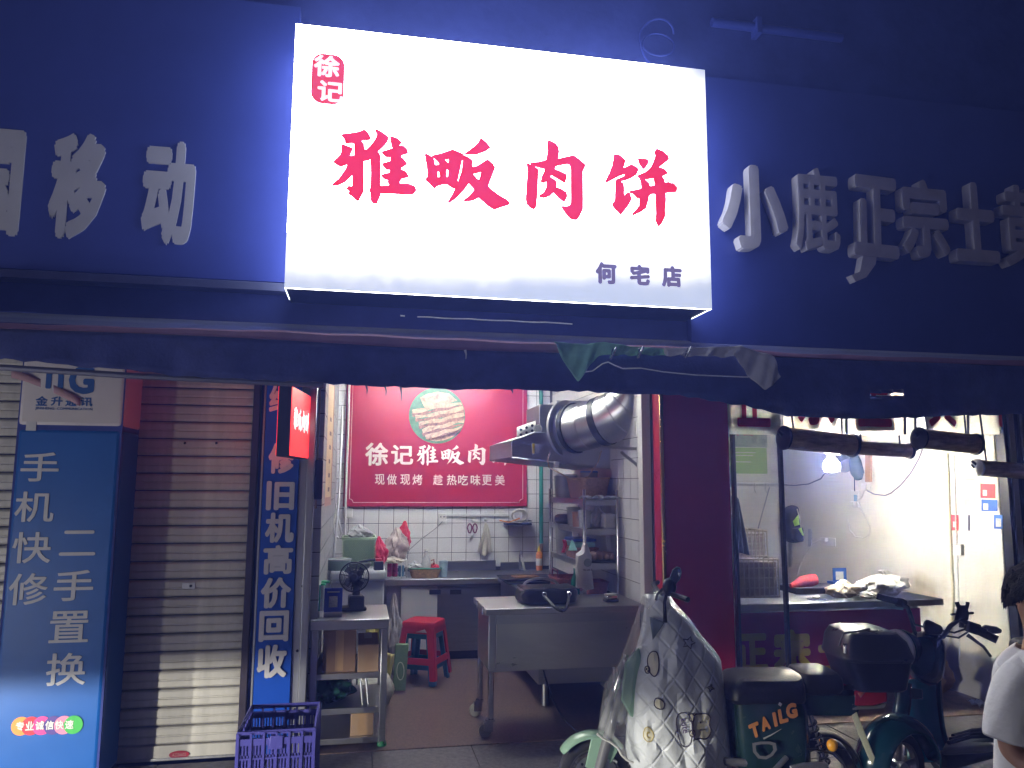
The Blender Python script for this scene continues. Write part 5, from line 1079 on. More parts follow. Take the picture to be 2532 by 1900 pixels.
# bulb and its spot shade
bl_ = thing('light_bulb', 'glowing white bulb hanging in the right shop', 'bulb', A(2056, 1150, .55)); c0 = bl_.location.copy()
m_bulb = mat('lit_bulb', (1, 1, 1), .4, var=0, emit=1150, ecol=(1, .92, .76))
obj('globe', B().lathe([(.02, .06), (.034, .045), (.058, .01), (.06, -.025), (.05, -.045), (.02, -.055), (.001, -.056)], c0, n=20), m_bulb, bl_)
obj('neck', B().lathe([(.022, .062), (.024, .09), (.02, .11)], c0, n=14), m_white, bl_); obj('socket', B().lathe([(.024, .105), (.026, .15), (.01, .17)], c0, n=14), mat('red_socket', (.45, .03, .03), .4), bl_)
pipe_thing('dark cord feeding the glowing bulb', [A(2052, 1128, .6), A(2046, 1160, .75), A(2030, 1184, 1.2), A(2000, 1197, 1.8), A(1965, 1201, 2.4), A(1935, 1199, 2.9)], .006, m_black, 6, 'electric_cable', 'cable')
sp_ = thing('spot_shade', 'grey metal spotlight shade behind the bulb', 'lamp', A(2100, 1150, 1.3))
c1 = A(2082, 1138, 1.75); d1 = (A(2107, 1168, 1.6) - c1).normalized()
obj('shade', B().lathe([(.03, -.09), (.055, -.05), (.08, .05), (.085, .06), (.075, .055), (.03, -.04)], c1 + d1 * .03, d1, 22, cap=False), mat('grey_enamel', (.25, .25, .26), .4, .2), sp_)
obj('stem', B().tube([c1 - d1 * .05, c1 + V((.05, .1, .12)), c1 + V((.08, .2, .5))], .012, 8), m_alu, sp_)
# things on the side wall (X = SX)
def onw(px, py, off=.0): p = AX(px, py, SX); p.x -= off; return p
def wcard(name, label, cat, x0, y0, x1, y1, m, parent=None, off=.002, th=.003, bevel=0):
    a, b_, c_, d_ = onw(x0, y0, off), onw(x1, y0 + (x1 - x0) * .05, off), onw(x1, y1 + (x1 - x0) * .02, off), onw(x0, y1, off)
    bb = B().raw([p + V((-t, 0, 0)) for t in (0, th) for p in (a, b_, c_, d_)], [(0, 1, 2, 3), (4, 5, 6, 7), (0, 1, 5, 4), (1, 2, 6, 5), (2, 3, 7, 6), (3, 0, 4, 7)])
    return top(name, label, cat, bb, m, bevel=bevel) if parent is None else obj(name, bb, m, parent, bevel=bevel)
m_paper = mat('white_paper', (.66, .66, .64), .6, var=.05); m_pr = mat('red_card', (.65, .05, .03), .5, var=.05); m_pb = mat('blue_card2', (.03, .12, .55), .5, var=.05); m_gsq = mat('grey_print_square', (.42, .42, .42), .6, var=.12, scale=60)
def poster(label, x0, y0, x1, y1, m, sq, cap=None):
    t_ = thing('wall_poster', label, 'poster', onw((x0 + x1) / 2, y1)); wcard('sheet', '', '', x0, y0, x1, y1, m, t_)
    for s in sq: wcard('blank_square', '', '', *s, m_gsq if m is m_paper else m_paper, t_, .0055, .001)
    if cap: wcard('caption_bar', '', '', *cap, mat('caption_ink', (.3, .36, .3), .6), t_, .0055, .001)
poster('white payment poster on the right wall of the lit shop', 2379, 1176, 2424, 1266, m_paper, [(2385, 1196, 2418, 1250)], (2388, 1183, 2410, 1188))
poster('red payment card next to the white poster', 2426, 1196, 2462, 1232, m_pr, [(2432, 1212, 2442, 1226)])
poster('blue payment card under the red card', 2428, 1235, 2467, 1264, m_pb, [(2433, 1245, 2445, 1261)])
poster('small blue framed card near the dark door frame', 2459, 1273, 2480, 1308, m_pb, [(2464, 1282, 2477, 1303)])
poster('small red tag stuck on the conduit', 2353, 1273, 2371, 1312, m_pr, [(2358, 1290, 2367, 1304)])
top('conduit', 'old cream conduit running down the right shop wall', 'pipe', B().tube([onw(2345, 1120, .011), onw(2350, 1250, .011), onw(2356, 1380, .011), onw(2360, 1500, .011), onw(2354, 1590, .02), onw(2330, 1640, .05)], .010, 8), mat('cream_pvc', (.70, .66, .48), .5))
top('conduit', 'thin white conduit parallel to the cream one on the right wall', 'pipe', B().tube([onw(2360, 1125, .006), onw(2372, 1500, .006), onw(2374, 1640, .006)], .006, 8), m_pvc)
sw_ = thing('wall_switch', 'white switch box on the right shop wall', 'switch', onw(2374, 1360)); wcard('plate', '', '', 2363, 1346, 2384, 1373, m_white, sw_, 0, .03, .003); wcard('rocker', '', '', 2370, 1352, 2378, 1366, m_pvc, sw_, .031, .004)
st_ = thing('wall_socket', 'white socket with a phone charger on the right shop wall', 'socket', onw(2055, 1340)); wcard('plate', '', '', 2048, 1330, 2067, 1352, m_white, st_, 0, .012, .003); wcard('charger', '', '', 2039, 1330, 2051, 1340, m_white, st_, .013, .04, .003)
pipe_thing('white charging cord curving down to the counter', [onw(2042, 1335, .06), onw(2025, 1345, .07), onw(2010, 1370, .09), onw(2004, 1400, .12), onw(2005, 1425, .16)], .004, m_white, 6, 'charging_cable', 'cable')
ps_ = thing('power_strip', 'white power strip hanging by its cord on the right wall', 'power strip', onw(2122, 1235))
wcard('strip', '', '', 2113, 1213, 2130, 1255, m_white, ps_, .01, .03, .004); wcard('label', '', '', 2121, 1224, 2129, 1240, mat('blue_label', (.25, .45, .65), .5), ps_, .041, .001); wcard('plug', '', '', 2118, 1240, 2126, 1252, m_white, ps_, .041, .03, .004)
wcard('plug_block', 'small white adaptor plugged in above the power strip', 'plug', 2142, 1197, 2156, 1214, m_white, None, .01, .05, .004)
m_tanw = mat('tan_wood', (.42, .24, .11), .6, var=.2)
wcard('wood_batten', 'narrow wooden batten behind the cords on the right wall', 'batten', 2144, 1125, 2157, 1192, m_tanw, None, .001, .02)
top('bottle_pouch', 'grey blue bottle hanging on the wooden batten', 'bottle', B().tube([onw(2127, 1125, .06), onw(2128, 1140, .06), onw(2134, 1170, .06), onw(2138, 1186, .06)], [.03, .055, .06, .03], 14), mat('smoky_blue', (.12, .17, .22), .25))
def wcord(label, pts, r=.005, m=m_pvc, off=.02): return pipe_thing(label, [onw(x_, y_, off) for x_, y_ in pts], r, m, 6, 'electric_cable', 'cable')
wcord('white cord from the spotlight down to the adaptor', [(2117, 1130), (2124, 1155), (2135, 1180), (2147, 1200)])
wcord('purple grey cord swooping across the right wall', [(2294, 1112), (2285, 1135), (2265, 1170), (2240, 1200), (2215, 1220), (2200, 1226), (2172, 1222), (2155, 1213)], .006, mat('violet_cord', (.16, .14, .26), .5), .05)
wcord('white cord looping below the power strip', [(2148, 1212), (2140, 1230), (2128, 1240), (2138, 1258), (2152, 1285), (2161, 1305), (2160, 1322), (2145, 1330), (2125, 1328), (2110, 1310), (2105, 1285)], .005, m_pvc, .04)
wcord('dark cable hanging straight above the power strip', [(2124, 1168), (2125, 1215)], .005, m_black, .05)
wcard('black_strip', 'short black strip stuck on the right shop wall', 'strip', 2395, 1274, 2399, 1313, m_black)
wcard('metal_bar', 'grey metal bar on the wall under the backpack', 'bar', 2000, 1308, 2008, 1352, m_alu, None, .0, .01); wcard('metal_bar', 'grey metal leg on the wall left of the other bar', 'bar', 1952, 1340, 1959, 1402, m_alu, None, .0, .01)
# back wall items seen through the glass
BWY = 3.03
def bcard(name, label, cat, x0, y0, x1, y1, m, Y=BWY, th=.006, parent=None):
    a, b_ = A(x0, y0, Y), A(x1, y1, Y); bb = B().box(a.x, b_.x, Y - th, Y, b_.z, a.z)
    return top(name, label, cat, bb, m) if parent is None else obj(name, bb, m, parent)
gn = thing('green_notice', 'green notice with pale lines on the wall behind the glass', 'notice', A(1850, 1170, BWY)); bcard('sheet', '', '', 1800, 1107, 1897, 1172, mat('lime_print', (.36, .55, .10), .5, var=.06), parent=gn)
bcard('photo_band', '', '', 1800, 1070, 1897, 1107, mat('grey_green_print', (.32, .38, .30), .5, var=.35, scale=9), parent=gn)
for i, y_ in enumerate((1118, 1125, 1141)): bcard('text_line', '', '', 1808, y_, 1868 - 6 * i, y_ + 3, m_paper, BWY - .0065, .002, gn)
for k, (ch, x0) in enumerate((('冷', 1803), ('吉', 1834))): obj('character', put_px(B(), ch, x0, 1046, x0 + 30, 1078, BWY - .008, .002, .04), mat('red_print', (.6, .08, .05), .5), gn, smooth=False)
bk = thing('backpack', 'black backpack with lime green panels hanging on the far wall', 'backpack', A(1967, 1343, 2.75))
c0 = A(1966, 1300, 2.78); SB = .0042
m_pack = mat('black_nylon', (.02, .021, .024), .6, var=.3, bump=.2); m_lime = mat('lime_nylon', (.40, .72, .06), .5)
def pk_(px, py, dy): q = A(px, py, 2.78); q.y += dy; return q
prof = [(1952, 1252), (1975, 1246), (1990, 1256), (1997, 1290), (1998, 1330), (1985, 1340), (1955, 1345), (1942, 1335), (1936, 1300), (1940, 1265)]
rings = []
for t_, k_ in ((.12, .9), (.09, 1), (0, 1.02), (-.09, .97), (-.12, .8)):
    rings.append([pk_(1968 + (x_ - 1968) * k_, 1297 + (y_ - 1297) * k_, t_) for x_, y_ in prof])
obj('body', B().loft(rings), m_pack, bk, sub=1)
obj('front_pocket', B().loft([[pk_(1963 + (x_ - 1963) * k_, 1322 + (y_ - 1322) * k_, t_) for x_, y_ in ((1945, 1305), (1975, 1300), (1990, 1310), (1990, 1334), (1955, 1340), (1944, 1330))] for t_, k_ in ((-.10, 1), (-.16, .95), (-.175, .7))]), m_pack, bk, bevel=.01)
for pts in (((1944, 1288), (1957, 1272), (1960, 1296), (1948, 1300)), ((1951, 1306), (1958, 1302), (1964, 1322), (1961, 1322))):
    obj('lime_panel', B().raw([pk_(x_, y_, -.185 if y_ > 1300.5 else -.135) for x_, y_ in pts], [tuple(range(len(pts)))]), m_lime, bk, solid=.006)
obj('strap', B().tube([pk_(1976, 1262, -.06), pk_(1990, 1262, -.1), pk_(1997, 1290, -.1), pk_(1997, 1318, -.08)], .012, 6), m_pack, bk); obj('loop', B().tube([pk_(1972, 1250, 0), pk_(1977, 1238, .05), pk_(1980, 1250, 0)], .008, 6), m_pack, bk)
for x_ in (1955, 1964): obj('white_stripe', B().tube([pk_(x_, 1258, -.128), pk_(x_ + 9, 1290, -.128)], .006, 4), m_white, bk)
bcard('small_frame', 'small brown wooden frame on the wall behind the glass pole', 'frame', 1930, 1192, 1956, 1238, m_tanw, BWY, .02)
top('wall_rail', 'steel rail with hooks on the wall behind the glass', 'rail', B().tube([A(1805, 1197, BWY - .03), A(1940, 1199, BWY - .03)], .02, 6), m_steel)
for i, (x_, lab) in enumerate(((1866, 'steel hook on the rail behind the glass, left'), (1893, 'steel hook on the rail behind the glass, right'))): top('rail_hook', lab, 'hook', B().tube([A(x_, 1195, BWY - .06), A(x_, 1212, BWY - .06), A(x_ + 4, 1218, BWY - .06)], .006, 6), m_steel)
wc = B().tube([A(x_, y_, BWY - .03) for x_, y_ in ((1903, 1205), (1893, 1240), (1882, 1280), (1874, 1310), (1872, 1345))], .005, 6); top('electric_cable', 'grey cord trailing down the wall behind the glass', 'cable', wc, mat('grey_cord2', (.3, .3, .3), .5))
# counter
SZ_ = A(2000, 1490, .3).z; sc0, sc1 = A(1815, 1490, .3).x, A(2330, 1495, .3).x
cn = thing('shop_counter', 'steel topped counter with a dark red front and yellow characters', 'counter', ((sc0 + sc1) / 2, .6, 0))
obj('top_sheet', B().box(sc0, sc1, .28, 1.0, SZ_ - .045, SZ_), m_steelh, cn, bevel=.004)
fx0, fx1_ = sc0 + .01, A(2278, 1560, .33).x
obj('front_board', B().box(fx0, fx1_, .33, .35, .12, SZ_ - .07), mat('maroon_board', (.26, .012, .05), .4, var=.08), cn)
obj('slot_strip', B().box(fx0, fx1_, .36, .365, SZ_ - .069, SZ_ - .046), m_white, cn)
for x_ in (sc0 + .03, fx1_ - .02):
    for y_ in (.37, .95): obj('leg', B().box(x_ - .02, x_ + .02, y_ - .015, y_ + .015, .004, SZ_ - .046), m_steel, cn)
m_yel = mat('yellow_characters', (.52, .40, .03), .5, var=.05)
for ch, x0, x1, y0, y1 in (('正', 1818, 1898, 1567, 1662), ('宗', 1912, 2004, 1557, 1660), ('土', 2018, 2098, 1560, 1665), ('黄', 2112, 2190, 1565, 1668), ('牛', 2204, 2270, 1568, 1670)):
    obj('character', put_px(B(), ch, x0, y0, x1, y1, .329, .004, .06), m_yel, cn, smooth=False)
def crate_w(label, x0, x1, y0, y1, z0, z1, cols, rows, m, group=None):
    t_ = thing('stacking_crate', label, 'crate', ((x0 + x1) / 2, (y0 + y1) / 2, z0), group); b_ = .009
    for nm, z_ in (('rim', z1 - b_), ('base_rim', z0 + b_)): obj(nm, B().tube([(x0, y0, z_), (x1, y0, z_), (x1, y1, z_), (x0, y1, z_)], b_, 4, loop=True), m, t_)
    for nm, y_ in (('front_grid', y0), ('back_grid', y1)):
        bb = B()
        for i in range(cols + 1): x_ = x0 + (x1 - x0) * i / cols; bb.box(x_ - .004, x_ + .004, y_ - .004, y_ + .004, z0, z1)
        for j in range(1, rows): z_ = z0 + (z1 - z0) * j / rows; bb.box(x0, x1, y_ - .003, y_ + .003, z_ - .004, z_ + .004)
        obj(nm, bb, m, t_)
    for x_ in (x0, x1):
        bb = B()
        for i in range(6): y_ = y0 + (y1 - y0) * i / 5; bb.box(x_ - .004, x_ + .004, y_ - .004, y_ + .004, z0, z1)
        for j in range(1, rows): z_ = z0 + (z1 - z0) * j / rows; bb.box(x_ - .003, x_ + .003, y0, y1, z_ - .004, z_ + .004)
        obj('side_grid', bb, m, t_)
    obj('floor', B().box(x0, x1, y0, y1, z0 + .004, z0 + .012), m, t_)
    obj('lining', B().box(x0 + .012, x1 - .012, y0 + .012, y1 - .012, z0 + .014, z1 - .03), mat('crate_contents', (.45, .36, .22), .8, var=.3, scale=10), t_)
m_cream = mat('cream_crate_plastic', (.60, .50, .33), .45, var=.1)
a, b_ = A(1814, 1382, .55), A(1928, 1488, .55)
crate_w('cream plastic crate on the counter behind the glass, lower one', a.x, b_.x, .55, .9, SZ_ + .002, a.z, 9, 4, m_cream)
a2_, b2_ = A(1840, 1310, .62), A(1895, 1380, .62); crate_w('cream plastic crate standing on top of the lower crate', a2_.x - .05, b2_.x, .6, .88, a.z + .003, a2_.z, 7, 4, m_cream)
q = A(1830, 1300, .5); top('hanging_apron', 'grey blue apron hanging beside the glass pole', 'apron', B().grid(lambda u, v: (A(1806 + 22 * u + 14 * v + 8 * u * v, 1225 + 140 * v + 8 * u, .5).x, .5 - .02 * sin(u * 12 + v * 2), A(1806, 1225 + 140 * v + 8 * u, .5).z), 12, 14), mat('grey_blue_cloth', (.07, .10, .13), .8, var=.25, bump=.2), solid=.004)
# goods on the counter
m_wbag = mat('white_carrier_film', (.74, .72, .66), .3, var=.14, scale=9, bump=.3, bscale=18)
c0 = A(2085, 1490, .5); c0.z = SZ_ + .001; bag('carrier_bag', 'white knotted bag of flat breads on the counter, left one', c0, (.12, .10, .13), mat('yellowish_bag', (.66, .56, .38), .35, var=.3, scale=14, bump=.3, bscale=18), 41)
c0 = A(2185, 1490, .55); c0.z = SZ_ + .001; bag('carrier_bag', 'larger white carrier bag with red print on the counter', c0, (.19, .14, .19), m_wbag, 43, knot=False)
c0 = A(2150, 1490, .42); c0.z = SZ_ + .001; bag('carrier_bag', 'thin crumpled white bag in front of the larger one', c0, (.09, .07, .06), m_wbag, 44, knot=False)
c0 = A(1992, 1440, .75); top('red_pouch', 'red netted pouch lying on a black tray on the counter', 'pouch', B().tube([c0 + V((-.13, 0, -.03)), c0 + V((-.09, 0, -.025)), c0 + V((-.03, 0, 0)), c0 + V((.05, 0, .015)), c0 + V((.09, 0, .02)), c0 + V((.105, 0, .02))], [.02, .036, .048, .05, .042, .015], 18), mat('red_net', (.42, .035, .04), .6, var=.25, scale=40, bump=.4, bscale=120))
a = A(1965, 1463, .7); top('black_tray', 'shallow black tray at the back of the counter', 'tray', B().box(a.x, a.x + .52, .68, .95, SZ_ + .001, SZ_ + .05), m_black, bevel=.008)
c0 = A(2018, 1480, .42); c0.z = SZ_; box_('dark_pad', 'small dark blue pad near the front of the counter', 'pad', c0, (.12, .07, .006), mat('navy_pad', (.04, .05, .14), .5), .1, .002); top('white_puck', 'small white round case on the dark pad', 'case', B().lathe([(.02, .0065), (.028, .012), (.028, .02), (.018, .027), (.001, .028)], c0, n=20), m_white)
t_ = thing('payment_stand', 'small blue payment sign standing on the shop counter', 'stand', A(2074, 1440, .85)); bcard('board', '', '', 2058, 1405, 2093, 1441, m_pb, .85, .006, t_); bcard('blank_square', '', '', 2066, 1414, 2086, 1434, m_paper, .843, .002, t_); obj('foot', B().box(t_.location.x - .06, t_.location.x + .06, .84, .92, SZ_ + .001, t_.location.z + .005), m_pb, t_)
# sacks and clutter low on the right
bag('grain_sack', 'brown sack slumped against the right wall', (4.38, .55, .004), (.16, .14, .42), mat('brown_sack', (.26, .17, .11), .85, var=.25, bump=.3), 51)
bag('grain_sack', 'greyer sack behind the brown one against the right wall', (4.28, .9, .004), (.18, .16, .5), mat('grey_sack', (.3, .25, .2), .85, var=.25, bump=.3), 52)
c0 = V((4.5, .12, .004)); top('litter_scrap', 'crumpled white paper scrap at the foot of the wall', 'litter', B().grid(lambda u, v: c0 + V((.1 * u - .05, .12 * v, .03 * abs(sin(u * 7 + v * 5)))), 8, 8), m_paper, solid=.001)
# dark sliding-door frame at the right jamb
df = thing('sliding_frame', 'dark aluminium sliding door frame at the right edge', 'door frame', (4.7, -.05, 0))
for i, (x_, w_) in enumerate(((4.635, .03), (4.69, .05), (4.755, .03))): obj('stile', B().box(x_, x_ + w_, -.09 + .012 * i, -.004, .0, 2.43), m_dark if i != 1 else m_alu, df, bevel=.003)
pn = obj('door_panel', B().box(4.80, 6.2, -.085, -.062, .02, 2.43), mat('dark_glass_door', (.02, .022, .026), .12, var=.1), df)
obj('rail', B().box(4.80, 6.2, -.1, -.086, 1.0, 1.06), m_dark, pn)
# ------------------------------------------------------------------ scooters
m_tyre = mat('tyre_rubber', (.03, .03, .032), .75, var=.3, bump=.2, dirt=.6, dcol=(.16, .15, .14)); m_rim = mat('cast_rim', (.16, .16, .17), .4, .6)
m_mint = mat('mint_paint', (.30, .48, .36), .22, var=.04, coat=.5); m_dgreen = mat('dark_green_paint', (.012, .035, .035), .25, var=.1, coat=.4)
m_teal = mat('teal_paint', (.004, .035, .055), .2, var=.1, coat=.6); m_tealb = mat('teal_blue_paint', (.01, .16, .30), .22, var=.08, coat=.5); m_seatv = mat('black_vinyl', (.022, .022, .026), .38, var=.25, bump=.15, bscale=90)
m_gpl = mat('grey_plastic', (.16, .16, .17), .5, var=.12)
def wheel(par, c, ax, r, w_=.05, disc=True):
    """tyre with tread, rim with spokes, brake disc"""
    c = V(c); ax = V(ax).normalized()
    pr = [(r * .72, -w_ * .42), (r * .84, -w_ * .55), (r * .95, -w_ * .45), (r, -w_ * .15), (r, w_ * .15), (r * .95, w_ * .45), (r * .84, w_ * .55), (r * .72, w_ * .42)]
    t_ = obj('tyre', B().lathe(pr, c, ax, 40, cap=False), m_tyre, par)
    q = obj('rim', B().lathe([(r * .73, -w_ * .4), (r * .66, -w_ * .3), (r * .66, w_ * .3), (r * .73, w_ * .4)], c, ax, 40, cap=False), m_rim, par)
    o1 = ax.orthogonal().normalized(); o2 = ax.cross(o1)
    for k in range(5):
        d = o1 * cos(k * 2 * pi / 5) + o2 * sin(k * 2 * pi / 5); obj('spoke', B().tube([c + d * .02, c + d * r * .67], [.016, .011], 6), m_rim, q)
    obj('hub', B().cyl(c - ax * w_ * .7, c + ax * w_ * .7, .032, n=16), m_alu, q)
    if disc:
        dk = B()
        for s_ in (1,):
            cc_ = c - ax * w_ * .75 if ax.y > 0 else c + ax * w_ * .75
            dk.lathe([(r * .40, -.0015), (r * .60, -.0015), (r * .60, .0015), (r * .40, .0015)], cc_, ax, 36, cap=False)
        o = obj('brake_disc', dk, m_steel, par)
        for k in range(12):
            d = o1 * cos(k * pi / 6) + o2 * sin(k * pi / 6); obj('disc_slot', B().lathe([(.007, 0), (.007, .002)], cc_ + d * r * .5 - ax * (.0035 if ax.y > 0 else -.0015), ax, 8), m_dark, o)
    return t_
F1, R1 = V((1.17, -1.09, .178)), V((2.29, -1.27, .178))
hd = (F1 - R1).normalized(); ln_ = V((-hd.y, hd.x, 0)); ln_ = ln_ if ln_.y < 0 else -ln_   # towards the camera
s1 = thing('scooter', 'dark green electric scooter with a silver rain cover and a top box', 'scooter', ((F1 + R1) / 2).xy.to_3d())
wheel(s1, F1, ln_, .175); wheel(s1, R1, ln_, .175, disc=False)
def SA(px, py, dy=0):
    """point on the scooter's centre plane seen at a photo point, shifted dy towards the camera"""
    r = F_ * FPX + R2 * (px - 1266) - U2 * (py - 950); n_ = ln_
    t = (F1 + ln_ * dy - CAMLOC).dot(n_) / r.dot(n_); return CAMLOC + r * t
# front mudguard: curved shell over the tyre
def guard(c, r, a0, a1, w_, k=14, drop=.35):
    fw = hd; rings = []
    for i in range(k + 1):
        a = a0 + (a1 - a0) * i / k; d = fw * cos(a) + V((0, 0, 1)) * sin(a); sc_ = 1 if 0 < i < k else .75
        rings.append([c + d * (r - (drop * abs(s_) ** 3) * .05) + ln_ * (w_ * s_ * sc_) for s_ in (-1, -.8, -.45, 0, .45, .8, 1)])
    return B().loft(rings, False, False)
obj('front_mudguard', guard(F1, .205, R(-2 + 38), R(135), .062), m_mint, s1, solid=.005)
obj('mudguard_side', B().prism([(-.02, .02), (.05, .06), (.02, .19), (-.06, .20), (-.12, .15), (-.08, .08)], lambda u, v, t: F1 + hd * u + V((0, 0, v)) + ln_ * (.062 + t), .006), m_mint, s1, bevel=.003)
for u, v in ((-.05, .15), (-.045, .09), (.0, .04)): obj('bolt', B().lathe([(.009, 0), (.008, .004), (.004, .006)], F1 + hd * u + V((0, 0, v)) + ln_ * .07, ln_, 10), m_dark, s1)
for s_ in (-1, 1):
    obj('fork_leg', B().tube([F1 + ln_ * .07 * s_ + V((0, 0, -.01)), F1 + ln_ * .072 * s_ - hd * .05 + V((0, 0, .16)), F1 + ln_ * .072 * s_ - hd * .13 + V((0, 0, .42))], [.024, .026, .018], 12), m_gpl, s1)
    obj('fork_tube', B().tube([F1 + ln_ * .072 * s_ - hd * .07 + V((0, 0, .22)), F1 + ln_ * .06 * s_ - hd * .18 + V((0, 0, .56))], .015, 10), m_chrome, s1)
obj('caliper', B().obx(F1 - hd * .07 + ln_ * .05 + V((0, 0, .06)), (.06, .035, .07), (0, .4, 0)), m_alu, s1, bevel=.008)
obj('brake_hose', B().tube([F1 - hd * .09 + ln_ * .06 + V((0, 0, .08)), F1 - hd * .14 + ln_ * .07 + V((0, 0, .02)), F1 - hd * .2 + ln_ * .05 + V((0, 0, .1)), F1 - hd * .17 + ln_ * .03 + V((0, 0, .35))], .006, 6), m_black, s1)
# steering column, apron (seen through the clear film), floor
st0 = SA(1600, 1800); st1 = SA(1632, 1470)
obj('steering_column', B().tube([F1 - hd * .15 + V((0, 0, .45)), SA(1640, 1520)], .03, 10), m_black, s1)
ap = [(1545, 1640), (1580, 1600), (1600, 1700), (1585, 1790), (1558, 1770), (1535, 1730)]
obj('front_apron', B().loft([[SA(x_, y_, d) for x_, y_ in ap] for d in (-.12, -.06, .06, .12)]), m_mint, s1, bevel=.01)
obj('headlamp', B().lathe([(.06, 0), (.055, .03), (.03, .05), (.001, .055)], SA(1555, 1660), hd, 18), m_black, s1)
obj('floor_board', B().loft([[SA(x_, y_, d) for x_, y_ in ((1590, 1862), (1810, 1874), (1905, 1880), (1905, 1899), (1590, 1885))] for d in (-.13, .13)]), m_gpl, s1, bevel=.012)
obj('handlebar', B().tube([st1 + ln_ * .32 - hd * .06 + V((0, 0, .02)), st1 + ln_ * .15 + V((0, 0, .03)), st1, st1 - ln_ * .15 + V((0, 0, .03)), st1 - ln_ * .32 - hd * .06 + V((0, 0, .02))], .013, 8), m_black, s1)
mr = obj('mirror', B().loft([[SA(1672 + (x_ - 1672) * k_, 1425 + (y_ - 1425) * k_, .18 + d_) for x_, y_ in ((1660, 1445), (1656, 1428), (1662, 1410), (1672, 1401), (1682, 1403), (1686, 1415), (1682, 1432), (1670, 1447))] for d_, k_ in ((-.015, .7), (0, 1), (.012, .95))]), m_black, s1, bevel=.004)
obj('mirror_glass', B().raw([SA(x_, y_, .195) for x_, y_ in ((1676, 1408), (1682, 1408), (1684, 1416), (1681, 1427), (1677, 1424))], [(0, 1, 2, 3, 4)]), m_chrome, mr, solid=.002)
obj('mirror_shell', B().ball(SA(1655, 1452, .18), (.035, .03, .045)), m_black, mr)
obj('mirror_stem', B().tube([SA(1650, 1462, .18), SA(1643, 1490, .18), SA(1645, 1540, .20)], [.008, .008, .011], 8), m_black, s1); obj('cable', B().tube([SA(1640, 1455, .1), SA(1625, 1470, .1), SA(1622, 1485, .1)], .007, 6), m_black, s1)
# body shell under the seat
def shell(px_rows, dy, m, nm, par, bev=.02, k=6):
    """rows of (left, right, y) in the photo; rounded section of half depth dy"""
    rings = []
    for x0, x1, y_, f in px_rows:
        l, r__ = SA(x0, y_), SA(x1, y_); c_ = (l + r__) / 2; hx = (r__ - l) / 2; rings.append([c_ + hx * ((abs(cos(a)) ** .4) * (1 if cos(a) > 0 else -1)) + ln_ * dy * f * ((abs(sin(a)) ** .5) * (1 if sin(a) > 0 else -1)) for a in [2 * pi * i / 40 for i in range(40)]])
    return obj(nm, B().loft(rings), m, par)
bs = shell([(1812, 1985, 1886, .8), (1808, 1990, 1870, .95), (1800, 1985, 1800, 1), (1795, 1980, 1740, 1), (1793, 1972, 1715, .98)], .15, m_dgreen, 'body_shell', s1)
def on_body(px, py, off=.155):
    return SA(px, py, off)
bt = B()
for ch, cx_, cy_, w_, h_, ang in (('T', 1866, 1806, 26, 38, 24), ('A', 1892, 1789, 22, 36, 22), ('I', 1916, 1779, 8, 36, 18), ('L', 1936, 1770, 22, 36, 16), ('G', 1957, 1758, 27, 38, 14)):
    c_ = on_body(cx_, cy_); ux_ = on_body(cx_ + 1, cy_) - c_; uy_ = on_body(cx_, cy_ - 1) - c_; ca, sa = cos(R(ang)), sin(R(ang))
    eu = (ux_ * ca + uy_ * sa) * w_; ev = (-ux_ * sa * .6 + uy_ * ca) * h_
    obj('letter', put(B(), ch, c_ - eu / 2 - ev / 2, eu, ev, ln_, .004, .085), mat('orange_letter_film', (.60, .24, .05), .4, var=.1), bs, smooth=False)
obj('small_script', B().tube([on_body(1888, 1827, .157), on_body(1905, 1819, .157), on_body(1932, 1803, .157)], [.004, .003, .001], 4), mat('silver_ink', (.4, .42, .42), .5), bs)
c_ = on_body(1929, 1742); obj('small_sticker', B().obx(c_, (.014, .004, .014), (0, .6, 0)), m_lgrey, bs)
loop_ = [(1860, 1838), (1880, 1834), (1905, 1834), (1918, 1838), (1921, 1855), (1910, 1870), (1895, 1878), (1875, 1876), (1862, 1860)]
inn = [(1890 + (x_ - 1890) * .72, 1855 + (y_ - 1855) * .68) for x_, y_ in loop_]
obj('foot_guard', B().loft([[SA(x_, y_, .165) for x_, y_ in loop_], [SA(x_, y_, .178) for x_, y_ in loop_], [SA(x_, y_, .178) for x_, y_ in inn], [SA(x_, y_, .165) for x_, y_ in inn]], True, False, True), m_gpl, bs)
obj('seat', B().loft([[c_ for c_ in ring] for ring in [[(lambda l, r__, f: (l + r__) / 2 + (r__ - l) / 2 * ((abs(cos(a)) ** .35) * (1 if cos(a) > 0 else -1)) + ln_ * .155 * f * ((abs(sin(a)) ** .45) * (1 if sin(a) > 0 else -1)) + V((0, 0, dz * cos(a) ** 3)))(SA(x0, y_), SA(x1, y_), f) for a in [2 * pi * i / 40 for i in range(40)]] for x0, x1, y_, f, dz in ((1795, 1972, 1728, .9, 0), (1784, 1975, 1715, 1, 0), (1785, 1972, 1685, 1, .012), (1797, 1966, 1668, .9, .016), (1815, 1952, 1662, .7, .016))]]), m_seatv, s1)
obj('pillion_seat', B().loft([[(lambda l, r__, f: (l + r__) / 2 + (r__ - l) / 2 * ((abs(cos(a)) ** .35) * (1 if cos(a) > 0 else -1)) + ln_ * .13 * f * ((abs(sin(a)) ** .45) * (1 if sin(a) > 0 else -1)))(SA(x0, y_), SA(x1, y_), f) for a in [2 * pi * i / 36 for i in range(36)]] for x0, x1, y_, f in ((1968, 2062, 1702, .9), (1962, 2068, 1690, 1), (1960, 2065, 1668, 1), (1966, 2055, 1655, .9), (1975, 2045, 1651, .75))]), m_seatv, s1)
obj('seat_clip', B().obx(SA(1972, 1700, .13), (.03, .01, .01)), m_chrome, s1)
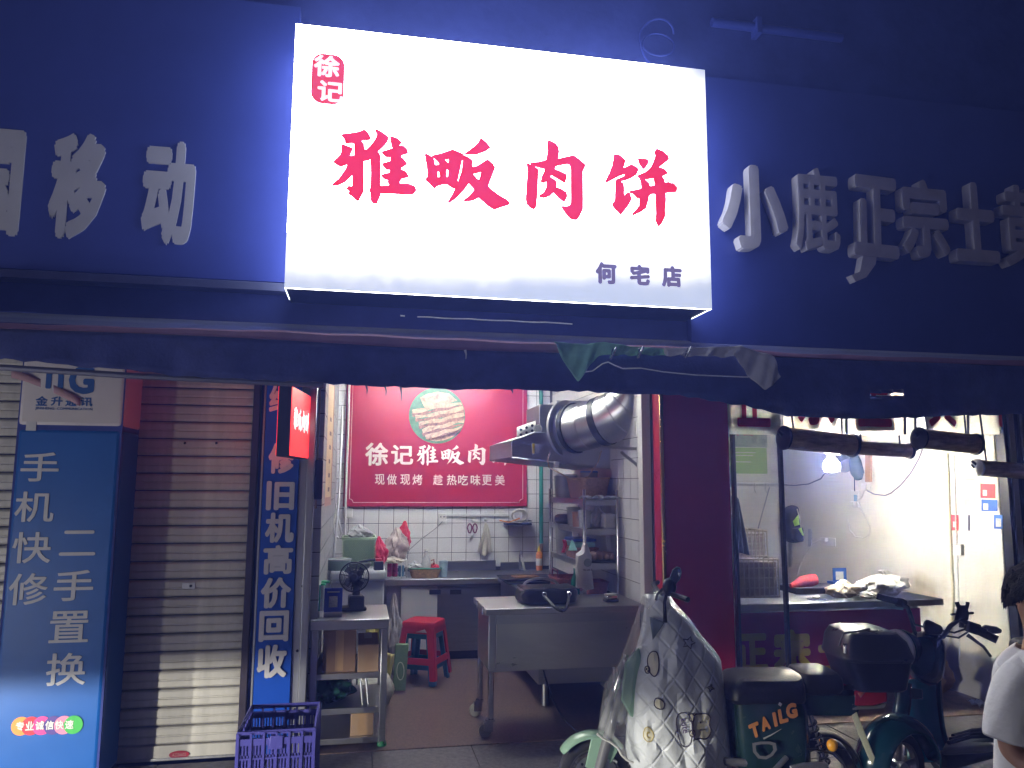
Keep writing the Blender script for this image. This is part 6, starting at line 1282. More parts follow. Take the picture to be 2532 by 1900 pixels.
# tail: rack, top box, lamp, rear guard, shock, stand
shell([(1975, 2110, 1760, .6), (1970, 2120, 1735, .75), (1968, 2110, 1708, .8)], .12, m_dgreen, 'tail_shell', s1)
tl_ = obj('tail_lamp', B().loft([[SA(x_, y_, d) for x_, y_ in ((2112, 1708), (2192, 1696), (2194, 1736), (2160, 1745), (2112, 1746))] for d in (-.09, -.07, .07, .09)]), mat('red_lamp_lens', (.40, .012, .012), .12, var=.15, coat=.5), s1, bevel=.008)
obj('lamp_base', B().loft([[SA(x_, y_, d) for x_, y_ in ((2108, 1746), (2165, 1747), (2192, 1738), (2185, 1752), (2108, 1756))] for d in (-.085, .085)]), m_gpl, tl_)
obj('lamp_facet', B().raw([SA(*p, .093) for p in ((2120, 1714), (2140, 1710), (2128, 1726))], [(0, 1, 2)]), mat('amber_facet', (.6, .12, .03), .2), tl_, solid=.002)
obj('rack_bar', B().tube([SA(2060, 1705, .09), SA(2110, 1698, .1), SA(2195, 1692, .1), SA(2195, 1692, -.1), SA(2060, 1705, -.09)], .011, 8), m_black, s1)
bx = obj('top_box', B().loft([[(lambda l, r__: (l + r__) / 2 + (r__ - l) / 2 * ((abs(cos(a)) ** .3) * (1 if cos(a) > 0 else -1)) + ln_ * .17 * f * ((abs(sin(a)) ** .35) * (1 if sin(a) > 0 else -1)))(SA(x0, y_ + (4 if 0 else 0)), SA(x1, y_)) for a in [2 * pi * i / 44 for i in range(44)]] for x0, x1, y_, f in ((2092, 2205, 1694, .85), (2086, 2212, 1688, .92), (2062, 2222, 1622, 1.0))]), m_black, s1)
lid_ = obj('box_lid', B().loft([[(lambda l, r__: (l + r__) / 2 + (r__ - l) / 2 * ((abs(cos(a)) ** .32) * (1 if cos(a) > 0 else -1)) + ln_ * .176 * f * ((abs(sin(a)) ** .38) * (1 if sin(a) > 0 else -1)))(SA(x0, y_), SA(x1, y_)) for a in [2 * pi * i / 44 for i in range(44)]] for x0, x1, y_, f in ((2058, 2226, 1621, 1.0), (2056, 2228, 1614, 1.03), (2058, 2226, 1608, 1.0), (2062, 2212, 1575, .95), (2072, 2192, 1556, .85), (2088, 2175, 1551, .7))]), mat('black_box_lid', (.03, .03, .034), .3, var=.2, coat=.3), s1)
obj('lid_groove', B().tube([SA(2075, 1600, .17), SA(2085, 1566, .155), SA(2150, 1556, .1)], .006, 6), m_black, lid_); obj('latch', B().obx(SA(2090, 1604, .18), (.012, .02, .05)), m_chrome, lid_, bevel=.003)
obj('rear_guard', guard(R1, .205, R(60), R(178), .05), m_black, s1, solid=.005)
obj('swing_arm', B().tube([R1 + ln_ * .07, R1 + hd * .25 + ln_ * .08 + V((0, 0, .03))], [.022, .028], 10), m_black, s1)
sh = obj('shock_absorber', B().cyl(R1 + ln_ * .09 + V((0, 0, .02)), R1 + ln_ * .08 + hd * .07 + V((0, 0, .3)), .012, n=10), m_chrome, s1)
p0_, p1_ = R1 + ln_ * .09 + V((0, 0, .06)), R1 + ln_ * .08 + hd * .065 + V((0, 0, .27)); ax1 = (p1_ - p0_); e1 = ax1.orthogonal().normalized(); e2 = ax1.normalized().cross(e1)
obj('spring', B().tube([p0_ + ax1 * (i / 84) + (e1 * cos(i * pi / 6) + e2 * sin(i * pi / 6)) * .02 for i in range(85)], .005, 6), m_dark, sh)
ind = obj('rear_indicator', B().ball(SA(2058, 1843, .12), (.028, .024, .03)), mat('amber_lens', (.85, .38, .02), .15, var=.1, coat=.5), s1); obj('indicator_stalk', B().tube([SA(2062, 1843, .1), SA(2085, 1850, .06)], .010, 6), m_black, ind)
obj('mud_strip', B().prism([(0, 0), (14, 10), (34, 60), (56, 115), (78, 165), (62, 162), (42, 122), (20, 70), (2, 20)], lambda u, v, t: SA(2102 + u, 1745 + v, .06 + t), .01), mat('pale_strip', (.55, .56, .42), .5, var=.12), s1, bevel=.003)
obj('strip_knob', B().ball(SA(2100, 1738, .06), (.03, .03, .035)), mat('grey_knob', (.3, .3, .33), .3, .4), s1)
obj('kick_stand', B().tube([SA(1945, 1873, .15), SA(1925, 1895, .17), SA(1905, 1915, .18)], [.012, .013, .012], 8), m_alu, s1); obj('motor_cover', B().loft([[SA(x_, y_, d) for x_, y_ in ((1950, 1893), (1985, 1886), (2040, 1884), (2052, 1892), (2040, 1905), (1955, 1908))] for d in (.1, .15)]), m_alu, s1, bevel=.01)
obj('brake_cable', B().tube([SA(1990, 1852, .13), SA(2020, 1853, .13), SA(2060, 1865, .12), SA(2085, 1890, .11), SA(2092, 1910, .1)], .005, 6), m_black, s1)

# rain cover: silver quilted body and clear front film
RCV = [(1470, 1594, 1655), (1490, 1596, 1668), (1530, 1590, 1705), (1570, 1582, 1732), (1600, 1574, 1760), (1630, 1566, 1782), (1700, 1558, 1790), (1780, 1550, 1798), (1850, 1546, 1804), (1908, 1560, 1810)]
def cov(py):
    for (a, l0, r0), (b_, l1, r1) in zip(RCV, RCV[1:]):
        if py <= b_: f = (py - a) / (b_ - a); return l0 + (l1 - l0) * f, r0 + (r1 - r0) * f
    return RCV[-1][1:]
def cdep(py): return .05 + .17 * min(1, max(0, (py - 1470) / 200)) ** .7
def csurf(px, py, off=0):
    l, r__ = cov(py); c_ = max(-1, min(1, (px - (l + r__) / 2) / ((r__ - l) / 2))); s_ = math.sqrt(max(0, 1 - c_ * c_)) ** .8
    k_ = min(1, (py - 1470) / 160)
    fold = (.010 * sin(px * .045 + (py - 1470) * .012) + .007 * sin(px * .10 - py * .021) + .004 * sin(px * .21 + py * .017) + .003 * sin(px * .33 - py * .034)) * k_
    return SA(px, py, cdep(py) * s_ + fold * s_ + off)
bb = B(); NU, NV = 60, 44
def cring(py):
    l, r__ = cov(py); out = []
    for i in range(NU):
        a = 2 * pi * i / NU; px = (l + r__) / 2 + (r__ - l) / 2 * cos(a)
        if sin(a) >= 0: out.append(csurf(px, py))
        else: out.append(SA(px, py, -cdep(py) * (-sin(a)) ** .8 + .012 * sin(px * .1)))
    return out
ys = [1470 + (1905 - 1470) * (j / NV) ** .9 for j in range(NV + 1)]
m_quilt = mat('silver_quilted_film', (.76, .79, .82), .38, .0, var=.08, scale=6, rvar=.1)
t = m_quilt.node_tree; n = t.nodes; L = t.links.new; tc = n.new('ShaderNodeTexCoord'); sp = n.new('ShaderNodeSeparateXYZ'); L(tc.outputs['Object'], sp.inputs[0])
def mth(op, a, c=None, d=None):
    q = n.new('ShaderNodeMath'); q.operation = op
    for i, z in enumerate((a, c, d)):
        if z is None: continue
        if isinstance(z, (int, float)): q.inputs[i].default_value = z
        else: L(z, q.inputs[i])
    return q.outputs[0]
hs = []
for sg in (1, -1):
    d_ = mth('MULTIPLY', mth('ADD', sp.outputs['X'], mth('MULTIPLY', sp.outputs['Z'], .8 * sg)), 9.5); f_ = mth('ABSOLUTE', mth('SUBTRACT', mth('FRACT', d_), .5))
    hs.append(mth('MINIMUM', mth('MULTIPLY', f_, 9), 1))
hgt = mth('MINIMUM', hs[0], hs[1])
nz = n.new('ShaderNodeTexNoise'); nz.inputs['Scale'].default_value = 14; nz.inputs['Detail'].default_value = 4; L(tc.outputs['Object'], nz.inputs['Vector'])
bp = n.new('ShaderNodeBump'); bp.inputs['Strength'].default_value = .7; bp.inputs['Distance'].default_value = .006; L(mth('ADD', hgt, mth('MULTIPLY', nz.outputs[0], 1.4)), bp.inputs['Height']); L(bp.outputs[0], n['Principled BSDF'].inputs['Normal'])
rcv = thing('rain_cover', 'silver quilted rain cover with cartoon prints over the scooter front', 'cover', SA(1680, 1890))
obj('quilted_body', B().loft([cring(y_) for y_ in ys], True, False), m_quilt, rcv, solid=.002)
hem = [csurf(l_, 1904, .002) for l_ in [1562 + (1808 - 1562) * i / 20 for i in range(21)]]
obj('hem', B().tube(hem, .006, 6), m_white, rcv)
m_film = mat('clear_vinyl', (.85, .88, .9), .05, var=.03, alpha=.22, rvar=.03, bump=.5, bscale=7, coat=.6)
FL = [(1474, 1588, 1605), (1520, 1574, 1604), (1560, 1558, 1598), (1640, 1530, 1580), (1690, 1494, 1572), (1760, 1484, 1566), (1815, 1476, 1560), (1860, 1530, 1560), (1882, 1552, 1562)]
def fl(py):
    for (a, l0, r0), (b_, l1, r1) in zip(FL, FL[1:]):
        if py <= b_: f = (py - a) / (b_ - a); return l0 + (l1 - l0) * f, r0 + (r1 - r0) * f
    return FL[-1][1:]
def fring(py):
    l, r__ = fl(py); out = []
    for i in range(36):
        a = 2 * pi * i / 36; px = (l + r__) / 2 + (r__ - l) / 2 * cos(a); s_ = abs(sin(a)) ** .8 * (1 if sin(a) >= 0 else -1)
        out.append(SA(px, py, cdep(py) * .85 * s_ + .012 * sin(a * 7 + py * .05) + .008 * sin(py * .13 + a * 3)))
    return out
obj('clear_front', B().loft([fring(1474 + (1882 - 1474) * j / 30) for j in range(31)], True, False), m_film, rcv)
obj('front_hem', B().tube([SA(x_, y_, .17) for x_, y_ in ((1476, 1815), (1490, 1826), (1510, 1836), (1528, 1850), (1536, 1866), (1550, 1880), (1566, 1886))], .006, 6), m_white, rcv)
obj('top_flap', B().grid(lambda u, v: SA(1598 + 52 * u + 16 * v * (u - .3), 1466 + 34 * v + 10 * sin(u * 9) * v - 6 * sin(pi * u), .09 + .07 * v + .012 * sin(u * 13 + v * 4)), 16, 10), m_film, rcv)
obj('tie', B().grid(lambda u, v: csurf(1606 + 38 * u * (1 - v) + 8 * v, 1525 + 58 * v + 14 * u * (1 - v), .022), 8, 8), mat('grey_flap', (.14, .17, .2), .5), rcv, solid=.003)
# printed doodles
m_ink = mat('dark_line_print', (.035, .02, .05), .5); m_cream2 = mat('cream_print', (.72, .68, .52), .45); m_yprint = mat('yellow_print', (.75, .6, .2), .45)
def dood(pts, m=m_ink, r=.0028, loop=True, fill=None, smooth_=0):
    P_ = pts
    for _ in range(smooth_):
        Q = []
        for i in range(len(P_) if loop else len(P_) - 1):
            a, b_ = P_[i], P_[(i + 1) % len(P_)]; Q += [(a[0] * .75 + b_[0] * .25, a[1] * .75 + b_[1] * .25), (a[0] * .25 + b_[0] * .75, a[1] * .25 + b_[1] * .75)]
        P_ = Q
    o = obj('doodle', B().tube([csurf(x_, y_, .006) for x_, y_ in P_], r, 5, loop=loop), m, rcv)
    if fill:
        cx_ = sum(p[0] for p in P_) / len(P_); cy_ = sum(p[1] for p in P_) / len(P_); bb_ = B(); k_ = len(P_)
        bb_.raw([csurf(cx_, cy_, .005)] + [csurf(x_, y_, .005) for x_, y_ in P_], [(0, i + 1, (i + 1) % k_ + 1) for i in range(k_)]); obj('doodle_fill', bb_, fill, o)
    return o
star = lambda cx_, cy_, r0, r1, k_, rot=.3: [(cx_ + (r0 if i % 2 == 0 else r1) * sin(rot + i * pi / k_), cy_ - (r0 if i % 2 == 0 else r1) * cos(rot + i * pi / k_)) for i in range(2 * k_)]
dood(star(1703, 1590, 16, 8, 5)); dood(star(1757, 1702, 10, 4, 4, .2))
dood([(1620, 1724), (1640, 1733), (1644, 1745), (1638, 1757), (1616, 1748)], smooth_=2, fill=m_cream2)
dood([(1598, 1795), (1612, 1806), (1618, 1822), (1606, 1838), (1592, 1828), (1590, 1812)], smooth_=2, r=.002, m=m_yprint, fill=m_cream2)
dood([(1602, 1808), (1609, 1818), (1604, 1828), (1598, 1818)], smooth_=2, r=.002, m=m_yprint, fill=m_yprint)
dood([(1612, 1610), (1626, 1612), (1630, 1640), (1628, 1662), (1620, 1675), (1608, 1668), (1600, 1640), (1602, 1622)], smooth_=2, loop=True, fill=m_cream2)
dood([(1594, 1648), (1606, 1648), (1608, 1664), (1596, 1666)], smooth_=2, fill=m_cream2)
for x_, y_ in ((1599, 1655), (1603, 1660)): obj('doodle_dot', B().ball(csurf(x_, y_, .008), .005, 8, 5), m_ink, rcv)
dood([(1668, 1764), (1710, 1762), (1712, 1838), (1694, 1850), (1680, 1838)], smooth_=2)
dood([(1716, 1766), (1732, 1766), (1746, 1764), (1758, 1774), (1752, 1790), (1760, 1808), (1748, 1830), (1728, 1826), (1716, 1832), (1712, 1800)], smooth_=2, fill=m_cream2)
dood([(1704, 1765), (1716, 1766), (1717, 1785), (1704, 1784)], smooth_=2, fill=m_cream2); dood([(1706, 1806), (1718, 1806), (1719, 1822), (1706, 1822)], smooth_=2, fill=m_cream2)
for x_, y_ in ((1732, 1787), (1733, 1806)): obj('doodle_dot', B().ball(csurf(x_, y_, .009), .0045, 8, 5), m_ink, rcv)
c_ = csurf(1690, 1808, .008); obj('doodle_word', put(B(), 'cute', csurf(1683, 1778, .01), csurf(1689, 1814, .01) - csurf(1683, 1778, .01), (csurf(1696, 1776, .01) - csurf(1683, 1778, .01)), ln_, .002, 0), mat('violet_ink', (.12, .07, .2), .5), rcv, smooth=False)

# teal scooter behind
s2 = thing('scooter', 'teal scooter with a round headlamp and phone holder facing left', 'scooter', (3.1, -1.05, 0))
h2 = V((-.97, -.24, 0)).normalized(); l2 = V((.24, -.97, 0)).normalized()
hl_ = A(2226, 1603, -1.1)
hlm = obj('headlamp', B().lathe([(.075, -.08), (.095, -.03), (.1, .0), (.095, .012), (.085, .014)], hl_, h2, 28), m_teal, s2)
obj('lamp_ring', B().lathe([(.086, .01), (.1, .008), (.1, .022), (.086, .024)], hl_, h2, 28, cap=False), m_alu, hlm); obj('lens', B().lathe([(.086, .012), (.07, .022), (.03, .03), (.001, .032)], hl_, h2, 24), mat('lamp_lens', (.5, .52, .52), .08, var=.05), hlm)
hc = A(2290, 1605, -1.0)
obj('head_cowl', B().loft([[A(2288 + (x_ - 2288) * k_, 1630 + (y_ - 1630) * k_, -1.0 + d_) for x_, y_ in ((2228, 1580), (2250, 1562), (2300, 1558), (2336, 1572), (2342, 1610), (2338, 1660), (2325, 1700), (2270, 1700), (2240, 1660), (2232, 1620))] for d_, k_ in ((-.16, .5), (-.13, .82), (-.04, 1), (.06, 1), (.13, .7))]), m_teal, s2, sub=1)
obj('dash', B().loft([[A(x_, y_, -1.0 + d_) for x_, y_ in ((2280, 1545), (2290, 1530), (2332, 1550), (2330, 1570), (2290, 1572))] for d_ in (-.1, .1)]), m_black, s2, bevel=.015)
hb2 = obj('handlebar', B().tube([A(2172, 1478, -.86), A(2222, 1487, -.9), A(2244, 1502, -.93), A(2254, 1530, -.96), A(2262, 1565, -.99), A(2300, 1578, -1.0), A(2332, 1575, -1.02), A(2350, 1548, -1.04), A(2372, 1532, -1.06), A(2400, 1545, -1.1), A(2440, 1562, -1.16)], .013, 8), m_black, s2)
obj('grip', B().tube([A(2168, 1474, -.85), A(2185, 1480, -.87), A(2215, 1487, -.9)], .019, 10), m_black, hb2); obj('grip', B().tube([A(2418, 1560, -1.13), A(2466, 1583, -1.2)], .022, 10), m_black, hb2)
obj('switch_cluster', B().obx(A(2228, 1492, -.9), (.06, .05, .05), (0, .3, .4)), m_black, hb2, bevel=.01); obj('switch_cluster', B().obx(A(2405, 1553, -1.1), (.07, .05, .06), (0, .3, -.3)), m_black, hb2, bevel=.01)
obj('brake_lever', B().tube([A(2232, 1506, -.93), A(2205, 1503, -.93), A(2163, 1504, -.9)], .007, 6), m_alu, hb2)
obj('brake_lever', B().tube([A(2392, 1570, -1.13), A(2412, 1585, -1.16), A(2432, 1600, -1.2), A(2450, 1624, -1.24)], [.012, .009, .008, .007], 6), m_black, hb2)
mr2 = obj('mirror', B().loft([[A(2450 + (x_ - 2450) * k_, 1556 + (y_ - 1556) * k_, -1.1 + d_) for x_, y_ in ((2426, 1550), (2436, 1545), (2465, 1550), (2478, 1558), (2476, 1566), (2450, 1570), (2428, 1562))] for d_, k_ in ((-.05, .8), (-.03, 1), (.05, 1), (.07, .8))]), m_black, s2, bevel=.006)
ph_ = obj('phone_holder', B().loft([[A(x_, y_, -1.06 + d_) for x_, y_ in ((2360, 1534), (2363, 1516), (2366, 1505), (2360, 1490), (2371, 1488), (2374, 1497), (2387, 1497), (2388, 1488), (2398, 1490), (2394, 1508), (2396, 1518), (2394, 1534), (2384, 1536), (2378, 1531), (2370, 1536))] for d_ in (-.015, .015)]), m_black, s2, bevel=.003)
obj('screw', B().tube([A(2352, 1520, -1.06), A(2406, 1516, -1.06)], .007, 6), m_black, ph_); obj('mount', B().tube([A(2378, 1530, -1.05), A(2378, 1552, -1.06)], .014, 8), m_black, ph_)
for i, (p0_, p1_, p2_) in enumerate((((2330, 1560), (2360, 1565), (2395, 1553)), ((2334, 1572), (2370, 1578), (2398, 1560)), ((2250, 1520), (2262, 1545), (2290, 1552)))): obj('cable', B().tube([A(*p0_, -1.0), A(*p1_, -1.08), A(*p2_, -1.08)], .006, 6), m_black, s2)
def s2sheet(u, v):
    l_ = 2232 + 12 * v; r__ = 2318 + 10 * v + 34 * v ** 4; return A(l_ + (r__ - l_) * u, 1680 + 205 * v, -1.02 - .10 * sin(pi * u) * (1 - .3 * v) - .16 * v ** 2 + .10 * u)
obj('leg_shield', B().grid(s2sheet, 14, 16), m_tealb, s2, solid=.012)
obj('shield_vent', B().loft([[A(x_, y_, -1.2 + d_) for x_, y_ in ((2252, 1702), (2282, 1705), (2282, 1730), (2252, 1728))] for d_ in (-.01, .01)]), m_teal, s2, bevel=.004)
obj('shield_trim', B().tube([s2sheet(1, i / 14) + V((.006, -.01, 0)) for i in range(15)], .010, 6), m_teal, s2)
obj('column', B().tube([A(2235, 1690, -1.12), A(2232, 1740, -1.15), A(2222, 1800, -1.2)], [.04, .042, .04], 14), m_teal, s2)
fw2 = V((A(2215, 1900, -1.25).x, -1.27, .178)); w2 = wheel(s2, fw2, l2, .175, disc=False)
rings = []
for i in range(15):
    a = R(-5 + 185 * i / 14); d = h2 * cos(a) + V((0, 0, 1)) * sin(a)
    rings.append([fw2 + d * (.26 - .07 * abs(s_) ** 2.2) * (1 if 0 < i < 14 else .92) + l2 * .105 * s_ for s_ in (-1, -.85, -.6, -.3, 0, .3, .6, .85, 1)])
obj('front_mudguard', B().loft(rings, False, False), m_teal, s2, solid=.006)
fb0 = A(2335, 1840, -1.1); obj('floor_board', B().loft([[p + V((0, 0, z)) for p in (A(2330, 1850, -1.25), A(2345, 1822, -1.0), A(2500, 1795, -.75), A(2560, 1830, -1.0), A(2440, 1842, -1.2))] for z in (-.04, 0)]), m_gpl, s2, bevel=.01)
for k in range(3): obj('tread_rib', B().tube([A(2345 + 6 * k, 1843 - 9 * k, -1.2 + .08 * k) + V((0, 0, .012)), A(2400, 1828 - 8 * k, -1.12 + .1 * k) + V((0, 0, .012)), A(2465, 1826 - 9 * k, -1.08 + .1 * k) + V((0, 0, .012))], .011, 6), m_black, s2)
rp = V((fw2.x, fw2.y, 0)) - h2 * 1.32
obj('under_frame', B().tube([V((fw2.x, fw2.y, .16)) - h2 * .3, V((rp.x, rp.y, .2))], [.05, .06], 10), m_black, s2); wheel(s2, V((rp.x, rp.y, .178)), l2, .175, disc=False)
obj('rear_body', B().obx(V((rp.x, rp.y, .45)), (.36, .26, .32), (0, 0, math.atan2(h2.y, h2.x))), m_teal, s2, bevel=.08, seg=4); obj('seat', B().obx(V((rp.x, rp.y, .66)) + h2 * .0, (.4, .27, .1), (0, 0, math.atan2(h2.y, h2.x))), m_seatv, s2, bevel=.045, seg=4)

# ------------------------------------------------------------------ blue crate at the kerb
cr = thing('plastic_crate', 'violet blue plastic crate standing in front of the strip sign', 'crate', (-.36, -.75, 0))
m_vio = mat('violet_blue_plastic', (.075, .07, .33), .4, var=.1)
y0, y1 = -1.02, -.58; x0_, x1_ = A(590, 1810, y0).x, A(778, 1812, y0).x; z1_ = A(680, 1810, y0).z; xs0, xs1 = x0_ + .0, A(812, 1780, y1).x
FLr, FRr, BRr, BLr = V((x0_, y0, z1_)), V((x1_, y0, z1_)), V((x1_ + .0, y1, z1_)), V((x0_, y1, z1_))
obj('rim', B().tube([FLr, FRr, BRr, BLr], .011, 4, loop=True), m_vio, cr)
def crate_wall(p, q, nm, cols, rows):
    """perforated wall: posts, rails and slots"""
    d = (q - p); bb = B(); L_ = d.length; d.normalize(); nrm = V((-d.y, d.x, 0)); rot = math.atan2(d.y, d.x)
    w_ = L_ / cols
    for i in range(cols + 1): c_ = p + d * w_ * i; bb.obx((c_.x, c_.y, z1_ / 2 + .01), (.010, .020, z1_ - .02), (0, 0, rot))
    for j in range(rows + 1): z_ = .03 + (z1_ - .07) * j / rows; c_ = (p + q) / 2; bb.obx((c_.x, c_.y, z_), (L_, .012, .008 if j < rows else .03), (0, 0, rot))
    for i in range(cols):
        for k in range(4):
            c_ = p + d * (w_ * i + w_ * (k + .5) / 4.0)
            bb.obx((c_.x, c_.y, z1_ / 2), (w_ * .13, .006, z1_ - .05), (0, 0, rot))
        for j in range(rows):
            z_ = .03 + (z1_ - .07) * (j + .0) / rows; c_ = p + d * (w_ * (i + .5)); bb.obx((c_.x, c_.y, z_ + .006), (w_ * .94, .006, .018), (0, 0, rot))
    return obj(nm, bb, m_vio, cr)
crate_wall(V((x0_, y0, 0)), V((x1_, y0, 0)), 'front_wall', 6, 5); crate_wall(V((x1_, y0, 0)), V((x1_, y1, 0)), 'side_wall', 7, 5); crate_wall(V((x0_, y0, 0)), V((x0_, y1, 0)), 'side_wall', 7, 5); crate_wall(V((x0_, y1, 0)), V((x1_, y1, 0)), 'back_wall', 6, 5)
obj('floor', B().box(x0_, x1_, y0, y1, .012, .02), m_vio, cr)
xm = (x0_ + x1_) / 2; obj('label_plate', B().box(xm - .03, xm + .03, y0 - .012, y0 - .004, z1_ - .075, z1_ - .015), m_vio, cr, bevel=.003)
obj('back_handle', B().box(xm - .01, xm + .07, y1 - .012, y1 - .004, z1_ - .07, z1_ - .03), m_vio, cr)
# ------------------------------------------------------------------ person walking out of the frame at the right
PO = V((2.036, -2.9, 0)); fwd = V((.34, -.94, 0)).normalized(); rgt = V((fwd.y, -fwd.x, 0))
pe = thing('person', 'person in a white T-shirt with short black hair, cut off by the photo edge', 'person', PO)
def W(x, y, z): return PO + rgt * x + fwd * y + V((0, 0, z))
m_skin = mat('skin', (.46, .25, .16), .5, var=.08, scale=8, bump=.05); m_hair = mat('black_hair', (.010, .009, .010), .75, spec=.2, var=.3, scale=60, bump=.6, bscale=220)
m_shirt = mat('white_cotton', (.66, .66, .68), .9, var=.06, bump=.5, bscale=22)
sk = [((0, 0, .70), .095, -1), ((0, 0, .86), .088, 0), ((0, 0, 1.0), .088, 1), ((0, -.01, 1.115), .046, 2), ((0, .0, 1.16), .05, 3), ((0, .012, 1.215), .074, 4), ((0, .005, 1.285), .082, 5), ((0, 0, 1.33), .05, 6)]
def limb(start, pts):
    p_ = start
    for q, r_ in pts: sk.append((q, r_, p_)); p_ = len(sk) - 1
    return p_
for s in (-1, 1):
    e_ = limb(2, [((.112 * s, -.005, 1.03), .034), ((.145 * s, -.04, .90), .036), ((.150 * s, -.045, .83), .032), ((.142 * s, .07, .78), .031), ((.135 * s, .17, .765), .022), ((.13 * s, .20, .762), .025), ((.128 * s, .235, .758), .024)])
    for k in range(4): limb(e_, [(((.128 + .014 - .0095 * k) * s, .262, .768 - .010 * k), .0085), (((.126 + .014 - .0095 * k) * s, .285 - .006 * abs(k - 1.4), .760 - .011 * k), .0075), (((.122 + .013 - .009 * k) * s, .296 - .008 * abs(k - 1.4), .744 - .011 * k), .0065)])
    limb(e_ - 1, [((.112 * s, .225, .775), .010), ((.103 * s, .248, .770), .0085), ((.100 * s, .266, .760), .007)])
    limb(0, [((.07 * s, 0, .64), .072), ((.078 * s, .015 * s, .38), .048), ((.08 * s, -.015 + .03 * s, .20), .042), ((.08 * s, -.03 + .05 * s, .055), .03), ((.083 * s, .05 + .05 * s, .03), .028), ((.085 * s, .11 + .05 * s, .024), .02)])
me = bpy.data.meshes.new('body'); me.from_pydata([W(*p) - PO for p, _, _ in sk], [(i, q) for i, (_, _, q) in enumerate(sk) if q >= 0], [])
bo_ = bpy.data.objects.new('body', me); COL.objects.link(bo_); bo_.parent = pe
q = bo_.modifiers.new('skin', 'SKIN'); q.use_smooth_shade = True
for i, (_, r_, par) in enumerate(sk): sv = me.skin_vertices[0].data[i]; sv.radius = (r_, r_); sv.use_root = (i == 0)
q = bo_.modifiers.new('sub', 'SUBSURF'); q.levels = q.render_levels = 2
me.materials.append(m_skin)
# hair: short, uneven
rings = []; rg = random.Random(5)
for j in range(15):
    th = .06 + 1.85 * j / 14; ring = []
    for i in range(44):
        a = 2 * pi * i / 44; back = (1 - sin(a)) / 2         # a = pi/2 is the face
        t_ = th * (.50 + .50 * back ** .7) if th > .4 else th
        r_ = 1 + .035 * sin(9 * a + j) + .03 * rg.uniform(-1, 1)
        ring.append(W(.088 * sin(t_) * cos(a) * r_, .002 + .102 * sin(t_) * sin(a) * r_, 1.262 + .112 * cos(t_) * r_))
    rings.append(ring)
obj('hair', B().loft(rings), m_hair, pe)
bb = B()
for i in range(500):
    a = rg.uniform(pi * .75, pi * 2.25); t_ = rg.uniform(.1, 1.8); d = V((sin(t_) * cos(a), sin(t_) * sin(a), cos(t_))); p_ = W(.088 * d.x, .002 + .102 * d.y, 1.262 + .112 * d.z); dd = (W(d.x, d.y, d.z) - W(0, 0, 0)) * .003 + V((rg.uniform(-.004, .004), rg.uniform(-.004, .004), -.016)); s_ = dd.cross(V((rg.random(), rg.random(), 1))).normalized() * .003
    bb.raw([p_ - s_, p_ + s_, p_ + dd], [(0, 1, 2)])
obj('hair_tips', bb, m_hair, pe)['kind'] = 'stuff'
for s in (-1, 1):
    ear = []
    for k_, z_ in ((1, 0), (.95, .008), (.6, .012)): ear.append([W(s * (.080 + z_ + .004 * sin(a)), -.004 + .018 * k_ * cos(a) - .008 * sin(a), 1.225 + .031 * k_ * sin(a)) for a in [2 * pi * i / 16 for i in range(16)]])
    obj('ear', B().loft(ear), m_skin, pe, sub=1)
    obj('eye', B().ball(W(.03 * s, .083, 1.235), (.011, .011, .009)), mat('eye_white', (.7, .7, .68), .2), pe); obj('brow', B().tube([W(.015 * s, .086, 1.255), W(.03 * s, .085, 1.26), W(.045 * s, .077, 1.256)], .0028, 6), m_hair, pe)
obj('nose', B().loft([[W(u * .5, .088, 1.243) for u in (-.01, 0, .01)] + [W(0, .08, 1.243)], [W(-.014, .096, 1.208), W(0, .108, 1.21), W(.014, .096, 1.208), W(0, .08, 1.203)]]), m_skin, pe, bevel=.003)
obj('mouth', B().tube([W(-.022, .083, 1.182), W(0, .09, 1.180), W(.022, .083, 1.182)], .005, 6), mat('lips', (.30, .10, .08), .5), pe)
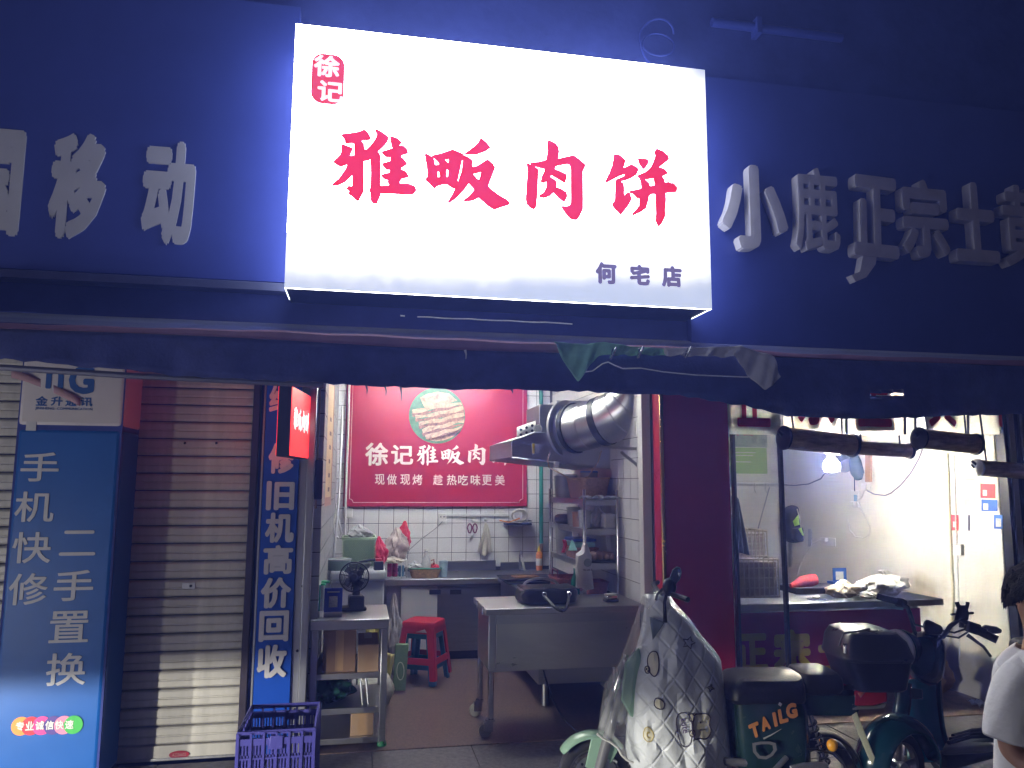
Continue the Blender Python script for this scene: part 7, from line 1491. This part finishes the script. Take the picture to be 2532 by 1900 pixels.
# T-shirt
rings = []
for z_, a_, b_, cy in ((.60, .145, .14, -.015), (.66, .142, .138, -.015), (.72, .138, .134, -.02), (.78, .134, .13, -.022), (.84, .13, .126, -.022), (.90, .13, .122, -.022), (.96, .132, .12, -.02), (1.03, .142, .112, -.018), (1.07, .142, .10, -.015), (1.098, .105, .082, -.01), (1.118, .062, .064, -.008)):
    rings.append([W(a_ * cos(t_) * (1 + .045 * sin(5 * t_ + z_ * 22) + .03 * sin(11 * t_ - z_ * 31)), cy + b_ * sin(t_) * (1 + .05 * sin(6 * t_ - z_ * 17) + .03 * sin(13 * t_ + z_ * 27)), z_ + .006 * sin(4 * t_)) for t_ in [2 * pi * i / 56 for i in range(56)]])
sh_ = obj('t_shirt', B().loft(rings, True, False), m_shirt, pe, solid=.004, sub=1)
for s in (-1, 1):
    pts = [((.03 * s, -.006, 1.045), .062), ((.105 * s, -.014, 1.035), .068), ((.136 * s, -.03, .975), .059), ((.146 * s, -.038, .915), .058), ((.151 * s, -.043, .865), .062)]
    rs = []
    P_ = [V(p) for p, _ in pts]
    for k in range(len(pts)):
        d_ = (P_[min(k + 1, 4)] - P_[max(k - 1, 0)]).normalized(); e1_ = d_.cross(V((0, 1, 0))).normalized(); e2_ = d_.cross(e1_)
        rs.append([W(*(P_[k] + (e1_ * cos(t_) + e2_ * sin(t_) * 1.12) * pts[k][1] * (1 + .05 * sin(4 * t_ + k * 1.3) + .04 * sin(7 * t_ - k * 2)))) for t_ in [2 * pi * i / 30 for i in range(30)]])
    obj('sleeve', B().loft(rs, True, False), m_shirt, sh_, solid=.004, sub=1)
rings = []
for s in (-1, 1):
    pts = [((.06 * s, 0, .70), .082), ((.074 * s, 0, .60), .088), ((.078 * s, .01 * s, .48), .085), ((.079 * s, .015 * s, .42), .086)]
    obj('shorts_leg', B().tube([W(*p) for p, _ in pts], [r_ for _, r_ in pts], 22, cap=False), mat('dark_shorts', (.03, .03, .04), .8, var=.15), pe, solid=.004)
for s in (-1, 1): obj('shoe', B().ball(W(.084 * s, .05 + .05 * s, .032), (.045, .045, .034)).ball(W(.085 * s, .10 + .05 * s, .026), (.042, .042, .027)), m_black, pe)
# ------------------------------------------------------------------ added haze volume standing in for lens glare around the sign
hz = bpy.data.materials.new('glare_haze'); hz.use_nodes = True; t = hz.node_tree
t.nodes.remove(t.nodes['Principled BSDF'])
pv = t.nodes.new('ShaderNodeVolumePrincipled'); pv.inputs['Color'].default_value = (.16, .24, 1, 1); pv.inputs['Density'].default_value = .024; pv.inputs['Anisotropy'].default_value = .4
t.links.new(pv.outputs[0], t.nodes['Material Output'].inputs['Volume'])
h = obj('haze', B().box(-8, 11, -9, 3.6, -1.1, 9.4), hz, smooth=False); h['kind'] = 'stuff'; h['label'] = 'added bluish haze standing in for lens glare around the sign'
